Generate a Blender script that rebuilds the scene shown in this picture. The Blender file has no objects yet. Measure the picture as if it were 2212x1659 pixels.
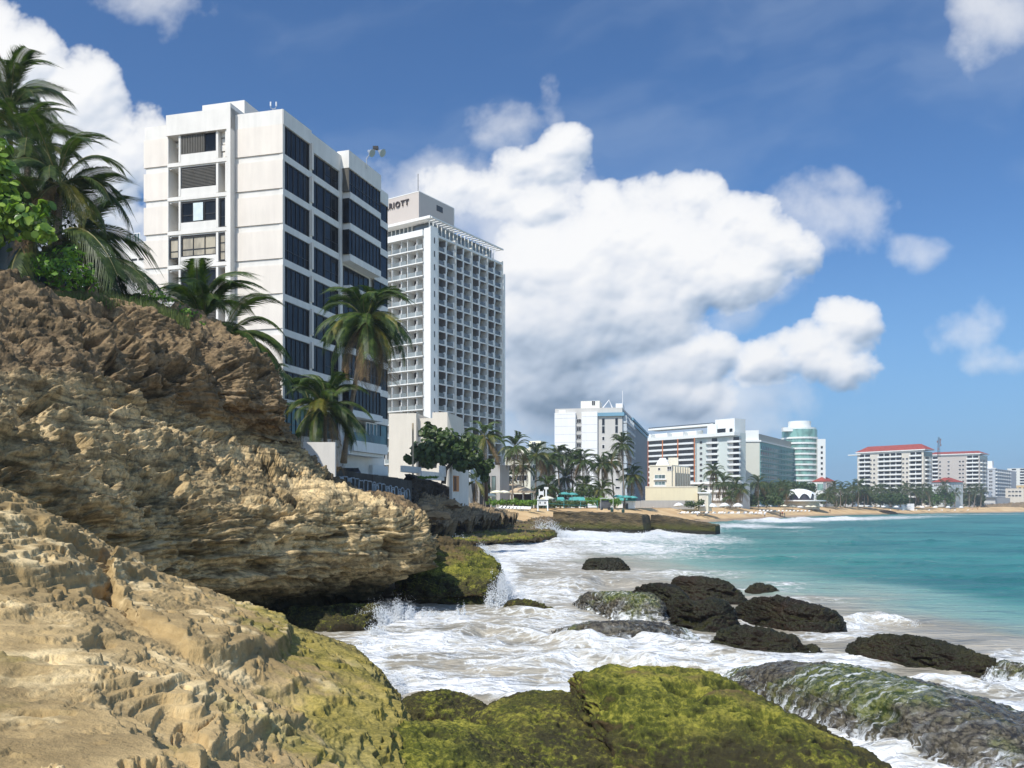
import bpy, math, random
import numpy as np
from mathutils import Vector, Matrix
random.seed(7)
C = bpy.context.scene.collection
S = bpy.context.scene
# ---- survey frame: photograph pixels (2212 wide) to points of the place, eye 4.6 m above the sea
F = 1924.0; CX = 1106.0; HY = 1093.0; EYE = 4.6
def P(X, Y, D): return np.array([(X-CX)/F*D, D, EYE-(Y-HY)/F*D])
def G(X, Y, z=0.0):
    D = (EYE-z)*F/(Y-HY); return np.array([(X-CX)/F*D, D, z])
def lin(r, g, b):
    f = lambda c: (c/12.92 if c <= .04045 else ((c+.055)/1.055)**2.4)
    return (f(r/255), f(g/255), f(b/255), 1)

# ---- numpy gradient noise
_rng = np.random.RandomState(11)
_perm = _rng.permutation(4096).astype(np.int64); _perm = np.concatenate([_perm, _perm, _perm[:8]])
_g = _rng.normal(size=(4096, 3)); _g /= np.linalg.norm(_g, axis=1)[:, None]
def pn(x, y, z):
    x, y, z = np.broadcast_arrays(np.asarray(x, float), np.asarray(y, float), np.asarray(z, float))
    xi, yi, zi = np.floor(x).astype(np.int64), np.floor(y).astype(np.int64), np.floor(z).astype(np.int64)
    xf, yf, zf = x-xi, y-yi, z-zi
    q = lambda t: t*t*t*(t*(t*6-15)+10)
    u, v, w = q(xf), q(yf), q(zf)
    r = 0
    for i in (0, 1):
        for j in (0, 1):
            for k in (0, 1):
                h = _perm[(_perm[(_perm[(xi+i) & 4095]+yi+j) & 4095]+zi+k) & 4095]
                g = _g[h]
                d = g[..., 0]*(xf-i)+g[..., 1]*(yf-j)+g[..., 2]*(zf-k)
                r = r+d*(u if i else 1-u)*(v if j else 1-v)*(w if k else 1-w)
    return r*1.6
def fbm(x, y, z, o=4, g=.5, l=2.03):
    a, r, s = 1., 0, 0
    for k in range(o):
        r = r+a*pn(x, y, z+17.3*k); s += a; a *= g; x, y, z = x*l, y*l, z*l
    return r/s
def rid(x, y, z, o=4, g=.5, l=2.1):
    a, r, s = 1., 0, 0
    for k in range(o):
        r = r+a*(1-np.abs(pn(x, y, z+9.1*k))*2); s += a; a *= g; x, y, z = x*l, y*l, z*l
    return r/s
def ss(a, b, x):
    t = np.clip((x-a)/(b-a), 0, 1); return t*t*(3-2*t)

# ---- objects
def tag(o, label=None, cat=None, group=None, kind=None):
    if label: o['label'] = label
    if cat: o['category'] = cat
    if group: o['group'] = group
    if kind: o['kind'] = kind
    return o
def empty(name, loc, label, cat, group=None, rz=0, kind=None):
    o = bpy.data.objects.new(name, None); C.objects.link(o)
    o.location = loc; o.rotation_euler = (0, 0, rz); o.empty_display_size = .2
    return tag(o, label, cat, group, kind)
def link(name, me, m, parent=None, local=False):
    if m is not None and len(me.materials) == 0:
        for q in (m if isinstance(m, (list, tuple)) else [m]): me.materials.append(q)
    o = bpy.data.objects.new(name, me); C.objects.link(o)
    if parent is not None:
        o.parent = parent
        if not local: o.matrix_parent_inverse = parent.matrix_basis.inverted()
    return o
def copy_tree(o, parent=None):
    c = o.copy(); C.objects.link(c); c.parent = parent
    for ch in [q for q in bpy.data.objects if q.parent == o]: copy_tree(ch, c)
    return c
def np_mesh(name, v, f, smooth=True, attrs=None, mi=None):
    """v (n,3), f (m,4) or (m,3) numpy"""
    me = bpy.data.meshes.new(name); n, k = len(f), f.shape[1]
    me.vertices.add(len(v)); me.vertices.foreach_set('co', np.asarray(v, np.float32).ravel())
    me.loops.add(n*k); me.loops.foreach_set('vertex_index', f.astype(np.int32).ravel())
    me.polygons.add(n); me.polygons.foreach_set('loop_start', np.arange(0, n*k, k, dtype=np.int32))
    if smooth: me.polygons.foreach_set('use_smooth', np.ones(n, bool))
    if mi is not None: me.polygons.foreach_set('material_index', np.asarray(mi, np.int32))
    me.update(calc_edges=True)
    for a, d in (attrs or {}).items():
        at = me.attributes.new(a, 'FLOAT', 'POINT'); at.data.foreach_set('value', np.asarray(d, np.float32).ravel())
    return me
def grid_faces(R, Q, wrap=False):
    i = np.arange(R*Q).reshape(R, Q)
    if wrap: i = np.concatenate([i, i[:, :1]], 1)
    a, b, c, d = i[:-1, :-1], i[:-1, 1:], i[1:, 1:], i[1:, :-1]
    return np.stack([a, b, c, d], -1).reshape(-1, 4)
def cr(a, n, axis):
    """Catmull-Rom through control rows along an axis; n samples per whole span list"""
    a = np.moveaxis(np.asarray(a, float), axis, 0); m = len(a)
    p = np.concatenate([a[:1]*2-a[1:2], a, a[-1:]*2-a[-2:-1]])
    t = np.linspace(0, m-1-1e-9, n); i = t.astype(int); f = (t-i).reshape((-1,)+(1,)*(a.ndim-1))
    p0, p1, p2, p3 = p[i], p[i+1], p[i+2], p[i+3]
    r = .5*((2*p1)+(-p0+p2)*f+(2*p0-5*p1+4*p2-p3)*f**2+(-p0+3*p1-3*p2+p3)*f**3)
    return np.moveaxis(r, 0, axis)
def gnorm(g, flip=1):
    n = np.cross(np.gradient(g, axis=1), np.gradient(g, axis=0))
    return flip*n/np.maximum(np.linalg.norm(n, axis=-1, keepdims=True), 1e-9)

class MB:
    """collects boxes and polygons of one part"""
    def __init__(s): s.v = []; s.f = []; s.m = []
    def poly(s, pts, faces, m=0):
        k = len(s.v); s.v += [tuple(p) for p in pts]; s.f += [tuple(k+i for i in f) for f in faces]; s.m += [m]*len(faces)
    def box(s, fr, u0, u1, v0, v1, n0, n1, m=0):
        o, U, N = fr
        pts = [o+U*u+N*n+np.array([0, 0, v]) for v in (v0, v1) for (u, n) in ((u0, n0), (u1, n0), (u1, n1), (u0, n1))]
        s.poly(pts, [(3, 2, 1, 0), (4, 5, 6, 7), (0, 1, 5, 4), (1, 2, 6, 5), (2, 3, 7, 6), (3, 0, 4, 7)], m)
    def prism(s, pts, z0, z1, m=0):
        n = len(pts); v = [(x, y, z0) for x, y in pts]+[(x, y, z1) for x, y in pts]
        s.poly(v, [tuple(range(n))[::-1], tuple(range(n, 2*n))]+[(i, (i+1) % n, n+(i+1) % n, n+i) for i in range(n)], m)
    def tube(s, pts, rad, seg=6, m=0, cap=True):
        pts = [np.asarray(p, float) for p in pts]; n = len(pts); rad = rad if hasattr(rad, '__len__') else [rad]*n
        V = []; prev = None
        for i, p in enumerate(pts):
            t = pts[min(i+1, n-1)]-pts[max(i-1, 0)]; t = t/max(np.linalg.norm(t), 1e-9)
            a = np.cross(t, [0, 0, 1.] if abs(t[2]) < .9 else [1., 0, 0]) if prev is None else prev-t*np.dot(prev, t)
            a = a/np.linalg.norm(a); b = np.cross(t, a); prev = a
            V += [p+rad[i]*(a*math.cos(q)+b*math.sin(q)) for q in np.arange(seg)*2*math.pi/seg]
        fs = [(i*seg+j, i*seg+(j+1) % seg, (i+1)*seg+(j+1) % seg, (i+1)*seg+j) for i in range(n-1) for j in range(seg)]
        if cap: fs += [tuple(range(seg))[::-1], tuple(range((n-1)*seg, n*seg))]
        s.poly(V, fs, m)
    def build(s, name, mats, parent=None, smooth=False, origin=None):
        me = bpy.data.meshes.new(name)
        v = s.v if origin is None else [tuple(np.array(p)-origin) for p in s.v]
        me.from_pydata(v, [], s.f); me.update()
        mats = mats if isinstance(mats, (list, tuple)) else [mats]
        if len(mats) > 1: me.polygons.foreach_set('material_index', s.m)
        if smooth: me.polygons.foreach_set('use_smooth', [True]*len(s.f))
        o = link(name, me, mats, parent)
        if origin is not None:
            o.location = origin
        return o

# ---- nodes
class NT:
    def __init__(s, tree): s.t = tree
    def n(s, typ, *ins, out=0, **kw):
        nd = s.t.nodes.new(typ); named = {}
        for k, v in kw.items():
            if k.startswith('i_'): named[k[2:].replace('_', ' ')] = v
            else: setattr(nd, k, v)
        for i, v in enumerate(ins):
            if v is not None: s.put(nd.inputs[i], v)
        for k, v in named.items(): s.put(nd.inputs[k], v)
        return nd.outputs[out] if out is not None else nd
    def put(s, sock, v):
        if isinstance(v, bpy.types.NodeSocket): s.t.links.new(v, sock)
        else:
            try: sock.default_value = v
            except Exception: sock.default_value = (v[0], v[1], v[2], 1) if hasattr(v, '__len__') and len(v) == 3 else v
    def m(s, op, a, b=None, c=None, clamp=False): return s.n('ShaderNodeMath', a, b, c, operation=op, use_clamp=clamp)
    def v(s, op, a, b=None, c=None, out=0):
        nd = s.t.nodes.new('ShaderNodeVectorMath'); nd.operation = op
        for i, q in enumerate((a, b, c)):
            if q is not None: s.put(nd.inputs[i], q)
        return nd.outputs[out]
    def noise(s, vec, scale, detail=4, rough=.55, dist=0, out=0, **kw):
        return s.n('ShaderNodeTexNoise', vec, i_Scale=scale, i_Detail=detail, i_Roughness=rough, i_Distortion=dist, out=out, **kw)
    def ramp(s, fac, *stops, interp='LINEAR'):
        nd = s.t.nodes.new('ShaderNodeValToRGB'); s.put(nd.inputs[0], fac); e = nd.color_ramp.elements; nd.color_ramp.interpolation = interp
        while len(e) > 1: e.remove(e[0])
        for i, (p, c) in enumerate(stops):
            el = e[0] if i == 0 else e.new(p)
            el.position = p; el.color = (c, c, c, 1) if not hasattr(c, '__len__') else (c if len(c) == 4 else (*c, 1))
        return nd.outputs[0]
    def sst(s, x, a, b, lo=0., hi=1.): return s.n('ShaderNodeMapRange', x, a, b, lo, hi, interpolation_type='SMOOTHSTEP')
    def mix(s, f, a, b, blend='MIX'):
        nd = s.t.nodes.new('ShaderNodeMix'); nd.data_type = 'RGBA'; nd.blend_type = blend
        s.put(nd.inputs[0], f); s.put(nd.inputs[6], a); s.put(nd.inputs[7], b); return nd.outputs[2]
def new_mat(name):
    m = bpy.data.materials.new(name); m.use_nodes = True; t = m.node_tree; t.nodes.clear()
    N = NT(t); o = t.nodes.new('ShaderNodeOutputMaterial'); return m, N, o
def bsdf(N, o, col, rough=.6, spec=.5, bump=None, bstr=.5, bdist=.02, metal=0, alpha=1, extra=None):
    b = N.n('ShaderNodeBsdfPrincipled', out=None)
    N.put(b.inputs['Base Color'], col); N.put(b.inputs['Roughness'], rough); N.put(b.inputs['Specular IOR Level'], spec)
    N.put(b.inputs['Metallic'], metal); N.put(b.inputs['Alpha'], alpha)
    for k, v in (extra or {}).items(): N.put(b.inputs[k], v)
    if bump is not None: N.put(b.inputs['Normal'], N.n('ShaderNodeBump', i_Strength=bstr, i_Distance=bdist, i_Height=bump))
    N.t.links.new(b.outputs[0], o.inputs[0]); return b
_mc = {}
def plain(name, col, rough=.7, var=.12, scale=1.5, spec=.3, streak=False, metal=0, bump=0):
    """painted or cast surface with a little uneven tone and weather streaks"""
    if name in _mc: return _mc[name]
    m, N, o = new_mat(name)
    pos = N.n('ShaderNodeNewGeometry', out=0)
    a = N.noise(pos, scale, 5, .6)
    if streak:
        b = N.noise(N.v('MULTIPLY', pos, (1.3, 1.3, .12)), 1.1, 4, .65); a = N.m('ADD', N.m('MULTIPLY', a, .45), N.m('MULTIPLY', b, .55))
    k = N.sst(a, .3, .7, 1-var, 1+var*.4)
    c = N.v('SCALE', (*col[:3],), None); N.put(c.node.inputs['Scale'], k)
    bsdf(N, o, c, rough, spec, metal=metal, bump=N.noise(pos, scale*12, 3) if bump else None, bstr=bump, bdist=.03)
    _mc[name] = m; return m
def glass_mat(name, col, rough=.08, var=.5, scale=.6, spec=.6):
    if name in _mc: return _mc[name]
    m, N, o = new_mat(name)
    pos = N.n('ShaderNodeNewGeometry', out=0)
    a = N.noise(N.v('MULTIPLY', pos, (1, 1, .5)), scale, 2, .5)
    k = N.sst(a, .35, .65, 1-var, 1+var)
    c = N.v('SCALE', (*col[:3],), None); N.put(c.node.inputs['Scale'], k)
    bsdf(N, o, c, rough, spec)
    _mc[name] = m; return m

# ---- camera
cam_d = bpy.data.cameras.new('camera'); cam = bpy.data.objects.new('camera', cam_d); C.objects.link(cam)
cam.location = (0, 0, EYE); cam.rotation_euler = (math.radians(90), 0, 0)
cam_d.sensor_width = 36; cam_d.lens = F/2212*36; cam_d.shift_y = (HY-829.5)/2212; cam_d.clip_start = .1; cam_d.clip_end = 20000
S.camera = cam
# ---- daylight: sun from behind-left of the viewer
SUN_AZ = math.radians(34); SUN_EL = math.radians(50)          # from -y towards -x
sdir = Vector((-math.sin(SUN_AZ)*math.cos(SUN_EL), -math.cos(SUN_AZ)*math.cos(SUN_EL), math.sin(SUN_EL)))
sd = bpy.data.lights.new('sun', 'SUN'); sd.energy = 3.9; sd.angle = math.radians(.53); sd.color = (1, .955, .88)
so = bpy.data.objects.new('sun', sd); C.objects.link(so); so.rotation_euler = sdir.to_track_quat('Z', 'Y').to_euler()
W = bpy.data.worlds.new('World'); S.world = W; W.use_nodes = True; W.node_tree.nodes.clear()
N = NT(W.node_tree)
sky = N.n('ShaderNodeTexSky', out=0, sky_type='NISHITA', sun_disc=False, sun_elevation=SUN_EL, sun_rotation=math.pi+SUN_AZ, air_density=1.0, dust_density=.35, ozone_density=2.6)
bg = N.n('ShaderNodeBackground', N.mix(1., sky, (.86, .94, 1.0, 1), 'MULTIPLY'), .15)
wo = W.node_tree.nodes.new('ShaderNodeOutputWorld'); W.node_tree.links.new(bg, wo.inputs[0])
# sky backdrop 9 km out over the sea horizon: heaped clouds and thin veils, opacity and tone worked out per vertex
BL = [ # X, Y, rx, ry, weight
 (-20,120,140,120,1),(40,180,110,120,1.1),(110,290,140,170,1.1),(190,230,75,120,1),(220,400,130,170,1),(60,420,250,220,.9),(310,310,70,70,.4),
 (1165,350,100,50,.7),(1215,318,62,44,.95),(1120,410,120,60,.55),(1010,420,110,60,.4),
 (1180,445,70,50,1),(1310,445,60,55,1.0),(1400,430,70,60,.9),(1480,435,90,70,1.1),(1590,500,100,80,1),(1680,560,80,70,.8),(1400,560,280,140,1.5),(1560,600,150,80,1),(1240,590,150,140,1.2),(1135,560,60,100,.8),
 (1210,720,160,150,1.2),(1330,680,220,110,1.2),(1210,830,190,110,1.0),(1390,790,150,80,.9),
 (1480,790,90,58,.9),(1560,765,55,42,.7),(1460,860,100,60,.8),(1650,795,60,45,.85),(1740,765,75,58,1),(1845,700,78,52,1.05),(1800,770,100,60,.7)]
WS = [ # thinner, torn veils
 (345,-5,130,70,1),(375,60,60,60,.6),(1085,270,95,62,.8),(1185,215,24,60,.30),(985,360,130,60,.6),(800,370,190,50,.3),(1000,440,230,130,1.4),(850,430,120,60,.5),(1120,560,130,260,1.5),(1150,880,220,150,1.6),(1400,930,320,120,1.5),(1230,430,100,90,.8),(310,330,110,110,.8),(330,470,200,130,.8),
 (1810,400,75,48,1),(1750,460,120,110,.95),(1870,480,80,60,.42),(1690,420,70,60,.5),(1640,630,110,60,.9),(1600,690,80,40,.6),(1680,860,130,80,.95),(1600,920,150,80,.7),(1850,800,70,60,.4),
 (1975,552,66,52,.95),(2160,35,110,95,1.1),(2110,110,55,55,.5),(2075,705,70,42,.28),(2200,790,90,28,.2),(1500,1000,420,70,.5)]
DARK = [(1180,860,260,110,.30),(1330,770,260,80,.22),(1120,700,80,130,.25),(1400,930,300,90,.35),(1560,700,120,45,.15),(60,400,230,160,.18),(1070,320,110,80,.16),(960,380,150,70,.10),(1700,850,140,50,.06),(700,460,500,90,.10)]
def puff(x, y, sc, seed):
    x, y = x/sc, y/sc; xi, yi = np.floor(x).astype(np.int64), np.floor(y).astype(np.int64); best = np.full(x.shape, 9.)
    for i in (-1, 0, 1):
        for j in (-1, 0, 1):
            h = _perm[(_perm[(xi+i) & 4095]+yi+j+seed*131) & 4095]
            cx, cy = xi+i+.5+_g[h, 0]*.5, yi+j+.5+_g[h, 1]*.5
            best = np.minimum(best, (x-cx)**2+(y-cy)**2+.15*_g[h, 2])
    return 1-np.clip(best, 0, 1.2)
def cloud(u, v):
    X, Y = CX+F*u, HY-F*v
    wu, wv = fbm(u*5.5, v*5.5, 3.3, 4), fbm(u*5.5, v*5.5, 13.3, 4)
    w2, w3 = fbm(u*22, v*22, 5.3, 3), fbm(u*22, v*22, 9.3, 3)
    Xw, Yw = X+wu*62+w2*16, Y+wv*46+w3*14
    accs = []
    for L in (BL, WS):
        acc = np.full(u.shape, -2.)
        for (x0, y0, rx, ry, w) in L:
            e = w*(1.0-((Xw-x0)/rx)**2-((Yw-y0)/ry)**2)
            acc = np.log(np.exp(acc*9)+np.exp(np.clip(e, -2, 9)*9))/9
        accs.append(acc)
    x, y = u*F+w2*14+wu*40, v*F*1.12+w3*14+wv*40
    b = .45*puff(x, y, 88., 1)+.38*puff(x, y, 41., 2)+.26*puff(x, y, 18., 3)+.16*puff(x, y, 8., 4)-.62
    f8 = fbm(u*7, v*7.5, 21.1, 8, .56)
    f9 = fbm(u*26, v*28, 61.1, 5, .6); d = accs[0]*.95+.62*b+1.0*f8+.34*f9-.03; dw = accs[1]*.9+.15*b+1.5*f8+.35*f9-.08
    cir = ss(.02, .5, fbm(u*1.6+wu*.25, v*4.6-u*1.1+wv*.25, 31.7, 6, .56))*.20*ss(0, .1, v)
    return dw, d, cir
gu = np.concatenate([np.linspace(-1.35, -.66, 60), np.linspace(-.655, .655, 1000), np.linspace(.66, 1.35, 60)])
gv = np.concatenate([np.linspace(-.02, .62, 560), np.linspace(.625, 1.0, 40)])
U, V = np.meshgrid(gu, gv)
dw, dn, cir = cloud(U, V)
T = np.clip(dn, 0, 3)
al = 1-np.exp(-4.2*np.clip(dn, 0, 3)**1.15); alw = .82*(1-np.exp(-1.3*np.clip(dw, 0, 3)**1.2)); al = 1-(1-al)*(1-alw); dn = np.maximum(dn, dw*.45)
def sm(a, n):
    for ax in (0, 1):
        c = np.cumsum(np.pad(a, [(n+1, n) if i == ax else (0, 0) for i in (0, 1)], mode='edge'), axis=ax)
        a = (np.take(c, range(2*n+1, c.shape[ax]), ax)-np.take(c, range(0, c.shape[ax]-2*n-1), ax))/(2*n+1)
    return a
lam = 0
for n_, w_, g_ in ((1, .30, .016), (3, .38, .032), (9, .32, .055)):
    hg = sm(sm(np.sqrt(np.clip(dn, 0, 2.5)+.03), n_), n_)
    nu, nv = -np.gradient(hg, axis=1)/np.gradient(U, axis=1)*g_, -np.gradient(hg, axis=0)/np.gradient(V, axis=0)*g_
    lam = lam+w_*(nu*-.30+nv*.62+.66)/np.sqrt(nu**2+nv**2+1)
dark = 0
Xp, Yp = CX+F*U, HY-F*V
wb = fbm(U*4, V*4, 77.1, 4)*90
for (x0, y0, rx, ry, w) in DARK: dark = dark+w*np.exp(-(((Xp+wb-x0)/rx)**2+((Yp+wb*.7-y0)/ry)**2))
occ = 0                                                   # what lies between a spot and the sun dims it
for st in range(1, 7):
    k = st*5; occ = occ+np.roll(np.roll(sm(T, 1), -k, 0), k//3, 1)/6
tone = .72+.8*(lam-.45)+.16*(1-np.clip(occ-T*.5, 0, 1.2))-dark-.05*np.clip(occ, 0, 2)
tone = tone+.07*fbm(U*8, V*8, 55.5, 4)
edge = ~((U > -1.2) & (U < 1.2))
al = np.where(edge, 0, al)*ss(1.0, .8, V); cir = cir*ss(1.3, .9, np.abs(U))*ss(1.0, .8, V)
nrm = np.sqrt(U**2+1+V**2); R0 = 9000
vs = np.stack([U/nrm*R0, 1/nrm*R0, V/nrm*R0+EYE], -1).reshape(-1, 3)
me = np_mesh('sky', vs, grid_faces(*U.shape), attrs={'cover': np.maximum(al, 0), 'tone': np.clip(tone, 0, 1), 'veil': cir})
m, N, o = new_mat('sky_and_clouds')
at = lambda n_: N.n('ShaderNodeAttribute', attribute_name=n_, out=2)
pos = N.v('NORMALIZE', N.v('SUBTRACT', N.n('ShaderNodeNewGeometry', out=0), (0, 0, EYE)))
sk = N.n('ShaderNodeTexSky', pos, out=0, sky_type='NISHITA', sun_disc=False, sun_elevation=SUN_EL, sun_rotation=math.pi+SUN_AZ, air_density=1.0, dust_density=.35, ozone_density=2.6)
sk = N.mix(1., sk, (.475, .72, .97, 1), 'MULTIPLY')
elv = N.n('ShaderNodeSeparateXYZ', pos, out=2)
sk = N.mix(N.sst(elv, .0, .30, .75, 0.), sk, (1.9, 3.7, 6.1, 1))
sk = N.mix(at('veil'), sk, (4.2, 5.1, 6.4, 1))
cc = N.ramp(at('tone'), (.0, lin(112, 134, 158)), (.25, lin(150, 168, 190)), (.5, lin(190, 203, 220)), (.75, lin(232, 236, 243)), (.95, lin(253, 253, 253)))
c10 = N.v('SCALE', cc, None); N.put(c10.node.inputs['Scale'], 8.2)
em = N.n('ShaderNodeEmission', N.mix(at('cover'), sk, c10), .1)
N.t.links.new(em, o.inputs[0]); m.cycles.emission_sampling = 'NONE'
tag(link('sky', me, m), kind='structure')
S.view_settings.view_transform = 'Standard'; S.view_settings.look = 'None'; S.view_settings.exposure = .34; S.view_settings.gamma = 1
S.cycles.max_bounces = 6; S.cycles.diffuse_bounces = 3; S.cycles.glossy_bounces = 3; S.cycles.transparent_max_bounces = 12
# ---- rock materials
def rock_mat(name, top, mid, dark, moss_z=None, moss=None, moss_amt=0., layer=1., wet_z=None, strata=1., rough=.92, weed=None, pale=None, bump=1.):
    m, N, o = new_mat(name)
    g = N.n('ShaderNodeNewGeometry', out=None); pos, nor = g.outputs[0], g.outputs[1]
    sep = N.n('ShaderNodeSeparateXYZ', pos, out=None); z = sep.outputs[2]; nz = N.n('ShaderNodeSeparateXYZ', nor, out=2)
    warp = N.v('MULTIPLY', N.v('SUBTRACT', N.noise(pos, .6, 3, .5, out=1), (.5, .5, .5)), (.5, .5, .5))
    pw = N.v('ADD', pos, warp)
    strat = N.noise(N.v('MULTIPLY', pw, (.35, .35, 7.)), 1., 5, .6)
    big = N.noise(pos, .28, 5, .6); fine = N.noise(pos, 6., 6, .65); med = N.noise(pos, 1.7, 5, .62)
    c = N.mix(N.sst(big, .36, .62), mid, top)
    c = N.mix(N.m('MULTIPLY', N.sst(strat, .35, .68, .75, 0.), strata*.8), c, dark)
    c = N.mix(N.m('MULTIPLY', N.sst(med, .56, .40, 0., .6), 1.), c, N.mix(.5, c, dark))
    c = N.mix(N.sst(fine, .3, .7, .35, 0.), c, N.mix(.6, c, dark))
    if pale is not None: c = N.mix(N.m('MULTIPLY', N.sst(N.noise(pos, .8, 5, .6), .52, .66), N.sst(nz, .1, .8)), c, pale)
    if moss is not None:
        hn = N.m('MULTIPLY_ADD', N.noise(pos, .45, 4, .6), 3.4, N.m('MULTIPLY_ADD', med, 1.6, z))
        k = N.m('MULTIPLY', N.sst(hn, moss_z+2.9, moss_z+2.0), moss_amt)
        k = N.m('MULTIPLY', k, N.sst(nz, -.15, .35))
        mc = N.ramp(N.m('MULTIPLY_ADD', N.m('SUBTRACT', nz, .75), .16, N.m('ADD', N.m('MULTIPLY', N.noise(pos, 1.1, 5, .65), .45), N.m('MULTIPLY', N.noise(N.v('MULTIPLY', pos, (1, 1, .5)), 13., 5, .75), .55))), (.38, moss[0]), (.50, moss[1]), (.61, moss[2]))
        c = N.mix(k, c, mc)
    if weed is not None:
        wn = N.m('ADD', N.m('MULTIPLY', N.noise(pos, 1.0, 4, .6), .5), N.m('MULTIPLY', N.noise(pos, 8., 4, .7), .5))
        zz = N.sst(N.m('MULTIPLY_ADD', N.noise(pos, .7, 3), 1.0, z), weed[0]+.75, weed[0]+.25)
        c = N.mix(N.m('MULTIPLY', N.m('MULTIPLY', zz, N.sst(wn, .40, .52)), weed[2]), c, weed[1])
    rg = rough
    if wet_z is not None:
        wz = N.sst(N.m('MULTIPLY_ADD', med, .5, z), wet_z+.45, wet_z+.1)
        c = N.mix(N.m('MULTIPLY', wz, .75), c, (.018, .015, .010, 1)); rg = N.m('MULTIPLY_ADD', wz, -.45, rough)
    h = N.m('ADD', N.m('MULTIPLY', strat, .5*strata), N.m('ADD', N.m('MULTIPLY', fine, .35), N.m('MULTIPLY', N.noise(pos, 18., 4, .7), .18)))
    bsdf(N, o, c, rg, .25, bump=h, bstr=.8*bump, bdist=.16)
    return m
def srgb(*a): return lin(*a)
MOSS = ((.026, .034, .007), (.092, .104, .012), (.31, .285, .042))
R_HI = rock_mat('weathered_rock_brown', lin(140, 116, 88), lin(112, 92, 68), lin(62, 52, 40), strata=.7)
R_MID = rock_mat('layered_rock_tan', lin(176, 143, 101), lin(138, 114, 82), lin(62, 54, 41), moss_z=-.4, moss=MOSS, moss_amt=.8, wet_z=.0)
R_LOW = rock_mat('smooth_rock_cream', lin(200, 172, 122), lin(166, 141, 96), lin(92, 78, 52), moss_z=2.15, moss=((.040, .055, .008), (.20, .175, .024), (.42, .33, .075)), moss_amt=.8, strata=.45, weed=(1.1, (.016, .015, .012, 1), .6), pale=lin(222, 197, 148), bump=.9)
R_MOSS = rock_mat('mossy_rock', lin(132, 110, 70), lin(96, 82, 54), lin(40, 36, 26), moss_z=2.0, moss=MOSS, moss_amt=.93, strata=.4, weed=(1.15, (.030, .024, .014, 1), .85), wet_z=-.15, bump=1.5)
R_DARK = rock_mat('weed_covered_rock', lin(56, 42, 29), lin(36, 28, 21), lin(15, 13, 11), moss_z=1.3, moss=((.008, .012, .003), (.016, .022, .005), (.050, .050, .011)), moss_amt=.6, strata=.2, rough=.34, bump=1.5)

def rocky(g, n, big=.35, strata=.16, layer=.34, pits=.3, fine=.05, seed=0., fade=None, ang=.0):
    x, y, z = g[..., 0]+seed*31, g[..., 1]-seed*17, g[..., 2]
    wx = fbm(x*.3, y*.3, z*.3+5, 3)
    d = big*rid(x*.20+wx, y*.20, z*.3, 3, .38)-big*.40
    zz = z+.30*wx+.16*fbm(x*.8, y*.8, z*.4, 3)+x*ang
    for (L, A, q_) in ((layer, strata, .19), (layer*.43, strata*.55, .5), (layer*.18, strata*.30, 1.4)):
        q = zz/L+.35*pn(x*q_*2, y*q_*2, 3.3); k = np.floor(q); f = q-k
        pl = lambda kk: np.tanh(2.0*pn(x*q_+kk*3.71, y*q_+kk*1.37, kk*7.31+seed))+.5*pn(x*q_*3, y*q_*3, kk*5.11)
        t = ss(.90, 1., f); o0, o1 = pl(k), pl(k+1)
        d = d+A*((o0*(1-t)+o1*t)*.75+.55*(f**1.6)*(1-t)-.2)
    if pits:
        pp = fbm(x*.5, y*.5, z*1.6+40, 3, .45); d = d-pits*2.2*ss(.20, .42, pp)
        pp = fbm(x*1.3, y*1.3, z*4.0+70, 3, .5); d = d-pits*1.1*ss(.20, .40, pp)
        pp = fbm(x*4., y*4., z*11.0+90, 3, .5); d = d-pits*.35*ss(.16, .4, pp)
    d = d+fine*fbm(x*3.4, y*3.4, z*9, 5, .62)*2
    if fade is not None: d = d*fade
    return g+n*d[..., None]

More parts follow.
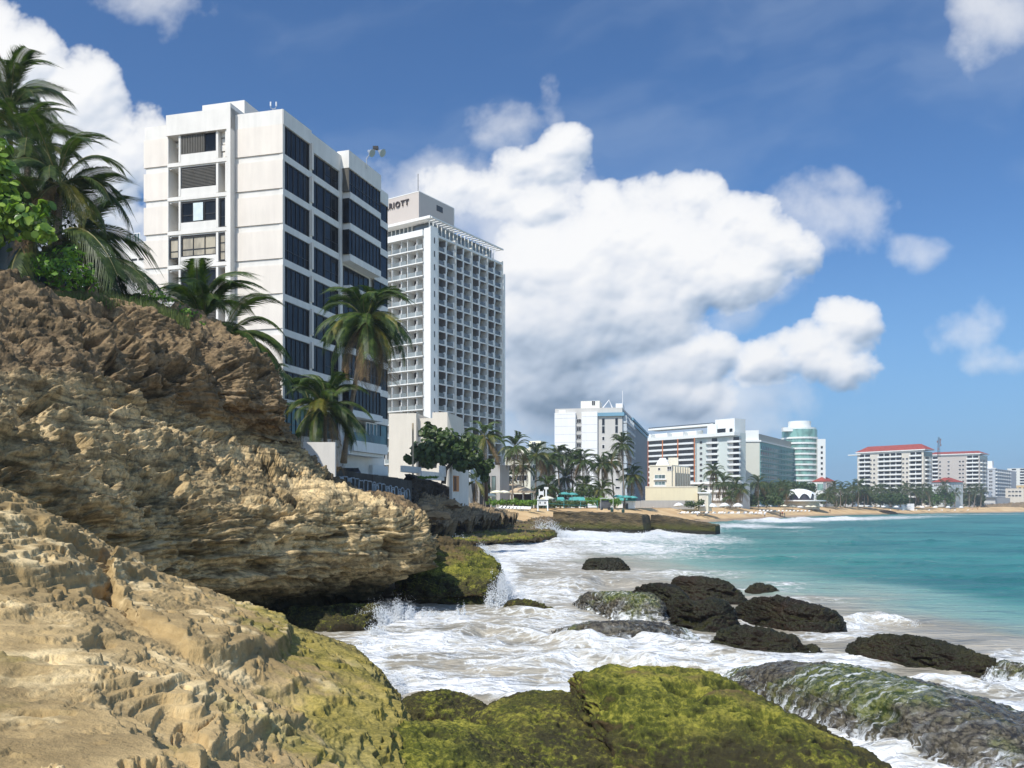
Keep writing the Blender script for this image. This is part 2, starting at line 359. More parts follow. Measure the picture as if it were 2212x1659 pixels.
# ---- the cliff: control rows run from foot to top to plateau, columns from near-left to far-right
def PK(X, Y, D): return P(X, Y, D*1.35)
cols = [
 [(-420,1420,9),(-420,1300,9.4),(-400,1120,10),(-400,960,11),(-400,840,13),(-400,740,15.5),(-400,640,18.5),(-400,590,22),(-400,580,30),(-400,585,46)],
 [(-180,1360,11),(-180,1260,11.4),(-180,1110,12),(-180,960,13),(-180,840,15),(-180,740,17.5),(-180,660,20.5),(-180,600,24),(-180,590,32),(-180,590,48)],
 [(0,1300,13.6),(0,1210,13.5),(0,1080,14),(0,950,15),(0,840,17),(0,750,19.5),(0,668,22.5),(0,622,26),(0,608,34),(0,610,50)],
 [(110,1310,15),(110,1210,15),(110,1080,15.6),(110,960,16.8),(110,850,19),(110,760,21.5),(110,690,24),(110,650,27),(110,645,34),(110,650,50)],
 [(230,1330,17),(230,1230,16.6),(235,1090,17),(235,970,19),(235,870,22),(235,780,24),(230,700,26.5),(225,655,28.5),(225,650,34),(225,655,50)],
 [(330,1345,19.4),(335,1250,18.8),(335,1110,19.2),(340,1010,21),(345,900,25.2),(345,800,26.6),(340,720,28.6),(330,672,30),(325,668,36),(325,675,52)],
 [(420,1350,21.6),(425,1260,20.6),(430,1120,21),(440,1040,23),(445,935,28),(450,830,28.8),(445,760,30),(425,704,31.5),(415,698,37),(415,705,54)],
 [(520,1352,23.8),(520,1270,22.4),(525,1115,22.6),(530,1050,25),(535,960,31),(540,870,30.8),(530,800,31.6),(510,748,32.8),(495,742,38),(490,745,56)],
 [(572,1352,25.2),(575,1275,23.4),(578,1112,23.6),(582,1054,26.2),(585,962,32.4),(588,900,31.6),(578,838,32.2),(560,790,33.6),(545,782,39),(538,786,58)],
 [(606,1352,26.0),(608,1278,24.0),(612,1112,24.1),(618,1056,27),(622,968,33.6),(604,918,32.4),(598,862,33.2),(576,818,35),(560,810,41),(550,812,60)],
 [(660,1350,27.2),(665,1280,24.9),(668,1110,24.8),(668,1062,27.8),(664,1000,34.4),(634,976,36.6),(604,946,39),(586,900,42),(570,880,46),(560,870,62)],
 [(720,1345,28.4),(725,1270,26),(728,1108,25.8),(728,1064,28.6),(722,1052,34),(706,1036,37),(682,1020,40),(655,1004,43),(630,980,47),(610,975,62)],
 [(810,1335,30),(815,1260,27.6),(820,1118,27.2),(822,1092,30),(815,1086,34.4),(800,1080,38),(780,1074,42),(750,1066,46),(720,1056,52),(700,1050,66)],
 [(885,1325,31.4),(895,1250,29),(900,1150,28.8),(890,1118,31),(880,1112,35),(865,1106,39),(845,1100,43),(820,1094,49),(790,1084,56),(760,1076,70)],
 [(930,1318,33.4),(930,1250,31.4),(926,1180,31.6),(914,1146,33.6),(905,1124,36),(893,1114,40),(878,1106,45),(860,1086,52),(840,1080,60),(820,1072,74)],
 [(935,1290,39),(933,1220,38),(927,1172,38.6),(917,1144,40),(906,1128,43),(899,1120,47),(890,1106,52),(880,1100,58),(868,1094,66),(850,1088,80)],
]
ctrl = np.array([[PK(*p) for p in c] for c in cols])           # columns x rows x 3
g = cr(cr(ctrl, 760, 0), 620, 1).transpose(1, 0, 2)            # rows x columns
# foot undercut: a long dark cave along the waterline
n = gnorm(g); 
if n[300, 300, 1] > 0: n = -n
gx, gz = g[..., 0], g[..., 2]
under = ss(2.1, .6, gz+.35*fbm(gx*.4, g[..., 1]*.4, 2., 3))*ss(-13.5, -9., gx)*3.2
g = g-n*np.clip(under, 0, 4)[..., None]*np.array([1, 1, .0])
CAV = [(247,787,12,24,.8),(320,800,20,16,.9),(378,815,22,20,1.),(492,802,16,9,.6),(320,845,55,9,.6),(410,920,50,8,.5),(148,960,30,24,.9),(335,1060,14,22,.8),(580,1022,20,22,.8),(632,1026,16,14,.7),(484,1020,20,9,.6),(326,1104,24,9,.7),(560,1228,24,18,.9),(620,1255,70,7,.6),(628,1088,22,12,.8),(837,1183,12,20,.7),(831,1104,8,5,.5),(800,1236,110,4,.5),(700,1300,90,16,.9),(90,870,30,12,.6),(40,1010,22,14,.6),(760,1128,30,5,.4),(700,1160,40,5,.4),(430,1195,60,5,.5),(300,1160,50,5,.4),(690,1040,26,7,.5),(520,960,40,6,.5),(430,740,26,8,.5),(180,720,20,14,.5)]
cu, cv = CX+F*g[..., 0]/g[..., 1], HY+F*(EYE-g[..., 2])/g[..., 1]
wq1, wq2 = fbm(g[..., 0]*1.1, g[..., 1]*1.1, g[..., 2]*1.6, 4), fbm(g[..., 0]*1.1, g[..., 1]*1.1, g[..., 2]*1.6+30, 4)
cav = sum(dd*ss(1.25, .75, np.hypot((cu+wq1*34-cx_)/rx_, (cv+wq2*20-cy_)/ry_)) for cx_, cy_, rx_, ry_, dd in CAV)
g = g-n*np.clip(cav, 0, 1.1)[..., None]*1.1
rws = np.linspace(0, 1, g.shape[0])[:, None]
upper = ss(.42, .62, rws)
g1 = rocky(g, n, big=.65, strata=.31, layer=.58, pits=.22, fine=.03)
g2 = rocky(g, n, big=1.2, strata=.22, layer=.8, pits=.34, fine=.065, seed=2.)
g = g1*(1-upper[..., None])+g2*upper[..., None]
f = grid_faces(*g.shape[:2]); rowi = f[:, 0]//g.shape[1]
mi = (rowi/g.shape[0]+.05*fbm(*(g.reshape(-1, 3)[f[:, 0]].T*.35), 3) > .50).astype(int)
me = np_mesh('cliff', g.reshape(-1, 3), f, mi=None, attrs={'upper': np.broadcast_to(np.clip(ss(.36, .6, rws)+.0*gx, 0, 1), gx.shape)})
# one cliff material: brown weathered above, tan layers below
m, N, o = new_mat('cliff_rock')
gq = N.n('ShaderNodeNewGeometry', out=None); pos, nor = gq.outputs[0], gq.outputs[1]
z = N.n('ShaderNodeSeparateXYZ', pos, out=2); nz = N.n('ShaderNodeSeparateXYZ', nor, out=2)
pw = N.v('ADD', pos, N.v('MULTIPLY', N.v('SUBTRACT', N.noise(pos, .5, 3, .5, out=1), (.5, .5, .5)), (.7, .7, .7)))
strat = N.noise(N.v('MULTIPLY', pw, (.3, .3, 6.)), 1., 6, .62)
big = N.noise(pos, .22, 5, .6); med = N.noise(pos, 1.4, 6, .62); fine = N.noise(pos, 5.5, 6, .68)
up = N.sst(N.m('MULTIPLY_ADD', N.m('SUBTRACT', big, .5), 1.0, N.n('ShaderNodeAttribute', attribute_name='upper', out=2)), .2, .75)
lo = N.mix(N.sst(big, .36, .58), lin(190, 164, 118), lin(242, 213, 160))
hi = N.mix(N.sst(med, .35, .65), lin(118, 100, 76), lin(168, 143, 108))
c = N.mix(up, lo, hi)
c = N.mix(N.m('MULTIPLY', N.sst(strat, .54, .38), N.m('MULTIPLY_ADD', up, -.3, .75)), c, lin(106, 93, 68))
c = N.mix(N.m('MULTIPLY', N.sst(med, .52, .36), .55), c, lin(92, 82, 62))
c = N.mix(N.sst(fine, .56, .36, 0., .5), c, lin(78, 66, 50))
c = N.mix(N.m('MULTIPLY', N.sst(N.m('MULTIPLY_ADD', med, 2.5, z), 3.2, 1.4), .75), c, lin(58, 60, 34))
c = N.mix(N.m('MULTIPLY', N.sst(z, 1.9, .4), .8), c, lin(32, 31, 22))
h = N.m('ADD', N.m('MULTIPLY', strat, .5), N.m('ADD', N.m('MULTIPLY', fine, .5), N.m('MULTIPLY', N.noise(pos, 16., 5, .72), .3)))
bsdf(N, o, c, .95, .15, bump=h, bstr=1., bdist=.18)
tag(link('cliff', me, m), kind='structure')

# ---- domes: a plan outline along a spine, a crest profile, rounded or steep flanks
def dome(name, X, prof, yc, depth, m, zb=-.9, power=2.4, seed=1., big=.1, strata=.03, pits=.05, fine=.05, layer=.25, res=(260, 150), skew=0., front=1., foot=None, tiltback=0., parent=None, knob=0.):
    """X: pixel columns of the crest; prof: crest pixel rows; yc: distance of the crest; depth: half depth front to back"""
    X = np.array(X, float); nx, ny = res
    t = np.linspace(0, 1, len(X)); tt = np.linspace(0, 1, nx)
    ip = lambda a: cr(np.array(a, float)[:, None], nx, 0)[:, 0]
    Xs, Ys = ip(X), ip(prof); D = ip(yc if hasattr(yc, '__len__') else [yc]*len(X)); dp = ip(depth if hasattr(depth, '__len__') else [depth]*len(X))
    s = np.linspace(-1, 1, ny)[:, None]
    cx = (Xs-CX)/F*D; cz = EYE-(Ys-HY)/F*D
    endr = np.clip(1-np.abs(2*tt-1)**5, 0, 1)**.5
    sh = np.where(s < 0, front, 1.)
    py = D+s*dp*endr*sh; px = cx+skew*s*dp*endr+0*py
    prof_s = (1-np.abs(s)**power)**(1/1.6)
    pz = zb+(cz-zb)*prof_s*np.ones_like(tt)+tiltback*s*prof_s
    g = np.stack([px, py, pz], -1); n = gnorm(g)
    if n[ny//2, nx//2, 2] < 0: n = -n
    g = rocky(g, n, big=big, strata=strata, layer=layer, pits=pits, fine=fine, seed=seed)
    if knob:
        x, y, z = g[..., 0], g[..., 1], g[..., 2]
        g = g+n*(knob*(fbm(x*7, y*7, z*7, 4, .65)+.5*rid(x*3, y*3, z*3, 3)-.2))[..., None]
    me = np_mesh(name, g.reshape(-1, 3), grid_faces(ny, nx))
    return link(name, me, m, parent)
# ---- near rock shelf (sloping slab on which the viewer stands), plan rows near to far
def inpoly(x, y, pts, soft):
    ins = np.zeros(x.shape, bool); best = np.full(x.shape, 1e9); n = len(pts)
    for i in range(n):
        (x0, y0), (x1, y1) = pts[i], pts[(i+1) % n]
        ins ^= ((y0 > y) != (y1 > y)) & (x < (x1-x0)*(y-y0)/((y1-y0) or 1e-9)+x0)
        dx, dy = x1-x0, y1-y0; t = np.clip(((x-x0)*dx+(y-y0)*dy)/(dx*dx+dy*dy), 0, 1)
        best = np.minimum(best, np.hypot(x-x0-t*dx, y-y0-t*dy))
    return ss(-soft, soft, np.where(ins, best, -best))
def shelf(name, rows, m, res, steps=(), kind='structure', label=None, cat=None, **kw):
    ctrl = np.array([[P(*p) for p in r] for r in rows])
    g = cr(cr(ctrl, res[0], 0), res[1], 1); n = gnorm(g)
    if n[res[0]//2, res[1]//3, 2] < 0: n = -n
    u, v = CX+F*g[..., 0]/np.maximum(g[..., 1], .5), HY+F*(EYE-g[..., 2])/np.maximum(g[..., 1], .5)
    wu = fbm(g[..., 0]*.8, g[..., 1]*.8, 5., 4)*26
    up = sum(h*inpoly(u+wu, v+wu*.6, p, sf) for (p, h, sf) in steps)
    if steps:
        g = g.copy(); g[..., 2] += up
    terr = kw.pop('terr', ())
    g = rocky(g, n, **kw)
    for (L, amt, sd_) in terr:                            # flat treads and sharp broken edges of thin beds
        x, y, z = g[..., 0], g[..., 1], g[..., 2]
        q = (z+.10*x-.02*y)/L+.9*fbm(x*.55, y*.55, sd_, 4, .55)+.25*fbm(x*3.5, y*3.5, sd_+9, 4, .6); k = np.floor(q); f = q-k
        a_ = amt*ss(-.25, .25, fbm(x*.5, y*.5, sd_+20, 3)); g[..., 2] = z+L*a_*(ss(.0, .22, f)-f)
    o = link(name, np_mesh(name, g.reshape(-1, 3), grid_faces(*g.shape[:2])), m)
    return tag(o, label, cat, kind=kind)
rows = [
 [(-900,2600,3.2),(-300,2600,3.2),(200,2600,3.3),(600,2600,3.5),(900,2600,4.0),(1250,2650,4.4),(1500,2900,4.4)],
 [(-900,1900,4.6),(-300,1880,4.5),(200,1880,4.6),(520,1890,5.2),(760,1880,6.6),(920,1900,7.4),(1000,2100,7.4)],
 [(-900,1660,6.6),(-300,1640,6.2),(150,1650,6.2),(420,1670,7.0),(640,1690,8.4),(860,1720,10.2),(930,1830,10.6)],
 [(-900,1470,8.4),(-300,1460,8.0),(120,1470,8.2),(360,1500,9.2),(600,1540,11.0),(850,1600,12.6),(905,1690,13.4)],
 [(-900,1330,10),(-300,1320,9.8),(100,1340,10.4),(340,1390,12),(600,1435,14.4),(830,1480,16.8),(880,1580,17.4)],
 [(-900,1220,11.6),(-300,1210,12),(80,1245,13),(320,1315,15.6),(590,1380,19),(780,1425,21.4),(845,1500,22)],
 [(-900,1120,13.4),(-300,1090,14),(60,1150,15.4),(290,1255,18.4),(520,1335,23.6),(700,1380,27.6),(775,1425,28)],
 [(-900,1080,16),(-300,1030,16.4),(20,1075,18),(240,1200,21),(480,1330,26.5),(650,1390,30),(735,1440,30.6)],
 [(-900,1200,18),(-300,1200,18.4),(20,1240,20),(240,1330,22.6),(480,1420,28),(650,1470,31),(735,1500,31.6)]]
shelf('rock_shelf', rows, R_LOW, (860, 760), big=.22, strata=.020, layer=.13, pits=.06, fine=.010, seed=3., ang=-.12, terr=((.20, .55, 3.), (.085, .95, 7.), (.032, .9, 12.)),
 steps=[([(240,1235),(420,1285),(560,1330),(612,1350),(628,1400),(600,1425),(500,1452),(440,1440),(405,1425),(300,1360),(250,1300)], .26, 5),
 ([(-900,1420),(100,1450),(300,1505),(560,1548),(650,1572),(630,1592),(560,1602),(480,1635),(440,1659),(400,1800),(-900,1800)], .10, 5),
 ([(-900,1120),(60,1130),(290,1240),(330,1290),(160,1270),(-20,1260),(-900,1300)], .22, 6)])

# rock with a thin sheet of running water: white threads down the fall line over wet dark stone
R_FLOW, N, o = new_mat('rock_under_running_water')
pos = N.n('ShaderNodeNewGeometry', out=0)
wp = N.v('ADD', pos, N.v('MULTIPLY', N.v('SUBTRACT', N.noise(pos, 1.1, 3, .5, out=1), (.5, .5, .5)), (.5, .5, 0)))
rot = N.n('ShaderNodeMapping', wp, i_Rotation=(0, 0, -.55), i_Scale=(1.5, 9., .4))
th = N.noise(rot, 1., 6, .66); pt = N.noise(pos, .55, 4, .6); fi = N.noise(pos, 7., 5, .65)
zc = N.n('ShaderNodeSeparateXYZ', pos, out=2)
k = N.m('MULTIPLY_ADD', N.sst(zc, .55, -.05), .17, N.m('MULTIPLY', N.m('SUBTRACT', pt, .5), .5))
fo = N.sst(N.m('ADD', th, k), .55, .80)
st_ = N.mix(N.sst(fi, .4, .6), (.022, .018, .012, 1), (.095, .080, .050, 1)); st_ = N.mix(N.sst(N.m('ADD', pt, N.m('MULTIPLY', zc, .12)), .52, .66), st_, N.mix(N.sst(fi, .42, .58), (.03, .045, .008, 1), (.12, .13, .03, 1)))
st_ = N.mix(N.sst(N.noise(rot, .5, 4, .6), .48, .66, 0., .40), st_, (.24, .25, .24, 1))
b_ = bsdf(N, o, N.mix(fo, st_, (.70, .73, .75, 1)), N.m('MULTIPLY_ADD', fo, .45, .16), .5, bump=N.m('ADD', N.m('MULTIPLY', fi, .5), N.m('MULTIPLY', th, .5)), bstr=.8, bdist=.12)
M1 = shelf('mossy_ledge', [
 [(850,1325,43),(960,1326,42),(1040,1318,42),(1080,1298,44),(1096,1272,48)],
 [(850,1280,42.6),(960,1276,41.8),(1040,1270,41.8),(1075,1254,43.8),(1088,1240,48)],
 [(870,1240,44.5),(955,1230,45),(1030,1228,46),(1063,1220,47),(1077,1216,50)],
 [(890,1200,48),(950,1186,49),(1000,1188,50),(1042,1198,51),(1060,1206,53)],
 [(895,1178,51),(948,1164,52),(1000,1174,54),(1036,1190,56),(1052,1204,57)],
 [(905,1250,58),(950,1240,58),(1000,1235,59),(1040,1230,60),(1062,1225,60)]], R_MOSS, (300, 360), kind=None, label='broad mossy rock ledge jutting from the cliff foot into white spray', cat='rock ledge', big=.35, strata=.13, layer=.5, pits=.20, fine=.05, seed=4.)
M2 = dome('mossy_ledge', [585,640,720,780,812,824], [1345,1330,1322,1322,1335,1400], [34,34,34,34,34,34], [2.5,2.6,2.6,2.5,2.2,1.6], R_MOSS, power=5, seed=5., big=.25, strata=.08, pits=.2, fine=.07, zb=-1.4, tiltback=.35, res=(300, 160))
tag(M2, 'low green ledge in front of the dark cave under the cliff', 'rock ledge')
# foreground mossy mounds and the big boulder
def mound(X, prof, D, depth, lab, seed, **kw):
    o = dome('mossy_boulder', X, prof, D, depth, kw.pop('m', R_MOSS), seed=seed, **dict(dict(power=2.6, big=.14, strata=.03, pits=.08, fine=.05, zb=-.8, res=(340, 260), knob=.02), **kw))
    return tag(o, lab, 'boulder', 'boulders along the water edge')
mound([930,1000,1080,1180,1290,1400,1470], [1650,1580,1532,1518,1540,1596,1680], [15.5,15.6,15.8,16,15.8,15.4,15.2], [2.6,3.4,3.8,4.2,4,3.4,2.6], 'low bright green mossy mound at the bottom centre', 6., zb=-.6)
mound([1240,1262,1330,1480,1640,1780,1900,1985], [1560,1462,1456,1470,1510,1580,1650,1760], [15.6,15.8,16,16,15.4,14.6,13.6,12.8], [2.2,2.8,3.2,3.6,3.8,3.8,3.4,2.6], 'largest boulder in front, thick with yellow green moss', 7., power=3.4, big=.2, pits=.16, knob=.03)
mound([840,880,940,1010,1070,1120], [1560,1512,1506,1524,1556,1640], [17.6,17.8,18,17.8,17.5,17.2], [1.4,1.8,2,2,1.8,1.4], 'brown weedy hump beside the end of the pale slab', 8., m=R_MOSS)
mound([560,700,860,1000,1120,1260], [1650,1600,1592,1610,1650,1720], [11.5,12.2,12.6,12.6,12.4,12], [2.4,3,3.4,3.4,3,2.4], 'flat yellow green rock at the foot of the pale slab', 9., zb=-.2)
def bould(X, prof, bot, depth, lab, seed, **kw):
    dp = np.array(depth, float)*np.ones(len(X)); bt = np.array(bot, float)*np.ones(len(X)); fr = kw.get('front', 1.)
    D = EYE*F/(bt-HY)+.86*dp*fr
    o = dome('boulder', X, prof, list(D), list(dp), kw.pop('m', R_DARK), seed=seed, **dict(dict(power=3., big=.12, strata=.05, pits=.10, fine=.05, zb=-.5, res=(360, 240), knob=.055), **kw))
    return tag(o, lab, 'boulder', 'boulders along the water edge')
bould([1540,1600,1720,1860,2000,2140,2300,2480], [1492,1456,1446,1456,1484,1522,1580,1660], [1500,1532,1588,1645,1680,1690,1700,1740], [1.1,2.1,3.1,3.6,3.7,3.4,3.,2.6], 'wide dark rock with sea water running down over it', 10., m=R_FLOW, power=2.6, big=.1, pits=.05, fine=.05, zb=-.35, res=(420, 300), knob=.03)
bould([1822,1850,1920,2000,2080,2140,2185,2215], [1425,1385,1372,1378,1400,1424,1452,1490], [1428,1428,1438,1450,1458,1468,1476,1490], [.5,.8,1.,1.1,1.1,1.,.8,.5], 'long black boulder at right with water trickling down its front', 11.)
bould([1532,1560,1620,1680,1740,1780], [1404,1364,1356,1366,1386,1412], [1408,1408,1414,1416,1416,1414], [.4,.6,.8,.8,.6,.4], 'low oval black boulder alone in white foam', 12.)
bould([1575,1610,1680,1750,1800,1826], [1345,1298,1290,1304,1322,1350], [1345,1350,1364,1370,1368,1358], [.6,1,1.3,1.3,1.1,.6], 'dark boulder sloping down right towards open water', 13.)
bould([1447,1462,1500,1550,1578,1590], [1350,1302,1296,1298,1312,1352], [1350,1358,1366,1366,1362,1352], [.5,.8,.9,.9,.8,.5], 'steep dark reddish boulder in the middle of the cluster', 14., power=4)
bould([1364,1384,1425,1465,1492,1510], [1292,1268,1263,1272,1302,1334], [1298,1322,1334,1338,1340,1336], [.6,1.,1.3,1.3,1.1,.6], 'rough black boulder at the left of the central cluster', 15., power=3.2)
bould([1448,1460,1520,1570,1598,1612], [1278,1249,1249,1260,1282,1304], [1296,1302,1306,1308,1308,1306], [.7,1,1.2,1.2,1,.6], 'flat topped dark boulder at the back of the cluster', 16., power=3.6)
bould([1232,1262,1310,1370,1420,1446], [1306,1286,1280,1282,1292,1330], [1312,1326,1336,1342,1344,1342], [.8,1.2,1.5,1.5,1.2,.8], 'low grey rock with a lacy veil of water over it', 17., knob=.03, m=R_FLOW)
bould([1190,1260,1340,1420,1480,1510], [1362,1347,1342,1346,1362,1378], [1376,1386,1388,1384,1382,1382], [.5,.8,.9,.9,.8,.5], 'smooth grey rock nearly covered by sliding water', 18., knob=.02, pits=.02, big=.06, m=R_FLOW)
bould([1257,1270,1300,1335,1350,1360], [1228,1210,1206,1208,1218,1228], 1232, [.8,1.1,1.3,1.3,1.1,.8], 'small flat topped rock alone near the middle of the bay', 19., power=4)
bould([1080,1100,1130,1165,1190,1202], [1322,1300,1297,1302,1314,1326], 1328, [.4,.6,.8,.7,.5,.4], 'small green topped rock below the tall splash', 20., m=R_MOSS)
bould([1612,1635,1662,1690], [1278,1262,1264,1280], 1281, [.5,.7,.7,.5], 'half drowned rock beyond the cluster, small breaker behind', 21.)
bould([2130,2170,2215,2260], [1462,1438,1442,1470], [1472,1476,1480,1486], [.5,.8,.9,.6], 'wet rock end at the right with foam washing over', 22., m=R_FLOW)
# ---- the sea: one sheet to the horizon, finer towards the viewer
nr, nc = 900, 1000
r = 1/np.linspace(1/5.5, 1/8800., nr)**1.0
r = np.concatenate([1/np.linspace(1/5.5, 1/700., nr-60), np.geomspace(715, 8800, 60)])
a = np.linspace(-1, 1, nc)
Yg = np.repeat(r[:, None], nc, 1); Xg = (a*np.where(np.abs(a) > .9, 1, 1))[None, :]*(Yg*.72+9)
u = CX+F*Xg/Yg; v = HY+F*EYE/Yg                              # where a spot lies as surveyed from the eye
def blob(L):
    m = np.zeros(u.shape)
    for (x0, y0, rx, ry, w) in L: m = np.maximum(m, w*np.exp(-(((u-x0)/rx)**2+((v-y0)/ry)**2)**1.5))
    return m
w1, w2 = fbm(Xg*.12, Yg*.12, 1., 3), fbm(Xg*.12, Yg*.12, 8., 3)
foam = blob([(1100,1160,150,26,1),(1300,1155,190,24,1),(1450,1150,110,18,.95),(1480,1168,160,14,.7),(1150,1195,130,30,.95),(1350,1185,240,16,.8),
 (1085,1250,45,80,1),(1110,1300,70,40,1),(1230,1225,130,14,.5),(1180,1265,120,16,.8),(1500,1205,230,6,.5),(1210,1290,100,20,.75),(1300,1240,200,18,.45),
 (860,1335,90,30,1),(950,1340,150,22,.8),(880,1390,150,40,.85),(1000,1400,200,35,.6),(800,1420,60,60,.95),(900,1475,130,30,.9),(1050,1490,180,24,1),(1200,1500,120,30,1),(1230,1450,80,40,.8),(1130,1440,160,40,.6),
 (1180,1350,120,24,.8),(1330,1390,200,30,.85),(1450,1400,170,36,.95),(1400,1440,200,26,.85),(1560,1440,220,26,.9),(1700,1425,150,26,.9),(1850,1435,90,30,.9),(1250,1330,160,16,.6),
 (1560,1335,60,14,.9),(1590,1370,50,14,.8),(1620,1345,40,20,.8),(1820,1375,120,14,.6),(1900,1342,80,9,.95),(1850,1355,60,10,.7),(1650,1275,110,8,.55),(1460,1240,180,10,.5),(1700,1262,60,8,.7),(1720,1300,110,7,.45),
 (2120,1480,140,24,1),(1990,1478,60,12,.9),(2230,1440,110,34,1),(2180,1420,60,16,.8),(2190,1560,110,60,1),(2140,1640,160,60,1),(1880,1660,160,80,1),(1760,1580,100,50,1),(2000,1700,200,60,1),(1650,1480,80,16,.7),
 (1600,1137,90,7,.8),(1680,1126,110,5,.9),(1800,1122,130,4,.95),(1900,1119,110,3,.8),(1980,1116,120,2.5,.6),(1700,1139,80,3,.6),(2100,1111,160,1.5,.6),(1700,1150,60,3,.35)])
foam = np.maximum(foam, .33*ss(1250, 1320, v)*ss(1750, 1500, u)); foam = np.maximum(foam, .2*ss(1190, 1260, v)*ss(1600, 1400, u))
foam = np.clip(foam+.22*w2*ss(.03, .25, foam), 0, 1)
yb = np.interp(u+w1*120, [-3000, 1150, 1300, 1500, 1700, 1900, 2212, 5000], [1000, 1112, 1165, 1225, 1255, 1285, 1335, 1500])
sand = ss(-70, 75, v-yb+30*w2+24*fbm(Xg*.05, Yg*.3, 4., 3))
far = ss(1500, 1110, v)
# swell, chop and a few steep crests
sw = (.16*fbm(Xg*.05, Yg*.16, 2., 3)+.34*rid(Xg*.028+w2*.5, Yg*.105+w1*.6, 12., 3, .5)**3+.14*rid(Xg*.09, Yg*.33+w1, 14., 3, .5)**2)*ss(25, 60, Yg)-.12*ss(25, 60, Yg)
ch = .10*fbm(Xg*.55, Yg*1.1, 3., 4)+.05*rid(Xg*.5+w1*2, Yg*.9, 6., 3)
surf = np.clip(foam*1.2+.25*sand, 0, 1)
zz = sw+ch*(.45+.9*surf)+.20*surf*rid(Xg*.22+w1, Yg*.34+w2, 9., 3, .45)-.10*surf
def crest(pts, h, wd, fo=.9, steep=1.5):
    global zz, foam
    p = np.array([G(*q)[:2] for q in pts])
    best = np.full(u.shape, 1e9); side = np.zeros(u.shape); along = np.zeros(u.shape); L = 0; tot = sum(np.linalg.norm(p[i+1]-p[i]) for i in range(len(p)-1))
    for i in range(len(p)-1):
        d = p[i+1]-p[i]; l = np.linalg.norm(d); d = d/l
        t = np.clip((Xg-p[i][0])*d[0]+(Yg-p[i][1])*d[1], 0, l)
        ex, ey = Xg-p[i][0]-t*d[0], Yg-p[i][1]-t*d[1]; q = ex**2+ey**2
        s = ex*-d[1]+ey*d[0]; k = q < best
        best = np.where(k, q, best); side = np.where(k, s, side); along = np.where(k, (L+t)/tot, along); L += l
    dd = np.sqrt(best)*np.where(side > 0, 1, steep)*(1+.3*w1)
    e = h*np.exp(-(dd/wd)**2)*np.clip(np.sin(np.clip(along, .02, .98)*np.pi), 0, 1)**.5
    zz = zz+e*(1+.25*fbm(Xg*1.5, Yg*1.5, 3., 3))
    foam = np.maximum(foam, fo*np.exp(-(dd/(wd*.75))**2)*(best < (3*wd)**2)*np.clip(np.sin(np.clip(along, .0, 1)*np.pi), 0, 1)**.3)
crest([(1080,1452),(1250,1432),(1420,1455),(1600,1475),(1780,1470)], .42, .8, .85)
crest([(900,1395),(1050,1372),(1220,1392),(1380,1402)], .36, .9, .8)
crest([(1240,1405),(1330,1372),(1480,1405),(1620,1420)], .30, .7, .8)
crest([(860,1520),(1000,1512),(1130,1530),(1240,1530)], .35, .6, 1.)
crest([(1790,1352),(1880,1345),(1985,1350)], .40, .5, 1.)
crest([(1180,1290),(1290,1262),(1420,1272)], .55, 1.6, .15)
crest([(1030,1185),(1150,1172),(1300,1178),(1460,1182)], .50, 1.6, .9)
crest([(1190,1150),(1330,1148),(1480,1150),(1600,1142)], .6, 2.2, .9)
crest([(1560,1130),(1680,1124),(1820,1121),(1960,1119)], 1.0, 3.5, .6)
crest([(1700,1150),(1900,1145),(2150,1142)], .55, 6, .0, 1.2)
crest([(1500,1215),(1750,1208),(2050,1216)], .25, 2.2, .1, 1.2)
crest([(1600,1180),(1900,1172),(2250,1178)], .35, 3.2, .0, 1.2)
crest([(1950,1490),(2060,1484),(2200,1502)], .25, .6, 1.)
crest([(1880,1640),(2020,1622),(2212,1610)], .3, .7, 1.)
crest([(1030,1320),(1140,1330),(1250,1335)], .3, .7, .9)
me = np_mesh('sea', np.stack([Xg, Yg, zz], -1).reshape(-1, 3), grid_faces(nr, nc), attrs={'foam': foam, 'sand': sand, 'far': far})
m, N, o = new_mat('sea_water')
pos = N.n('ShaderNodeNewGeometry', out=0)
at = lambda n_: N.n('ShaderNodeAttribute', attribute_name=n_, out=2)
F_, S_ = at('foam'), at('sand')
wv = N.v('MULTIPLY', N.v('SUBTRACT', N.noise(pos, .5, 4, .55, out=1), (.5, .5, .5)), (2.2, 1.6, 0))
pw = N.v('ADD', pos, wv)
st = N.v('MULTIPLY', pw, (.55, 1.25, 1.))
n1 = N.noise(st, 1.3, 7, .68)
lace = N.n('ShaderNodeTexVoronoi', N.v('MULTIPLY', N.v('ADD', pos, N.v('SCALE', N.v('SUBTRACT', N.noise(pos, 1.8, 4, .6, out=1), (.5, .5, .5)), None)), (.8, 1.4, 1.)), i_Scale=1.5, feature='DISTANCE_TO_EDGE')
lc = N.sst(lace, .16, .0)
pat = N.m('ADD', N.m('MULTIPLY_ADD', n1, 1.0, 0.), N.m('MULTIPLY', lc, .14))
thr = N.m('MULTIPLY_ADD', F_, -.475, .80)
fm = N.sst(N.m('SUBTRACT', pat, thr), -.085, .11)
thick = N.sst(N.m('SUBTRACT', pat, thr), .0, .28)
deep = N.mix(N.sst(N.noise(N.v('MULTIPLY', pos, (.02, .07, 1)), 1., 4, .6), .35, .65), (.012, .115, .110, 1), (.045, .225, .195, 1))
shal = N.mix(N.sst(N.noise(st, .35, 4, .6), .38, .62), (.27, .245, .19, 1), (.40, .36, .285, 1))
midc = (.17, .31, .265, 1)
wc = N.mix(N.sst(S_, .0, .5), deep, midc); wc = N.mix(N.sst(S_, .4, 1.), wc, shal)
bump1 = N.noise(N.v('MULTIPLY', pos, (1., 2.2, 1)), 1.1, 5, .6)
bump2 = N.noise(N.v('MULTIPLY', pos, (.22, .7, 1)), 1., 4, .55)
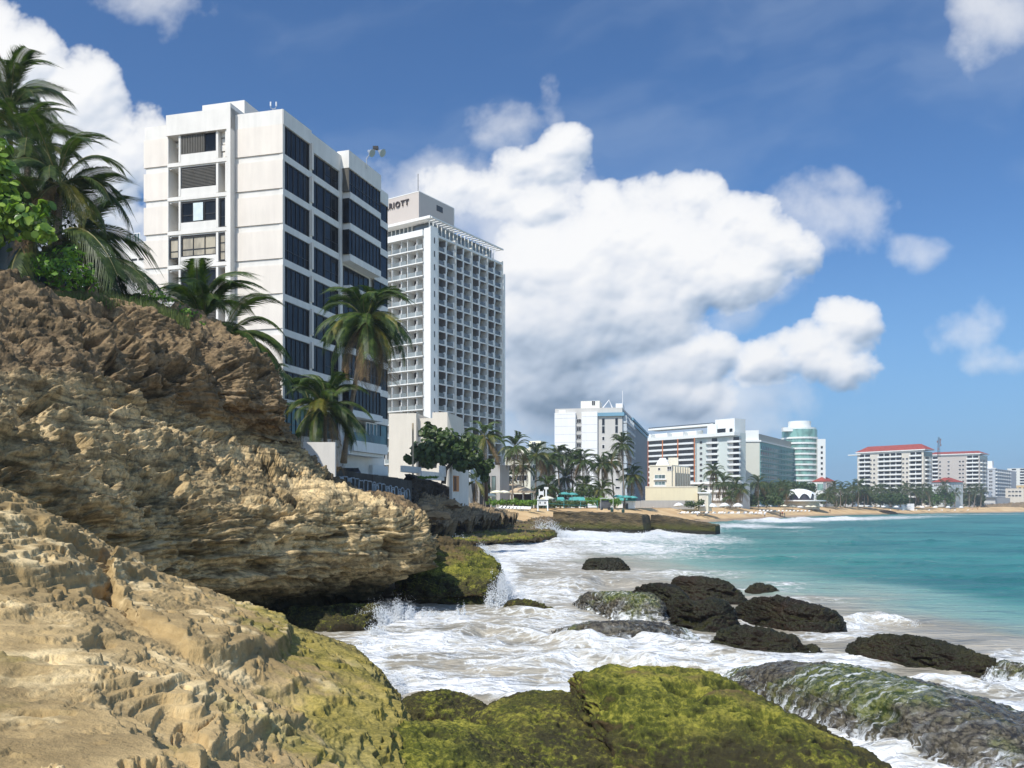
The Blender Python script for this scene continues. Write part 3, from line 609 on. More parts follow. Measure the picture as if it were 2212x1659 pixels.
hgt = N.m('ADD', N.m('MULTIPLY', bump1, .45), N.m('ADD', N.m('MULTIPLY', bump2, 1.4), N.m('MULTIPLY', thick, .10)))
fc = N.mix(thick, (.62, .62, .58, 1), (.86, .87, .87, 1))
col = N.mix(fm, wc, fc)
rg = N.m('MULTIPLY_ADD', fm, .4, .3)
bsdf(N, o, col, rg, .16, bump=hgt, bstr=1., bdist=.55)
tag(link('sea', me, m), kind='structure')
# seabed and land under everything
mb = MB(); mb.prism([(-9500, -300), (9500, -300), (9500, 9500), (-9500, 9500)], -3., -2.5)
tag(mb.build('seabed', plain('sand_bed', (.35, .28, .18, 1))), kind='structure')
# ---- building kit
class Face:
    """upright wall plane: u runs to the right as seen from outside, n outwards, z is height above the sea"""
    def __init__(s, o, R):
        s.o = np.array([o[0], o[1], 0.]); R = np.array([R[0], R[1], 0.]); s.R = R/np.linalg.norm(R); s.N = np.array([s.R[1], -s.R[0], 0.])
        s.fr = (s.o, s.R, s.N)
    def u(s, X, n=0.):
        k = (X-CX)/F; p = s.o+s.N*n; return (k*p[1]-p[0])/(s.R[0]-k*s.R[1])
    def z(s, X, Y, n=0.):
        p = s.o+s.N*n+s.R*s.u(X, n); return EYE-(Y-HY)/F*p[1]
    def at(s, u, z, n=0.): return s.o+s.R*u+s.N*n+np.array([0, 0, z])
    def mat(s, u, z, n=0.):
        p = s.at(u, z, n); M = Matrix(((s.R[0], -s.N[0], 0, p[0]), (s.R[1], -s.N[1], 0, p[1]), (0, 0, 1, p[2]), (0, 0, 0, 1))); return M
    def box(s, mb, u0, u1, z0, z1, n0, n1, m=0): mb.box(s.fr, u0, u1, z0, z1, n0, n1, m)
UNIT = (np.zeros(3), np.array([1., 0, 0]), np.array([0, -1., 0]))      # local frame: n is towards the viewer (-y)
def corner(X, D, aR, aL, Xl, Xr):
    """corner at pixel column X and distance D; faces run away at aR (right) and aL (left) degrees off the line of sight"""
    Cn = P(X, HY, D); dR = np.array([math.sin(math.radians(aR)), math.cos(math.radians(aR))]); dL = np.array([-math.sin(math.radians(aL)), math.cos(math.radians(aL))])
    f = Face(Cn, dR); LR = f.u(Xr); k = (Xl-CX)/F; LL = (k*Cn[1]-Cn[0])/(dL[0]-k*dL[1])
    A = Cn[:2]+dL*LL; B = Cn[:2]+dR*LR
    fl = Face(A, -dL); fl.L = LL; f.L = LR; fl.o[2] = 0
    return fl, f, [tuple(A), tuple(Cn[:2]), tuple(B), tuple(A+dR*LR)]
def zc(f_D, Y): return EYE-(Y-HY)/F*f_D
def parts(parent, name, mesh, mats, slots, limit=100, sub=None):
    """the same part at many spots: the first ones single, whatever is past the limit as one mesh"""
    for m_ in mats: mesh.materials.append(m_)
    for k, M in enumerate(slots[:limit]):
        o = bpy.data.objects.new(name, mesh); C.objects.link(o); o.parent = parent; o.matrix_parent_inverse = parent.matrix_basis.inverted(); o.matrix_basis = M
        if sub:
            q = bpy.data.objects.new(sub[0], sub[1]); C.objects.link(q); q.parent = o
    rest = slots[limit:]
    if rest:
        for nm, ms in [(name, mesh)]+([sub] if sub else []):
            nv = len(ms.vertices); co = np.empty(nv*3); ms.vertices.foreach_get('co', co); co = co.reshape(-1, 3)
            fs = [tuple(p.vertices) for p in ms.polygons]; mi = [p.material_index for p in ms.polygons]
            V, Fc, Mi = [], [], []
            for k, M in enumerate(rest):
                A = np.array(M); V.append(co@A[:3, :3].T+A[:3, 3]); Fc += [tuple(i+k*nv for i in q) for q in fs]; Mi += mi
            me = bpy.data.meshes.new(nm); me.from_pydata(np.concatenate(V).tolist(), [], Fc); me.polygons.foreach_set('material_index', Mi)
            for m_ in ms.materials: me.materials.append(m_)
            o = bpy.data.objects.new(nm, me); C.objects.link(o); o.parent = parent; o.matrix_parent_inverse = parent.matrix_basis.inverted(); o['kind'] = 'stuff'
def mesh_of(mb, name):
    me = bpy.data.meshes.new(name); me.from_pydata([tuple(p) for p in mb.v], [], mb.f); me.polygons.foreach_set('material_index', mb.m); return me
def win_mesh(w, h, cols, rows, fw=.06, d=.08):
    fr = MB(); pn_ = MB()
    for x0, x1, z0, z1 in [(0, w, 0, fw), (0, w, h-fw, h), (0, fw, fw, h-fw), (w-fw, w, fw, h-fw)]: fr.box(UNIT, x0, x1, z0, z1, -.02, d)
    for i in range(1, cols): fr.box(UNIT, w*i/cols-fw*.4, w*i/cols+fw*.4, fw, h-fw, -.01, d*.8)
    for j in range(1, rows):
        z_ = h*(j/rows if rows != 2 else .36)
        for i in range(cols): fr.box(UNIT, w*i/cols+fw*.5, w*(i+1)/cols-fw*.5, z_-fw*.4, z_+fw*.4, -.01, d*.6)
    pn_.box(UNIT, fw*.5, w-fw*.5, fw*.5, h-fw*.5, -.04, .0)
    return mesh_of(fr, 'window'), mesh_of(pn_, 'pane')
def win(parent, face, u0, u1, z0, z1, n, cols, rows, gm, fm, fw=.06, d=.08, name='window'):
    a, b = win_mesh(u1-u0, z1-z0, cols, rows, fw, d); a.materials.append(fm); b.materials.append(gm)
    o = bpy.data.objects.new(name, a); C.objects.link(o); o.parent = parent; o.matrix_parent_inverse = parent.matrix_basis.inverted(); o.matrix_basis = face.mat(u0, z0, n)
    q = bpy.data.objects.new('pane', b); C.objects.link(q); q.parent = o
    return o
WHITE = plain('white_stucco', (.71, .685, .635), .85, .12, .5, .2, True)
CREAMP = plain('pinkish_stucco', (.725, .665, .59), .85, .10, .4, .2, True)
SHADEW = plain('sea_side_shaded_white', (.62, .64, .63), .7, .08, .5, .25, True)  # cooler, darker copy of the white: sea side shade put into the colour
DGLASS = glass_mat('dark_glass', (.010, .011, .013), .15, .7, .7, .22)
DFRAME = plain('bronze_frame', (.035, .034, .034), .4)
LGLASS = glass_mat('pale_glass', (.12, .17, .17), .1, .5, .4)
BEIGE = plain('beige_render', (.66, .60, .50), .85, .08, .4, .2, True)
GREY = plain('grey_render', (.40, .39, .37), .85, .1, .3, .2, True)
ROOF = plain('roof_gravel', (.5, .5, .48), .9)

# ---- white apartment block on the cliff
fl, fr, plan = corner(611, 79, 17.8, 75.1, 313, 838)
bd = empty('apartment_block', (plan[1][0], plan[1][1], 6.0), 'white apartment block with dark window bays and stucco panels behind the cliff', 'apartment building')
PT = 3.11; Z0 = 38.45                                   # storey height, top of the topmost panel
uS = fl.u(509); uM = fl.u(370); LL = fl.L; zr = 39.8; DEP = -13.
mb = MB()
ins = .9
A, Cn, B, E = [np.array(p) for p in plan]; 
back = lambda f, u, n: tuple(f.at(u, 0, n)[:2])
mb.prism([back(fl, 0, -.3), back(fl, uM, -.3), back(fl, uM, -1.6), back(fl, uS, -1.6), back(fl, uS, -.3), back(fl, LL-.35, -.3), back(fr, fr.L, -.45), tuple(np.array(back(fl, 0, -.3))+fr.R[:2]*fr.L)], 5.5, 37.6)
# parapet crown pieces
fl.box(mb, uS, LL, 38.47, zr, -.28, 0.06); fl.box(mb, uM+.02, uS, 38.3, zr+.38, -1.5, .80); fl.box(mb, 0, uM, 38.0, zr-.12, -.28, .04)
fr.box(mb, 0.0, fr.u(672), 38.47, zr, -.4, .06); fr.box(mb, fr.u(672), fr.u(738), 38.0, zr-.1, -.5, -.06)
fr.box(mb, fr.u(738), fr.u(823, .8), 38.4, zr+.35, -.5, .82); fr.box(mb, fr.u(823, .8)+.02, fr.L, 37.9, zr-.5, -.5, .05)
fl.box(mb, .5, LL-.5, 37.7, 38.1, -12, -.45)
# fin and pilasters
fl.box(mb, uS-.40, uS, 6, zr+.75, -1.4, .84)
for X in (669, 735): fr.box(mb, fr.u(X)-.0, fr.u(X)+.40, 6, 38.4, -.3, .02)
# bands, slabs and ledges storey by storey
for k in range(10):
    t = Z0-PT*k-2.55
    fl.box(mb, uS+.01, LL-.02, t-.56, t, -.28, -.02)
    fl.box(mb, .12, uM-.01, t-.56, t, -.28, -.02)
    fr.box(mb, -.02, fr.u(669), t-.58, t+.02, -.35, .03)
    fr.box(mb, fr.u(669)+.42, fr.u(735), t-.50, t+.12, -.4, -.12)
    if k not in (8, 9): fr.box(mb, fr.u(737)+.42, fr.u(823, .8), t-.48, t+.18, -.4, .80)
    fr.box(mb, fr.u(823, .8)+.02, fr.L, t-.6, t+.1, -.4, .0)
    fl.box(mb, uM+.03, uS-.42, t-.40, t-.06, -1.5, .62)
    fl.box(mb, uM+.03, uS-.42, t-.52, t-.40, -1.5, .50)
    w = (uS-.4)-uM
    fl.box(mb, uM+w*.185, uM+w*.83, t-.04, t+.66, -1.5, .56)
    for a_, b_ in ((0, .02), (.185, .222), (.80, .842), (.955, 1.)): fl.box(mb, uM+w*a_+.04, uM+w*b_, t-.02, t+2.62, -1.5, .60 if a_ not in (.955,) else .66)
    fl.box(mb, uM+w*.03, uM+w*.06, t-.6, t-.42, .2, .5)
mb.build('wall', WHITE, bd)
pen = MB()
for k in range(10):
    t = Z0-PT*k
    mb = MB(); fl.box(mb, uS+.03, LL+.03, t-2.53, t, -.28, .09); mb.build('stucco_panel', CREAMP, bd)
    mb = MB(); fl.box(mb, -.06, uM-.03, t-2.53, t, -.28, .09); mb.build('stucco_panel', CREAMP, bd)
    mb = MB(); fr.box(mb, fr.u(669)+.05, fr.u(669)+.38, t-2.3, t+.15, .025, .22); mb.build('pilaster_panel', CREAMP, bd)
u0, u1 = fl.u(437, -2), fl.u(528, -2)
fl.box(pen, u0, u1, 38.2, fl.z(528, 216, -2), -8.5, -2); fl.box(pen, u1+.01, u1+.3, 38.2, 41.0, -8.5, -7.)
pen.build('penthouse', WHITE, bd)
mb = MB(); fl.box(mb, u0+.6, u0+2.2, fl.z(445, 247, -2), fl.z(445, 244, -2), -2.1, -1.97); mb.build('vent', DFRAME, bd)
SHUT = plain('corrugated_shutter', (.13, .12, .10), .6); BLIND = glass_mat('window_with_blinds', (.36, .31, .22), .25, .25, 1.2)
w = (uS-.4)-uM
for k in range(9):
    b_ = Z0-PT*k-2.55
    u0, u1 = uM+w*.225, uM+w*.80
    gm = BLIND if k == 3 else DGLASS
    win(bd, fl, u0, u1, b_+.68, b_+2.50, .40, 3, 2 if k in (2, 3, 6) else 1, gm, DFRAME, .09)
    if k in (0, 1, 5, 7):
        mb = MB()
        if k == 0:
            for i in range(14): fl.box(mb, u0+.05+i*.17, u0+.14+i*.17, b_+.7, b_+2.48, .50, .56)
            fl.box(mb, u0+.05, u0+2.4, b_+.7, b_+2.48, .46, .49)
        else:
            for i in range(13): fl.box(mb, u0+.1, u1-.1, b_+.78+i*.13, b_+.84+i*.13, .50, .55)
        mb.build('shutter', SHUT, bd)
    if k == 2:
        mb = MB(); um = (u0+u1)/2; fl.box(mb, um-.5, um+.5, b_+.75, b_+2.35, .55, .60); mb.build('open_sash', plain('white_sash', (.62, .70, .70), .3), bd)
    if k == 3:
        win(bd, fl, uM+w*.03, uM+w*.18, b_+.6, b_+2.4, .42, 1, 2, BLIND, DFRAME, .08); win(bd, fl, uM+w*.85, uM+w*.95, b_+.1, b_+2.5, .42, 1, 3, BLIND, DFRAME, .08)
    else:
        win(bd, fl, uM+w*.12, uM+w*.18, b_+.05, b_+2.4, -1.45, 1, 1, DGLASS, DFRAME, .06)
        if k == 0:
            mb = MB()
            for i in range(4): fl.box(mb, uM+w*.85, uM+w*.95, b_+.1+i*.62, b_+.62+i*.62, -.6, .1+.08*(i % 2))
            mb.build('shelf_screen', WHITE, bd)
        else: win(bd, fl, uM+w*(.85 if k == 2 else .90), uM+w*.952, b_+.05, b_+2.5, .35 if k == 2 else -1.4, 1, 2, DGLASS, DFRAME, .06)
# sea side bays
GREENG = glass_mat('sea_green_glass', (.035, .085, .095), .06, .5, .5, .5)
uA, uB, uC, uD, uEnd = fr.u(669), fr.u(735), fr.u(735)+.42, fr.u(823, .8), fr.L
for k in range(9):
    b_ = Z0-PT*k-2.55; low = k == 8; gm = GREENG if low else DGLASS
    win(bd, fr, .10, uA-.02, b_+.02, b_+2.52, -.12, 6 if k % 2 == 0 else 5, 2 if k in (3, 8) else 1, gm, DFRAME, .07)
    um = uA+.44+(uB-uA-.44)*.5
    for a_, c_ in ((uA+.46, um-.04), (um+.05, uB-.03)): win(bd, fr, a_, c_, b_+.12, b_+2.58, -.28, 2, 2 if a_ > um else 1, gm, DFRAME, .06)
    if k not in (3, 4, 8): win(bd, fr, uC+.02, uD-.02, b_+.2, b_+2.60, .66, 9, 2 if k in (0, 6) else 1, gm, DFRAME, .07)
    elif k != 8: win(bd, fr, uC+.9, uD-.6, b_+.2, b_+2.40, -.4, 5, 1, gm, DFRAME, .07)
    else: win(bd, fr, uD-2.6, uD-.1, b_+.1, b_+2.4, .3, 3, 2, GREENG, plain('white_frame', (.7, .7, .68)), .1)
    win(bd, fr, uD+.05, uEnd-.03, b_+.1, b_+2.48, -.1, 2, 1, gm, DFRAME, .06)
for k in (0, 1, 2, 5, 6, 7):
    mb = MB(); b_ = Z0-PT*k-2.55; mb.box((fr.at(uC-.02, 0, 0), fr.N, -fr.R), .06, .78, b_+.2, b_+2.6, 0, .04)
    if k in (0,):
        for i in range(5): mb.box((fr.at(uC-.02, 0, 0), fr.N, -fr.R), .08+i*.14, .16+i*.14, b_+.2, b_+2.6, .04, .09)
    mb.build('side_screen', SHUT if k == 0 else DGLASS, bd)
mb = MB()
for z_ in (Z0-PT*8-2.55-.9,): fr.box(mb, uC, uD+.4, z_, z_+1.05, -.3, 1.3)
fr.box(mb, uC, uD, Z0-PT*7-2.55-.5, Z0-PT*7-2.55+.1, -.3, 1.0); fr.box(mb, uC-.3, uD+.4, Z0-PT*8-2.55-1.25, Z0-PT*8-2.55-.92, -.3, .9)
mb.build('balcony', SHADEW, bd)
mb = MB(); z_ = Z0-PT*8-2.55+.15; fr.box(mb, uC+.1, uD+.3, z_, z_+.85, 1.2, 1.24); mb.build('balcony_glass', GREENG, bd)
mb = MB(); fr.box(mb, -.02, .85, 5.8, Z0-PT*8-2.57-.6, -.3, -.05); fr.box(mb, uA, uC+.2, 6, Z0-PT*8-3.2, -.3, .05); fr.box(mb, uA, uEnd, 5.8, 8.0, -4, -3.2); fr.box(mb, uD-.4, uEnd, 5.8, 9, -.4, 0); mb.build('base_wall', SHADEW, bd)
# floodlight and rooftop aerial
def flood(f, u, z, n, lab):
    r0 = empty('floodlight', f.at(u, z, n), lab, 'floodlight'); MT = plain('aluminium', (.5, .52, .52), .4, metal=.6); DK = plain('black_metal', (.03, .03, .03), .5)
    mb = MB(); p = f.at(u, z, n); mb.tube([p, p+[0, 0, 1.], p+[.5, -.1, 1.7], p+[1.0, -.2, 1.9]], .05); mb.build('bracket', MT, r0)
    mb = MB(); q = p+np.array([1.0, -.2, 1.9]); mb.box((q, np.array([1., 0, 0]), np.array([0, -1., 0])), -.3, .25, .0, .3, -.2, .2); mb.build('ballast_box', DK, r0)
    for dx in (.9, 0):
        mb = MB(); q = p+np.array([1.3-dx*1.2, -.2, 1.75]); mb.tube([q, q+[.1, -.1, -.1], q+[.45, -.3, -.35]], [.12, .16, .42], 14); mb.build('lamp_head', MT, r0)
flood(fr, fr.u(775), 39.6, .9, 'twin floodlight on a bent arm at the roof edge of the white block')
ae = empty('aerial', fr.at(1.2, zr, -1.2), 'small white aerial pair standing on the roof of the white block', 'aerial')
mb = MB(); p = fl.at(fl.u(587), zr, -.2)
mb.tube([p, p+[0, 0, .25]], .03); mb.tube([p+[-.2, 0, .5], p+[-.17, 0, .3], p+[0, 0, .2], p+[.25, 0, .3], p+[.3, 0, .6]], .03); mb.build('bracket', plain('aluminium', (.5, .52, .52)), ae)
for dx in (-.2, .3):
    mb = MB(); mb.tube([p+[dx, 0, .48], p+[dx, 0, .85]], .07, 8); mb.build('antenna', plain('pale_plastic', (.7, .72, .74)), ae)

# ---- tall hotel slab with gridded balconies
fl, fr, plan = corner(930, 200, 31.7, 55.6, 815, 1087)
hb = empty('hotel_tower', (plan[1][0], plan[1][1], 4.), 'tallest tower, gridded with small square balconies and a taupe roof block', 'hotel')
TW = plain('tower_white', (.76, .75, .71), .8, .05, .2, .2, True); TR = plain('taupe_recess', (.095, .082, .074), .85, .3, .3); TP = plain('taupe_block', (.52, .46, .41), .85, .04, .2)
zt = zc(200, 500); zp = zc(200, 462); nfl = 20; pt = (zt-8.)/nfl; pt = 3.02; nfl = int((zt-7)/pt)
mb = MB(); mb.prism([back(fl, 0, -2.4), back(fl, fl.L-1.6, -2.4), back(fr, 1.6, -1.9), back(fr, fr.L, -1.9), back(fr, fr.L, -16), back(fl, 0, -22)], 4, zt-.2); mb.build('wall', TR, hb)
mb = MB(); fl.box(mb, fl.L-1.9, fl.L, 6, zt+1.0, -1.7, .0)
mb.prism([back(fl, fl.L+.003, 0), back(fr, 2.4, .25), back(fr, 2.4, -1.8), back(fl, fl.L-1.88, -1.75)], 6.01, zt+1.4); fr.box(mb, fr.L-.5, fr.L, 4, zt-3.0, -2.3, .6)
fr.box(mb, 2.4, fr.L-.55, zt-.62, zt-.1, -1.9, .1); fl.box(mb, 0, fl.L-1.9, zt-.7, zt+.7, -2.4, .55); mb.build('corner_column', TW, hb)
mb = MB()
for k in range(nfl): fr.box(mb, 1.15, 1.32, zt-2.4-k*pt, zt-1.1-k*pt, .0, .28)
mb.build('slot_window', DGLASS, hb)
Rw = (fr.L-3.2); nb = 8; bw = Rw/nb
bal = MB(); bal.box(UNIT, 0, bw, 0, .16, -1.9, -.1, 2); bal.box(UNIT, 0, bw, -.06, .2, -.1, .0, 0); bal.box(UNIT, 0, bw*.86, .16, .24, -.12, .02, 0); bal.box(UNIT, -.10, .10, .0, pt, -1.88, -.14, 2); bal.box(UNIT, -.13, .13, .0, pt, -.14, .06, 0)
bal.box(UNIT, bw*.80, bw*.94, .16, 1.5, -.5, .03, 0); bal.poly([(.14, .05, pt-.02), (.5, .05, pt-.02), (.14, .05, .3), (.14, .25, pt-.02), (.5, .25, pt-.02), (.14, .25, .3)], [(0, 2, 1), (3, 4, 5), (1, 2, 5, 4)], 0)
bal.box(UNIT, .14, bw*.8, .3, 1.15, -.06, -.03, 1)
bm = mesh_of(bal, 'balcony')
RAIL = glass_mat('smoky_balustrade', (.085, .085, .08), .15, .5, .3)
dw = MB(); dw.box(UNIT, .3, bw*.52, .17, 2.45, -1.88, -1.82); dm = mesh_of(dw, 'window')
slots = sorted([(c, k) for c in range(nb) for k in range(nfl)])
parts(hb, 'balcony', bm, [TW, RAIL, plain('taupe_divider', (.21, .185, .165), .85, .2, .5)], [fr.mat(2.6+bw*c, zt-.7-pt*(k+1), 0) for c, k in slots], 100)
parts(hb, 'window', dm, [glass_mat('balcony_door', (.04, .055, .055), .1, .8, .35)], [fr.mat(2.6+bw*c, zt-.7-pt*(k+1), 0) for c, k in slots], 100)
mb = MB()
for c in range(0, nb+1, 2): fr.box(mb, 2.6+bw*c-.22, 2.6+bw*c+.22, 6, zt+.3, -1.8, .22+(.1 if c == 2 else 0))
mb.build('pier', plain('pale_pier', (.70, .67, .60), .85), hb)
bl = MB(); Lw = (fl.L-2.0)/3
bl.box(UNIT, 0, Lw, 0, .22, -2.4, .35, 0); bl.box(UNIT, Lw*.55, Lw*.58, .2, 1.4, .28, .34, 0); bl.box(UNIT, Lw*.97, Lw*1.0, .2, pt, -2.3, .05, 0); bl.box(UNIT, Lw*.5, Lw*.54, .22, pt, -2.3, -.3, 0); bl.box(UNIT, .2, Lw*.95, .24, 1.15, .28, .31, 1)
lm = mesh_of(bl, 'balcony')
ls = sorted([(-c, k) for c in range(3) for k in range(nfl)])
LRAIL = glass_mat('clear_balustrade', (.22, .24, .23), .2, .3, .3)
parts(hb, 'balcony', lm, [TW, LRAIL], [fl.mat(Lw*-c, zt-.7-pt*(k+1), 0) for c, k in ls], 60)
a_, b_ = win_mesh(Lw*.36, 2.4, 3, 1, .09); a_.materials.append(TW); b_.materials.append(LGLASS)
parts(hb, 'window', a_, [], [fl.mat(Lw*(-c)+Lw*.56, zt-.5-pt*(k+1), -2.36) for c, k in ls], 60, sub=('pane', b_))
# roof storey: glazed band under a slatted canopy
mb = MB(); fl.box(mb, 0, fl.L-2, zt+.7, zp-1, -4, -2.2); fr.box(mb, 2, fr.L-3, zt-.1, zp-1.2, -6, -1.6); mb.build('roof_storey', glass_mat('roof_storey_glass', (.10, .12, .12), .1, .4, .4), hb)
mb = MB()
for i in range(13): fl.box(mb, i*(fl.L-1)/12, i*(fl.L-1)/12+.16, zt+.7, zp-.8, -2.2, -2.0)
for i in range(18): fr.box(mb, 1.5+i*(fr.L-4)/17, 1.66+i*(fr.L-4)/17, zt-.1, zp-.8, -1.6, -1.4)
fl.box(mb, -.3, fl.L, zp-.9, zp-.3, -.5, .2); fr.box(mb, 0, fr.L-.5, zp-.9, zp-.6, .1, .45); fl.box(mb, 0, fl.L-1.5, zp-.95, zp-.8, -2.4, -.5)
for i in range(22): fr.box(mb, .4+i*(fr.L-1.6)/21, .9+i*(fr.L-1.6)/21, zp-.85, zp-.7, -1.8, .1)
mb.build('roof_canopy', TW, hb)
fl2, fr2, plan2 = corner(904.8, 205, 31.7, 55.6, 800, 980.8)
z1 = zc(205, 414); mb = MB(); mb.prism(plan2, zt-1, z1); mb.build('roof_block', TP, hb)
mb = MB(); fr2.box(mb, fr2.u(943), fr2.u(956), fr2.z(950, 458), fr2.z(950, 446), 0, .08); mb.build('vent', DFRAME, hb)
mb = MB(); fr2.box(mb, 0, fr2.L, z1, z1+.18, -.3, .05); fl2.box(mb, 0, fl2.L, z1, z1+.18, -.3, .05); fr2.box(mb, fr2.L-.15, fr2.L+.1, zt, z1, -.3, .05); mb.build('coping', TW, hb)
mb = MB(); p = fr2.at(.1, z1, -.3); mb.tube([p, p+[0, 0, 4.2]], .07, 5); mb.build('mast', DFRAME, hb)
fc = bpy.data.curves.new('lettering', 'FONT'); fc.body = 'MARRIOTT'; fc.size = 1.85; fc.extrude = .12; fc.offset = .045; fc.space_character = 1.22; fc.align_x = 'RIGHT'
to = bpy.data.objects.new('tmp', fc); C.objects.link(to); dg = bpy.context.evaluated_depsgraph_get(); tm = bpy.data.meshes.new_from_object(to.evaluated_get(dg)); bpy.data.objects.remove(to)
tm.materials.clear(); tm.materials.append(plain('dark_bronze_letters', (.05, .035, .03), .5))
lo_ = bpy.data.objects.new('lettering', tm); C.objects.link(lo_); lo_.parent = hb; lo_.matrix_parent_inverse = hb.matrix_basis.inverted()
lo_.matrix_basis = fl2.mat(fl2.u(884), fl2.z(884, 442), .16) @ Matrix.Rotation(math.radians(90), 4, 'X')
# beige service building in front of the tower, and the tower's podium
fl, fr, plan = corner(963, 165, 38, 80, 840, 990)
pb = empty('service_building', (plan[1][0], plan[1][1], 4.), 'blank beige building in front of the gridded tower with slanted right wall', 'building')
mb = MB(); u9, uq = fl.u(899), fl.u(930); zA, zB, zC = fl.z(870, 893), fl.z(915, 902), fl.z(950, 889)
fl.box(mb, 0, u9, 4, zA, -14, 0); fl.box(mb, u9+.01, uq, 4, zB, -14, -1.2)
fl.box(mb, uq+.01, fl.L, 4, zC, -14, -1.2)
e0, e1 = fl.at(fl.L, 0, -1.2), fl.at(fl.L, 0, -14); q0 = fr.at(5.2, 0, 0)
mb.poly([e0+[0, 0, 4], e0+[0, 0, zC], e1+[0, 0, zC], e1+[0, 0, 4], q0+[1.5, 1, 4], q0+[1.5, 9, 4]], [(0, 4, 1), (1, 4, 5, 2), (0, 1, 2, 3), (3, 2, 5)])
mb.build('wall', BEIGE, pb)
mb = MB(); fl.box(mb, u9+.1, u9+3.3, fl.z(915, 942), fl.z(915, 933), -1.25, -1.15); fl.box(mb, u9+.1, u9+3.6, fl.z(915, 1010), fl.z(915, 985), -1.25, -1.15); mb.build('opening', plain('dark_void', (.02, .02, .018)), pb)
fl, fr, plan = corner(1080, 205, 31.7, 70, 1013, 1100)
pd = empty('podium', (plan[1][0], plan[1][1], 4.), 'grey two storey podium with tall openings under the gridded tower', 'building')
mb = MB(); mb.prism(plan, 3.5, zc(205, 1004)); mb.build('wall', GREY, pd)
for X in (1018, 1036, 1050, 1062): win(pd, fl, fl.u(X), fl.u(X+9), 4.3, zc(205, 1028), .02, 1, 2, LGLASS if X > 1055 else DGLASS, DFRAME)
# ---- the resort front further along the bay
def slots_of(face, us, zs, n): return [face.mat(u, z, n) for u in us for z in zs]
def wins(parent, face, us, zs, w, h, n, gm, fm, cols=2, rows=1, fw=.1, limit=100):
    a, b = win_mesh(w, h, cols, rows, fw); a.materials.append(fm); b.materials.append(gm)
    parts(parent, 'window', a, [], slots_of(face, us, zs, n), limit, sub=('pane', b))
def bldg(name, X, D, aR, aL, Xl, Xr, Ytop, lab, cat, wm, zb=3.0):
    fl, fr, plan = corner(X, D, aR, aL, Xl, Xr); r0 = empty(name, (plan[1][0], plan[1][1], zb), lab, cat)
    zt = zc(D, Ytop); mb = MB(); mb.prism(plan, zb, zt); mb.build('wall', wm, r0); return fl, fr, plan, r0, zt
def lin_(a, b, n): return [a+(b-a)*i/(n-1) for i in range(n)]
OWHITE = plain('old_white_paint', (.80, .80, .79), .85, .06, .12, .2, True); OGREY = plain('warm_grey_paint', (.56, .54, .50), .85, .07, .12, .2, True)
BLUEP = plain('blue_band_paint', (.17, .33, .43), .7, .08, .1); SLATE = plain('slate_blue_paint', (.17, .21, .24), .7, .2, .15, .3, True)
# three part tower: white slabs, stair slot, grey wing with blue band, slate sea side
fl, fr, plan, b3, zt = bldg('condominium', 1344, 335, 13, 78, 1199, 1398, 880, 'white and grey condominium with a blue band near its roof and slate blue sea side', 'apartment building', OGREY)
u1, u2, u3 = fl.u(1244), fl.u(1257), fl.u(1291)
za, zb_ = zc(338, 895), zc(337, 890)
mb = MB(); fl.box(mb, 0, u1, 3, za, -12, 1.2); fl.box(mb, u2, u3, 3, zb_, -12, 1.0); fl.box(mb, 0, u1, za, za+.6, -1, 1.25); fl.box(mb, 1.5, 4, za+.6, za+1.8, -4, 0); mb.build('white_slab', OWHITE, b3)
mb = MB()
for k in range(12):
    z = za-1.5-k*3.05
    fl.box(mb, .1, u1-.1, z, z+.08, 1.2, 1.235); fl.box(mb, u2+.1, u3-.1, z+.5, z+.58, 1.0, 1.035)
mb.build('joint_line', plain('joint_grey', (.42, .42, .42)), b3)  # thin grey lines mark the joints of the white slabs
mb = MB(); fl.box(mb, u2-.5, fl.u(1295), zb_, zc(335, 864), -9, -.5); mb.build('penthouse', plain('cream_paint', (.80, .77, .68), .85, .06, .2, .2, True), b3)
wins(b3, fl, [fl.u(1278)], [zc(335, 874)], 1.3, 1.8, -.48, DGLASS, OWHITE)
SW = []
wins(b3, fl, [u1+.35], [za-3.4-k*3.05 for k in range(11)], 1.7, 1.7, .25, DGLASS, OWHITE, 2, 1)
mb = MB()
for k in range(11): fl.box(mb, u1+.05, u2-.05, za-4.6-k*3.05, za-3.7-k*3.05, -.2, .5)
mb.build('stair_parapet', OGREY, b3)
mb = MB(); fl.box(mb, u3-.6, fl.L+.8, zc(335, 898.5), zc(335, 891), -6, .9); fr.box(mb, .01, fr.L*.95, zc(335, 898.5), zc(335, 892), -3, .7); fr.box(mb, fr.L*.3, fr.L, zc(335, 888), zc(335, 882), -3, .9); mb.build('blue_band', BLUEP, b3)
mb = MB(); fl.box(mb, fl.u(1329), fl.L, zt, zc(335, 870), -10, -2); mb.build('roof_room', OWHITE, b3)
mb = MB(); p = fl.at(fl.u(1312), zt, -3); mb.tube([p+[-2, 0, .2], p+[.3, 0, 3.2], p+[1.6, 0, .2]], .25, 5); p = fl.at(fl.u(1343), zc(335, 870), -4); mb.tube([p, p+[0, 0, 5]], .12, 4); mb.build('roof_frame', OWHITE, b3)
for X in (1300.5, 1329): wins(b3, fl, [fl.u(X)], [zc(335, 935)-0*k for k in (0,)]+[zc(335, 918)], 1.0, 2.6, .05, DGLASS, SLATE, 1, 1)
wins(b3, fl, [fl.u(1300.5)], [zc(335, 951)-3.05*k for k in range(9)], 1.0, 1.5, .05, DGLASS, OWHITE, 1, 1)
wins(b3, fl, [fl.u(1329)], [zc(335, 951)-3.05*k for k in range(9)], 1.8, .9, .05, DGLASS, OWHITE, 1, 1)
mb = MB(); fr.box(mb, .05, fr.L, 3, zt-1.0, .0, .25); mb.build('sea_side', SLATE, b3)
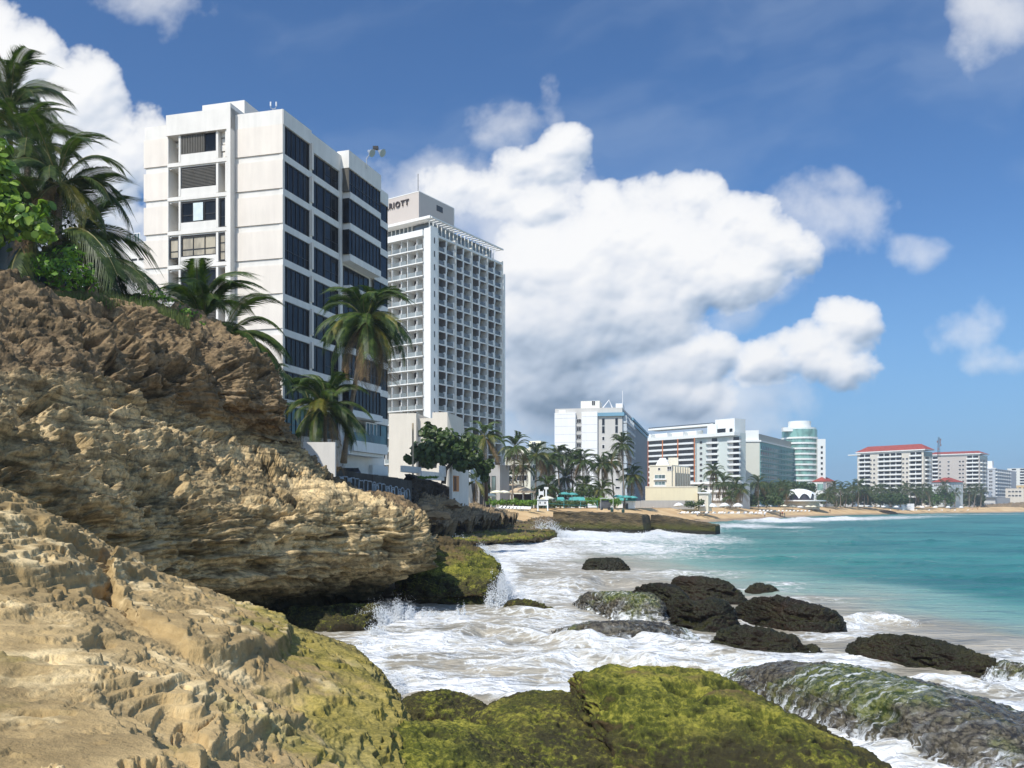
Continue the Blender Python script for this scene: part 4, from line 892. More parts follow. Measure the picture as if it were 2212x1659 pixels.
bl = MB(); bl.box(UNIT, 0, 5, 0, .2, 0, 1.5, 0); bl.box(UNIT, 0, 5, .2, 1.05, 1.42, 1.5, 0); bl.box(UNIT, 0, .12, .2, 2.8, 0, 1.4, 0); bl.box(UNIT, .5, 4.5, .25, 2.4, .01, .06, 1)
zs = [zt-5.8-k*3.05 for k in range(13)]; us = [.6, 6.6, 12.6, 18.6, 24.6, 30.6]; us = [u for u in us if u < fr.L-4.8]
parts(b3, 'balcony', mesh_of(bl, 'balcony'), [plain('pale_blue_slab', (.48, .53, .56), .8, .15), DGLASS], slots_of(fr, us, zs, .25), 100)
# galleried hotel with orange posts
HW = plain('hotel_white', (.76, .77, .74), .8, .05, .1, .2, True); HG = plain('hotel_pale_green_grey', (.58, .63, .59), .8, .05, .1, .2, True)
fl, fr, plan, b4, zt = bldg('hotel', 1590, 465, 48, 42, 1388, 1611, 934, 'long hotel with open white galleries, orange posts and curved balconies', 'hotel', HG)
ug = fl.u(1502); D4 = 470
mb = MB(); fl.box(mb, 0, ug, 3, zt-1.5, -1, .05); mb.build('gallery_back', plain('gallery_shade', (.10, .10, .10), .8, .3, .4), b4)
mb = MB(); ph = 3.0
for k in range(11): fl.box(mb, 0, ug, zt-4.6-k*ph-.1, zt-3.7-k*ph, .05, 2.2)
fl.box(mb, 0, fl.L+.5, zt-1.6, zt+.2, -3, 2.3); fl.box(mb, 0, fl.u(1500), zt+.2, zt+3.0, -8, -5.5)
for X in (1400, 1436, 1470, 1499): fl.box(mb, fl.u(X), fl.u(X)+.9, zt+.2, zt+2.6, -5, -1)
mb.build('gallery_slab', HW, b4)
mb = MB()
for X in (1404.5, 1436, 1469, 1505): fl.box(mb, fl.u(X), fl.u(X)+.5, 3, zt-1.6, 2.2, 2.5)
mb.build('orange_post', plain('orange_paint', (.62, .20, .07)), b4)
mb = MB(); fl.box(mb, 0, fl.u(1540, -5), zc(490, 922), zc(490, 918), -14, -5); fl.box(mb, fl.u(1528, -3), fl.u(1548, -3), zt, zc(480, 917), -10, -3); mb.build('roof_terrace', HW, b4)
mb = MB()
for i in range(30): fl.box(mb, i*fl.u(1540, -5)/30, i*fl.u(1540, -5)/30+.9, zc(490, 918)+.05, zc(490, 915.5), -12, -5.4)
mb.build('solar_canopy', plain('canopy_dark', (.10, .12, .14), .4), b4)
mb = MB(); fl.box(mb, fl.u(1545, -4), fl.u(1587, -4), zt, zc(480, 907), -14, -4); mb.build('penthouse', HW, b4)
mb = MB(); fl.box(mb, fl.u(1535), fl.u(1558), zt+.3, zt+2.9, -3.9, -3.7); fl.box(mb, fl.u(1567), fl.u(1573), zt+.2, zt+2.6, -3.9, -3.7); mb.build('terrace_opening', DGLASS, b4)
wins(b4, fl, [fl.u(1508)+1], [zt-4.9-k*ph for k in range(9)], 1.9, 1.6, .03, DGLASS, HW, 2)
bl = MB(); pts = [(0, 0), (7, 0)]+[(3.6+3.6*math.cos(a), 1.4*math.sin(a)) for a in np.linspace(0, math.pi, 9)]
arc = [(3.5+4.1*math.cos(a), -1.9*math.sin(a)) for a in np.linspace(0, math.pi, 10)]
bl.prism(arc[::-1], 0, 1.05, 0); bl.box(UNIT, .6, 3.2, 1.05, 3.0, .0, .05, 2); bl.box(UNIT, 3.2, 6.6, 1.05, 3.0, .0, .06, 1)
parts(b4, 'balcony', mesh_of(bl, 'balcony'), [HW, DGLASS, OGREY], slots_of(fl, [fl.u(1527), fl.u(1573)], [zt-5.3-k*ph for k in range(8)], .05), 100)
wins(b4, fr, lin_(1.5, fr.L-5, 4), [zt-4.9-k*ph for k in range(10)], (fr.L-6)/4, 2.1, .03, glass_mat('green_window', (.02, .07, .09), .1, .6, .3), HW, 2)
# cream villa hotel in front, with a hipped white tower, and its long yellow garden wall
CR = plain('cream_yellow_render', (.74, .66, .46), .9, .07, .2, .2, True); CP = plain('cream_render', (.74, .68, .54), .9, .06, .2, .2, True)
fl, fr, plan, b5, zt = bldg('villa_hotel', 1451, 285, 32, 76, 1403, 1487, 1007, 'small cream hotel with white hipped roof tower before the galleried hotel', 'hotel', CP)
mb = MB(); cx_, cy_ = fl.u(1432), 0; pA = [fl.at(fl.u(1414), zt, -1)+[0, 0, 0], fl.at(fl.u(1446), zt, -1), fl.at(fl.u(1446), zt, -7), fl.at(fl.u(1414), zt, -7)]
pB = [fl.at(fl.u(1424), zc(285, 988), -2.5), fl.at(fl.u(1436), zc(285, 988), -2.5), fl.at(fl.u(1436), zc(285, 988), -5), fl.at(fl.u(1424), zc(285, 988), -5)]
mb.poly(pA+pB, [(0, 1, 5, 4), (1, 2, 6, 5), (2, 3, 7, 6), (3, 0, 4, 7), (4, 5, 6, 7)]); mb.build('hip_roof', OWHITE, b5)
mb = MB(); fl.box(mb, fl.u(1440), fl.u(1462), zt, zc(285, 986), -9, -7.2); fl.box(mb, 0, fl.L, zt, zt+.4, -.5, .15); fr.box(mb, -.1, fr.L, zt, zt+.4, -.5, .15)
for k in range(7): fr.box(mb, 1+k*2.2, 1.5+k*2.2, 4, zt, .0, .7)
mb.build('trim', CP, b5)
for z0, z1 in ((zc(285, 1034), zc(285, 1025)), (zc(285, 1048), zc(285, 1040))):
    wins(b5, fl, [fl.u(1414)], [z0], 3.4, z1-z0, .02, LGLASS, OWHITE, 3, 1)
    mb = MB(); fl.box(mb, fl.u(1412), fl.u(1439), z0-.4, z0-.1, 0, .6); mb.build('balcony', OWHITE, b5)
wins(b5, fl, [fl.u(1421)], [zc(285, 1016)], .8, .9, .02, DGLASS, OWHITE, 1, 1); wins(b5, fl, [fl.u(1441)], [zc(285, 1017)], 1.4, 1.4, .02, DGLASS, OWHITE, 2, 2)
wins(b5, fr, [1.7+2.2*k for k in range(6)], [zt-2.6, zt-6.2, zt-9.6], 1.3, 2., .02, DGLASS, OWHITE, 1, 1)
fl, fr, plan, b5b, zt = bldg('garden_wall', 1507, 270, 30, 84, 1394, 1514, 1053, 'long plain yellow wall block below the cream villa hotel', 'wall', CR)
mb = MB(); fl.box(mb, 0, fl.L, zt, zt+.35, -.4, .12); mb.build('coping', CP, b5b)
fl, fr, plan, b5c, zt = bldg('gatehouse', 1530, 268, 30, 84, 1510, 1537, 1066, 'little cream kiosk with flat roof right of the long yellow wall', 'kiosk', CP)
mb = MB(); fl.box(mb, -.4, fl.L+.6, zt, zt+.4, -3, .5); mb.build('roof', OWHITE, b5c); mb = MB(); fl.box(mb, .6, fl.L-.6, 4, zt-.4, .01, .06); mb.build('door', BEIGE, b5c)
# low galleries between villa and palms
fl, fr, plan, b5d, zt = bldg('terrace_building', 1602, 340, 40, 60, 1490, 1620, 1042, 'low grey and white terraces behind palms right of the cream villa hotel', 'building', OGREY)
mb = MB()
for k in range(3): fl.box(mb, 0, fl.L+.4, zt-.5-3.2*k, zt+.3-3.2*k, -1, .9)
mb.build('terrace_slab', OWHITE, b5d); wins(b5d, fl, lin_(1, fl.L-3, 8), [zt-2.9, zt-6.1], 1.6, 1.9, .02, DGLASS, OWHITE, 2)
# green glazed hotel
TEAL = plain('teal_paint', (.13, .30, .30), .6, .15, .2, .3); TG = glass_mat('teal_glass', (.02, .08, .085), .1, .6, .2)
fl, fr, plan, b6, zt = bldg('hotel', 1641, 500, 31, 80, 1610, 1741, 955, 'hotel with a teal window grid facing the sea and a blank cream end wall', 'hotel', plain('pale_sage', (.60, .60, .52), .85, .04, .1))
mb = MB(); fr.box(mb, .3, fr.L, 3, zt+.2, .0, .35); mb.build('sea_front', TEAL, b6)
nfl6 = 9; pz = (zt-3-8)/nfl6
wins(b6, fr, [1+i*(fr.L-1.5)/30 for i in range(30)], [zt-1.2-pz*(k+1)+.6 for k in range(nfl6)], (fr.L-1.5)/30*.68, pz*.62, .36, TG, TEAL, 1, 1, .12)
bl = MB(); bl.box(UNIT, 0, fr.L-.3, 0, .35, 0, .5); m6 = mesh_of(bl, 'floor_band'); parts(b6, 'floor_band', m6, [plain('pale_aqua_slab', (.40, .52, .50))], [fr.mat(.3, zt-1.2-pz*(k+1)+.1, .36) for k in range(nfl6)])
mb = MB(); fr.box(mb, 3, fr.L-4, zt+.6, zt+5, -10, -1.4); mb.build('roof_box', plain('olive_grey_panel', (.33, .33, .29)), b6)
mb = MB(); fl.box(mb, -.2, fl.L+.6, zt+.2, zt+1.2, -8, .5); fr.box(mb, -.3, fr.L, zt+.2, zt+.9, -6, .9); fl.box(mb, -1, fl.L*.95, zt+1.2, zc(500, 929), -7, -1); mb.build('cornice', HW, b6)
# round glazed tower behind it
ct = P(1727, HY, 575); r7 = 11.5; z7 = zc(575, 946)
b7 = empty('round_tower', (ct[0], ct[1], 3), 'round green glass tower rising behind the teal gridded hotel', 'hotel')
def ring(mb, r, z0, z1, n=28, c=ct): mb.prism([(c[0]+r*math.cos(a), c[1]+r*math.sin(a)) for a in np.arange(n)*2*math.pi/n], z0, z1)
mb = MB(); ring(mb, r7-.5, 3, z7+5); mb.build('glazing', glass_mat('green_curtain_wall', (.15, .29, .255), .1, .35, .3), b7)
mb = MB()
for k in range(14): ring(mb, r7, z7-k*3.4-1.1, z7-k*3.4)
ring(mb, r7-1.2, z7+5, z7+6.2); ring(mb, r7*.62, z7+6.2, z7+10.5); mb.build('floor_band', HW, b7)
mb = MB(); mb.box((ct+np.array([8.5, -9.5, 0]), np.array([1., 0, 0]), np.array([0, -1., 0])), 0, 5, 3, z7-6, -4, 0); mb.box((ct+np.array([-13, -8.5, 0]), np.array([1., 0, 0]), np.array([0, -1., 0])), 0, 12, z7-1, z7+1.5, -4, 0); mb.build('pier', HW, b7)
mb = MB()
for k in range(10): mb.box((ct+np.array([10.5, -9.55, 0]), np.array([1., 0, 0]), np.array([0, -1., 0])), 0, 1.2, z7-12-k*3.4, z7-10.5-k*3.4, -.2, .05)
mb.build('slit_window', DGLASS, b7)
TERRA = plain('terracotta_roof', (.33, .065, .045), .8, .2, .6, .3)
def hiproof(parent, plan, z0, z1, ov, inset, mat):
    pl = [np.array([x, y, z0]) for x, y in plan]; c = sum(pl)/4
    A = [p+(p-c)/np.linalg.norm(p-c)*ov for p in pl]; m = MB()
    # ridge along the longer side
    L = [np.linalg.norm(A[i]-A[(i+1) % 4]) for i in range(4)]; k = 0 if L[0] > L[1] else 1
    m0 = (A[k]+A[(k+3) % 4])/2; m1 = (A[(k+1) % 4]+A[(k+2) % 4])/2; d = m1-m0
    r0, r1 = m0+d*inset, m1-d*inset; r0 = r0+[0, 0, z1-z0]; r1 = r1+[0, 0, z1-z0]
    V = A+[r0, r1]; a, b, c_, d_ = k, (k+1) % 4, (k+2) % 4, (k+3) % 4
    m.poly(V, [(a, b, 5, 4), (b, c_, 5), (c_, d_, 4, 5), (d_, a, 4), (3, 2, 1, 0)]); m.build('roof', mat, parent)
fl, fr, plan, b8, zt = bldg('apartment_building', 1785, 560, 40, 60, 1755, 1806, 1040, 'little cream building with terracotta roof between round tower and open sky', 'building', BEIGE)
hiproof(b8, plan, zt, zt+3, .8, .25, TERRA); wins(b8, fl, lin_(1, fl.L-3, 4), [zt-3.2, zt-6.4], 1.8, 1.7, .02, DGLASS, OWHITE); wins(b8, fr, lin_(1, fr.L-3, 4), [zt-3.2, zt-6.4], 1.8, 1.7, .02, DGLASS, OWHITE)
fl, fr, plan, b8b, zt = bldg('entrance_hall', 1778, 545, 30, 80, 1742, 1784, 1042, 'white frame hall with tall green panes at the foot of the round tower', 'building', HW)
wins(b8b, fl, [fl.u(1748), fl.u(1765)], [zc(545, 1059)], 3.6, 4.2, .05, glass_mat('green_curtain_wall', (.06, .19, .16)), HW, 3)
# scalloped shell pavilion on a round base
cs = P(1725, HY, 425); s9 = empty('pavilion', (cs[0], cs[1], 3), 'white scalloped shell dome on a round beige base beside the beach', 'pavilion')
mb = MB(); ring(mb, 9.5, 3, zc(425, 1083), 36, cs); mb.build('base', plain('base_stucco', (.56, .53, .44)), s9)
mb = MB(); ring(mb, 12.5, zc(425, 1083), zc(425, 1080.5), 40, cs); mb.build('terrace', OWHITE, s9)
nph, nr_ = 144, 16; V = []; zb9, zt9 = zc(425, 1080.3), zc(425, 1057)
for j in range(nr_+1):
    for i in range(nph):
        a = i*2*math.pi/nph; sc = abs(math.cos(a*4.5+.5))**.8; t = j/nr_
        th_end = 1.0-.62*sc; th = t*(math.pi/2)*(1-.42*(1-th_end)*1.25)
        rr = 7.8*math.sin(min(th*1.05, 1.62)); hh = zb9+(zt9-zb9)*math.cos(th)**.8 if th < math.pi/2 else zb9
        V.append((cs[0]+rr*math.cos(a), cs[1]+rr*math.sin(a), hh))
me = bpy.data.meshes.new('shell_roof'); me.from_pydata(V, [], [(j*nph+i, j*nph+(i+1) % nph, (j+1)*nph+(i+1) % nph, (j+1)*nph+i) for j in range(nr_) for i in range(nph)])
me.polygons.foreach_set('use_smooth', [True]*len(me.polygons)); sh_ = link('shell_roof', me, plain('shell_white', (.88, .88, .87), .6, .02), s9); mo = sh_.modifiers.new('s', 'SOLIDIFY'); mo.thickness = .25
mb = MB(); ring(mb, 6.9, zb9, zb9+3.2, 36, cs); mb.build('glazing', glass_mat('dark_plum_glass', (.035, .03, .045)), s9)
# red roofed hotels
def redhotel(X, D, aR, aL, Xl, Xr, Ye, Yr, lab, nwin, dark):
    fl, fr, plan, b, zt = bldg('hotel', X, D, aR, aL, Xl, Xr, Ye, lab, 'hotel', plain('sand_render' if not dark else 'greyer_sand_render', (.62, .58, .50) if not dark else (.50, .455, .41), .85, .05, .1, .2, True))
    ph = 3.25; nf = int((zt-4)/ph); hiproof(b, plan, zt+1.6, zc(D, Yr), 1.6, .12, TERRA)
    mb = MB(); fl.box(mb, -.8, fl.L+.8, zt+.9, zt+1.6, -6, 1.3); fr.box(mb, -.8, fr.L+.5, zt+.9, zt+1.6, -6, 1.3); fl.box(mb, 0, fl.L, zt, zt+.9, -1, .2); fl.box(mb, -7*(not dark), 3, zt-.6, zt+.1, -4, 1.2); mb.build('cornice', HW, b)
    bl = MB(); bl.box(UNIT, 0, 9, 0, 1.15, 0, 1.5, 0); bl.box(UNIT, .5, 8.5, 1.15, 3.0, .0, .1, 1); bl.box(UNIT, 4.3, 4.7, 1.15, 3.1, .05, .5, 0)
    mm = mesh_of(bl, 'balcony'); us = [.02, .32, .50, .79] if not dark else [.0, .75]
    parts(b, 'balcony', mm, [HW, DGLASS], slots_of(fl, [fl.L*u+.6 for u in us], [zt-ph*(k+1)-.1 for k in range(nf)], .02))
    wu = [.195, .25, .69, .745] if not dark else [.17, .25, .41, .62, .68]
    wins(b, fl, [fl.L*u for u in wu], [zt-ph*(k+1)+.9 for k in range(1, nf)], 1.7, 1.6, .02, DGLASS, OWHITE)
    bl = MB(); bl.box(UNIT, 0, 6, 0, 1.1, 0, 1.6, 0); bl.box(UNIT, .5, 5.5, 1.1, 3.0, .0, .1, 1); nn = max(1, int(fr.L/9))
    parts(b, 'side_balcony', mesh_of(bl, 'side_balcony'), [HW, DGLASS], slots_of(fr, [2+9*i for i in range(nn)], [zt-ph*(k+1)-.1 for k in range(1, nf)], .02))
    mb = MB(); fr.box(mb, .5, fr.L-.5, zt-ph, zt-.2, .02, .2); mb.build('corner_glazing', glass_mat('green_window', (.02, .07, .09)), b)
    return b
redhotel(1995, 630, 51, 39, 1852, 2014, 975, 957, 'nearer of two large hotels with red tiled roofs and white balconies', 4, False)
redhotel(2116, 720, 42, 52, 2000, 2133, 983, 972, 'greyer red roofed hotel standing behind and right of the brighter one', 4, True)
fl, fr, plan, b12, zt = bldg('guest_house', 2050, 600, 60, 50, 2014, 2080, 1041, 'low pale block with dark red hipped roof between the two big hotels', 'building', plain('pale_blue_grey_render', (.52, .56, .56)))
hiproof(b12, plan, zt, zc(600, 1031), 1.2, .3, TERRA); wins(b12, fl, lin_(1, fl.L-2.4, 7), [zt-3, zt-6.2], 1.2, 1.7, .02, DGLASS, OWHITE); wins(b12, fr, lin_(1, fr.L-2.4, 5), [zt-3, zt-6.2], 1.2, 1.7, .02, DGLASS, OWHITE)
ms = P(2028, 976, 665); b13 = empty('antenna_mast', (ms[0], ms[1], ms[2]), 'lattice antenna mast with dishes rising between the two red roofs', 'antenna mast')
mb = MB()
zz_ = ms[2]-4
for (dx, dy_) in ((-.9, 0), (.9, 0), (0, 1.2)): mb.tube([(ms[0]+dx, ms[1]+dy_, zz_), (ms[0]+dx*.5, ms[1]+dy_*.5, zz_+15)], .14, 4)
for k in range(12): mb.tube([(ms[0]-.8, ms[1], zz_+k*1.2), (ms[0]+.8, ms[1], zz_+k*1.2+1.2)], .08, 4)
mb.build('lattice', DFRAME, b13); mb = MB()
for (dx, z_, r_) in ((-.9, 6, 1.0), (1.0, 9, .8), (.6, 11, .9), (-1.4, 11.5, .7), (.9, 13, .8)): mb.tube([(ms[0]+dx, ms[1]-.8, zz_+z_-r_), (ms[0]+dx, ms[1]-.8, zz_+z_+r_)], .42, 6)
mb.build('antenna', plain('antenna_grey', (.22, .14, .14)), b13)
# far right
fl, fr, plan, b14, zt = bldg('apartment_building', 2150, 800, 40, 52, 2131, 2195, 1012, 'grey white apartments stacked with balconies right of the red roofs', 'apartment building', plain('cool_grey_render', (.50, .52, .53)))
bl = MB(); bl.box(UNIT, 0, 5, 0, 1.1, 0, 1.5, 0); bl.box(UNIT, .4, 4.6, 1.1, 2.9, .0, .1, 1); mm = mesh_of(bl, 'balcony'); nf = int((zt-5)/3.2)
parts(b14, 'balcony', mm, [HW, DGLASS], slots_of(fr, [u for u in range(1, int(fr.L)-5, 8)][:8], [zt-3.4-3.2*k for k in range(nf)], .02))
wins(b14, fl, [2, fl.L-4], [zt-3.2-3.2*k for k in range(nf)], 1.8, 1.8, .02, DGLASS, OWHITE); mb = MB(); fl.box(mb, 0, fl.L*.6, zt, zt+7, -9, -2); fl.box(mb, -.4, fl.L+.5, zt-.2, zt+.5, -6, .5); mb.build('roof_room', OWHITE, b14)
fl, fr, plan, b15, zt = bldg('apartment_building', 2290, 1000, 50, 60, 2176, 2400, 1010, 'pale tower with green balcony glass at the far right edge', 'apartment building', plain('pale_cream_render', (.70, .70, .64)))
parts(b15, 'balcony', mm.copy(), [], slots_of(fl, [fl.L*u for u in (.08, .24, .40, .56)], [zt-3.4-3.2*k for k in range(10)], .02))
fl, fr, plan, b15b, zt = bldg('villa', 2212, 760, 50, 70, 2172, 2260, 1055, 'low sand coloured house on the rocky point at far right', 'house', BEIGE)
wins(b15b, fl, lin_(2, fl.L-4, 4), [zt-3.5, zt-7], 2, 1.6, .02, DGLASS, OWHITE)
fl, fr, plan, b15c, zt = bldg('apartment_building', 2260, 900, 50, 60, 2176, 2300, 1048, 'ochre banded block low at the far right behind the sand coloured house', 'building', plain('ochre_render', (.62, .45, .22)))
wins(b15c, fl, lin_(2, fl.L-4, 8), [zt-3.5], 2.4, 1.6, .02, DGLASS, OWHITE)
fl, fr, plan, b16, zt = bldg('seaside_restaurant', 2150, 710, 48, 60, 2120, 2182, 1075, 'dark roofed restaurant terrace on the rocky point', 'restaurant', OGREY)
mb = MB(); fl.box(mb, -1, fl.L+1, zt, zt+.8, -8, 2); mb.build('roof', SLATE, b16); wins(b16, fl, lin_(1, fl.L-4, 5), [4.2], 3, 2.6, .02, DGLASS, OWHITE)
fl, fr, plan, b16b, zt = bldg('sea_terrace', 2134, 730, 48, 60, 2117, 2142, 1061, 'stepped pale terrace building between palms and restaurant', 'building', plain('cool_grey_render', (.50, .52, .53)))
mb = MB(); [fl.box(mb, -.6, fl.L+.5, zt-.4-4*k, zt+.3-4*k, -2, 1.5) for k in range(3)]; mb.build('terrace_slab', OWHITE, b16b)
# cream blocks behind the beach palms
fl, fr, plan, b17, zt = bldg('cream_tower', 1168, 300, 30, 70, 1143, 1180, 952, 'plain cream lift tower peeping above the beach palms', 'building', plain('light_cream', (.76, .72, .56), .85, .05, .2, .2, True))
wins(b17, fl, [fl.u(1149)], [zc(300, 963)], 1.4, 1.4, .02, DGLASS, OWHITE)
fl, fr, plan, b17b, zt = bldg('low_hotel', 1146, 285, 33, 60, 1088, 1200, 968, 'cream low hotel wing half hidden by the beach palms', 'hotel', plain('light_cream2', (.72, .69, .56), .85, .05, .2, .2, True))
wins(b17b, fl, lin_(1, fl.L-3.5, 4), [zt-3.6, zt-7, zt-10.4], 2.2, 1.8, .02, DGLASS, OWHITE); wins(b17b, fr, lin_(1, fr.L-3.5, 4), [zt-3.6, zt-7, zt-10.4], 2.2, 1.8, .02, DGLASS, OWHITE)
fl, fr, plan, b17c, zt = bldg('low_block', 1205, 330, 30, 80, 1170, 1215, 970, 'white low block left of the white and grey condominium', 'building', OWHITE)
wins(b17c, fl, lin_(1, fl.L-3.5, 3), [zt-3.6], 2.2, 1.8, .02, DGLASS, OWHITE)
fl, fr, plan, b18, zt = bldg('skyline_block', 1842, 900, 40, 80, 1800, 1850, 1055, 'tiny distant grey rooftops seen between cream building and red roofed hotel', 'building', OGREY)
wins(b18, fl, lin_(2, fl.L-4, 4), [zt-4], 2.2, 1.8, .02, DGLASS, OWHITE)
# white building far behind the left palms
fl, fr, plan, b19, zt = bldg('apartment_building', 320, 120, 17.8, 75.1, 150, 330, 520, 'white building with green framed windows glimpsed behind the cliff top palms', 'apartment building', WHITE)
wins(b19, fl, [fl.u(X) for X in (205, 235, 272, 290)], [zc(125, 545)], 1.0, 1.3, .02, LGLASS, OWHITE); mb = MB(); [fl.box(mb, fl.u(X), fl.u(X)+.8, zc(125, 582), zc(125, 578), 0, .05) for X in (230, 262, 285, 300)]; mb.build('vent', DFRAME, b19)
# ---- land, beach and the rocky shore below the wall
SAND = rock_mat('beach_sand', lin(226, 190, 138), lin(214, 178, 128), lin(196, 160, 114), strata=0., bump=.25)
SANDW, N, o = new_mat('beach_sand_wet_and_dry')
pos = N.n('ShaderNodeNewGeometry', out=0); zz1 = N.n('ShaderNodeSeparateXYZ', pos, out=2)
c = N.mix(N.sst(N.noise(pos, .12, 5, .6), .35, .65), lin(196, 162, 116), lin(214, 184, 138)); c = N.mix(N.sst(zz1, 1.1, .35), c, lin(172, 146, 112)); c = N.mix(N.m('MULTIPLY', N.sst(N.noise(pos, .8, 5, .7), .60, .68), .6), c, lin(120, 84, 60))
bsdf(N, o, c, N.m('MULTIPLY_ADD', N.sst(zz1, 1.0, .3), -.5, .9), .3, bump=N.noise(pos, 1.3, 5, .7), bstr=.5, bdist=.3)
sh = [(1010,155),(1120,168),(1260,190),(1400,214),(1560,262),(1700,352),(1850,442),(1980,520),(2100,575),(2200,622),(2330,700),(2700,900)]
top = [(1005,172),(1080,190),(1230,214),(1390,246),(1560,320),(1700,405),(1850,500),(1980,575),(2100,625),(2200,668),(2330,760),(2700,990)]
rows_ = []
A_ = np.array([[(X-CX)/F*D, D] for X, D in sh]); B_ = np.array([[(X-CX)/F*D, D] for X, D in top])
for t, z in ((-.5, -2.2), (0, -.25), (.22, .7), (.6, 2.5), (1., 3.9), (1.12, 4.05), (2.2, 4.1)):
    q = A_+(B_-A_)*t; rows_.append(np.concatenate([q, np.full((len(q), 1), z)], 1))
g = cr(cr(np.array(rows_), 70, 0), 400, 1); g[..., 2] += .12*fbm(g[..., 0]*.06, g[..., 1]*.06, 3., 4)
tag(link('beach', np_mesh('beach', g.reshape(-1, 3), grid_faces(*g.shape[:2])), SANDW), kind='structure')
GROUND = plain('inland_ground', (.20, .17, .11), .95, .3, .1)
pts = [tuple(p) for p in (A_+(B_-A_)*2.0)]
mb = MB(); mb.prism([(-70, 172), (-16, 165)]+pts+[(700, 1800), (-900, 1800), (-600, 172)], 2.0, 4.0); tag(mb.build('ground', GROUND), kind='structure')
mb = MB(); mb.prism([(-160, 60), (-48, 58), (-24, 66), (-17.2, 78), (-12.8, 98), (-12.6, 118), (-12.4, 170), (-200, 175)], 2.0, 6.6); tag(mb.build('ground', plain('car_park_concrete', (.32, .31, .29), .9, .15)), kind='structure')
# rocky shore with leaning slabs between wall foot and beach
def rocky_strip(name, rows, m, res, **kw):
    ctrl = np.array([[P(*p) for p in r] for r in rows]); g = cr(cr(ctrl, res[0], 0), res[1], 1); n = gnorm(g)
    if n[res[0]//2, res[1]//2, 2] < 0: n = -n
    g = rocky(g, n, **kw); return link(name, np_mesh(name, g.reshape(-1, 3), grid_faces(*g.shape[:2])), m)
R_SH = rock_mat('shore_rock_grey_brown', lin(168, 146, 112), lin(140, 120, 92), lin(78, 68, 54), strata=.7)
o_ = rocky_strip('shore_rock', [
 [(860,1150,100),(930,1140,100),(1000,1128,108),(1060,1122,122),(1120,1118,140)],
 [(860,1110,104),(925,1105,104),(985,1112,114),(1040,1108,130),(1095,1110,150)],
 [(860,1080,108),(915,1078,108),(965,1085,118),(1015,1098,136),(1060,1103,158)],
 [(850,1052,112),(900,1066,112),(940,1072,124),(990,1088,142),(1030,1099,166)],
 [(840,1040,118),(890,1050,118),(925,1058,132),(960,1075,152),(1000,1092,176)]], R_SH, (240, 420), big=1.2, strata=.35, layer=1.1, pits=.9, fine=.2, seed=31.)
tag(o_, kind='structure')
R_PLAT = rock_mat('mossy_platform_rock', lin(136, 116, 84), lin(108, 92, 66), lin(50, 44, 32), moss_z=1.2, moss=MOSS, moss_amt=.9, strata=.7, wet_z=.1)
def bplat(X, prof, bot, depth, lab, seed, **kw):
    dp = np.array(depth, float)*np.ones(len(X)); bt = np.array(bot, float)*np.ones(len(X)); D = EYE*F/(bt-HY)+.9*dp
    return tag(dome('rock_platform', X, prof, list(D), list(dp), kw.pop('m', R_PLAT), seed=seed, **dict(dict(power=5., big=.6, strata=.22, layer=.5, pits=.5, fine=.12, zb=-1., res=(360, 160)), **kw)), lab, 'rock platform', 'flat rock platforms along the surf')
def plat(rows, m, res, lab, **kw):
    g = cr(cr(np.array([[G(*p) for p in r] for r in rows]), res[0], 0), res[1], 1); n = gnorm(g)
    if n[res[0]//2, res[1]//2, 2] < 0: n = -n
    return tag(link('rock_platform', np_mesh('rock_platform', rocky(g, n, **kw).reshape(-1, 3), grid_faces(*g.shape[:2])), m), lab, 'rock platform', 'flat rock platforms along the surf')
plat([[(880,1188,-.6),(960,1186,-.6),(1060,1182,-.6),(1150,1176,-.6),(1196,1168,-.6),(1215,1156,-.6)],
 [(880,1174,.7),(960,1172,.7),(1060,1168,.7),(1145,1164,.7),(1190,1158,.7),(1206,1150,.5)],
 [(880,1158,1.0),(960,1152,1.0),(1060,1150,1.0),(1140,1148,1.1),(1185,1146,1.1),(1200,1142,.8)],
 [(890,1140,1.3),(960,1136,1.2),(1060,1134,1.2),(1130,1134,1.3),(1180,1136,1.3),(1196,1136,1.)],
 [(895,1131,1.3),(960,1128,1.2),(1060,1127,1.2),(1130,1128,1.2),(1175,1130,1.1),(1190,1132,.8)]], R_PLAT, (160, 420), 'mossy flat platform behind the cliff tip, surf along its edge', big=.5, strata=.2, layer=.5, pits=.25, fine=.1, seed=32.)
plat([[(960,1136,.6),(1060,1132,.6),(1150,1138,.4),(1230,1146,-.3),(1300,1152,-.5),(1350,1152,-.6)],
 [(960,1126,1.6),(1060,1122,1.6),(1150,1126,1.5),(1225,1132,1.2),(1290,1138,.8),(1335,1142,.4)],
 [(970,1116,2.2),(1060,1113,2.2),(1150,1114,2.2),(1220,1118,2.),(1270,1126,1.3),(1320,1132,.8)],
 [(985,1108,2.9),(1060,1106,2.9),(1150,1106,2.9),(1215,1109,2.5),(1260,1114,2.),(1300,1120,1.)],
 [(990,1104,3.1),(1060,1103,3.1),(1150,1103,3.1),(1215,1105,2.7),(1250,1108,2.),(1290,1116,1.)]], R_PLAT, (160, 420), 'brown layered platform reaching right behind the mossy one', big=.7, strata=.35, layer=.7, pits=.4, fine=.15, seed=33.)
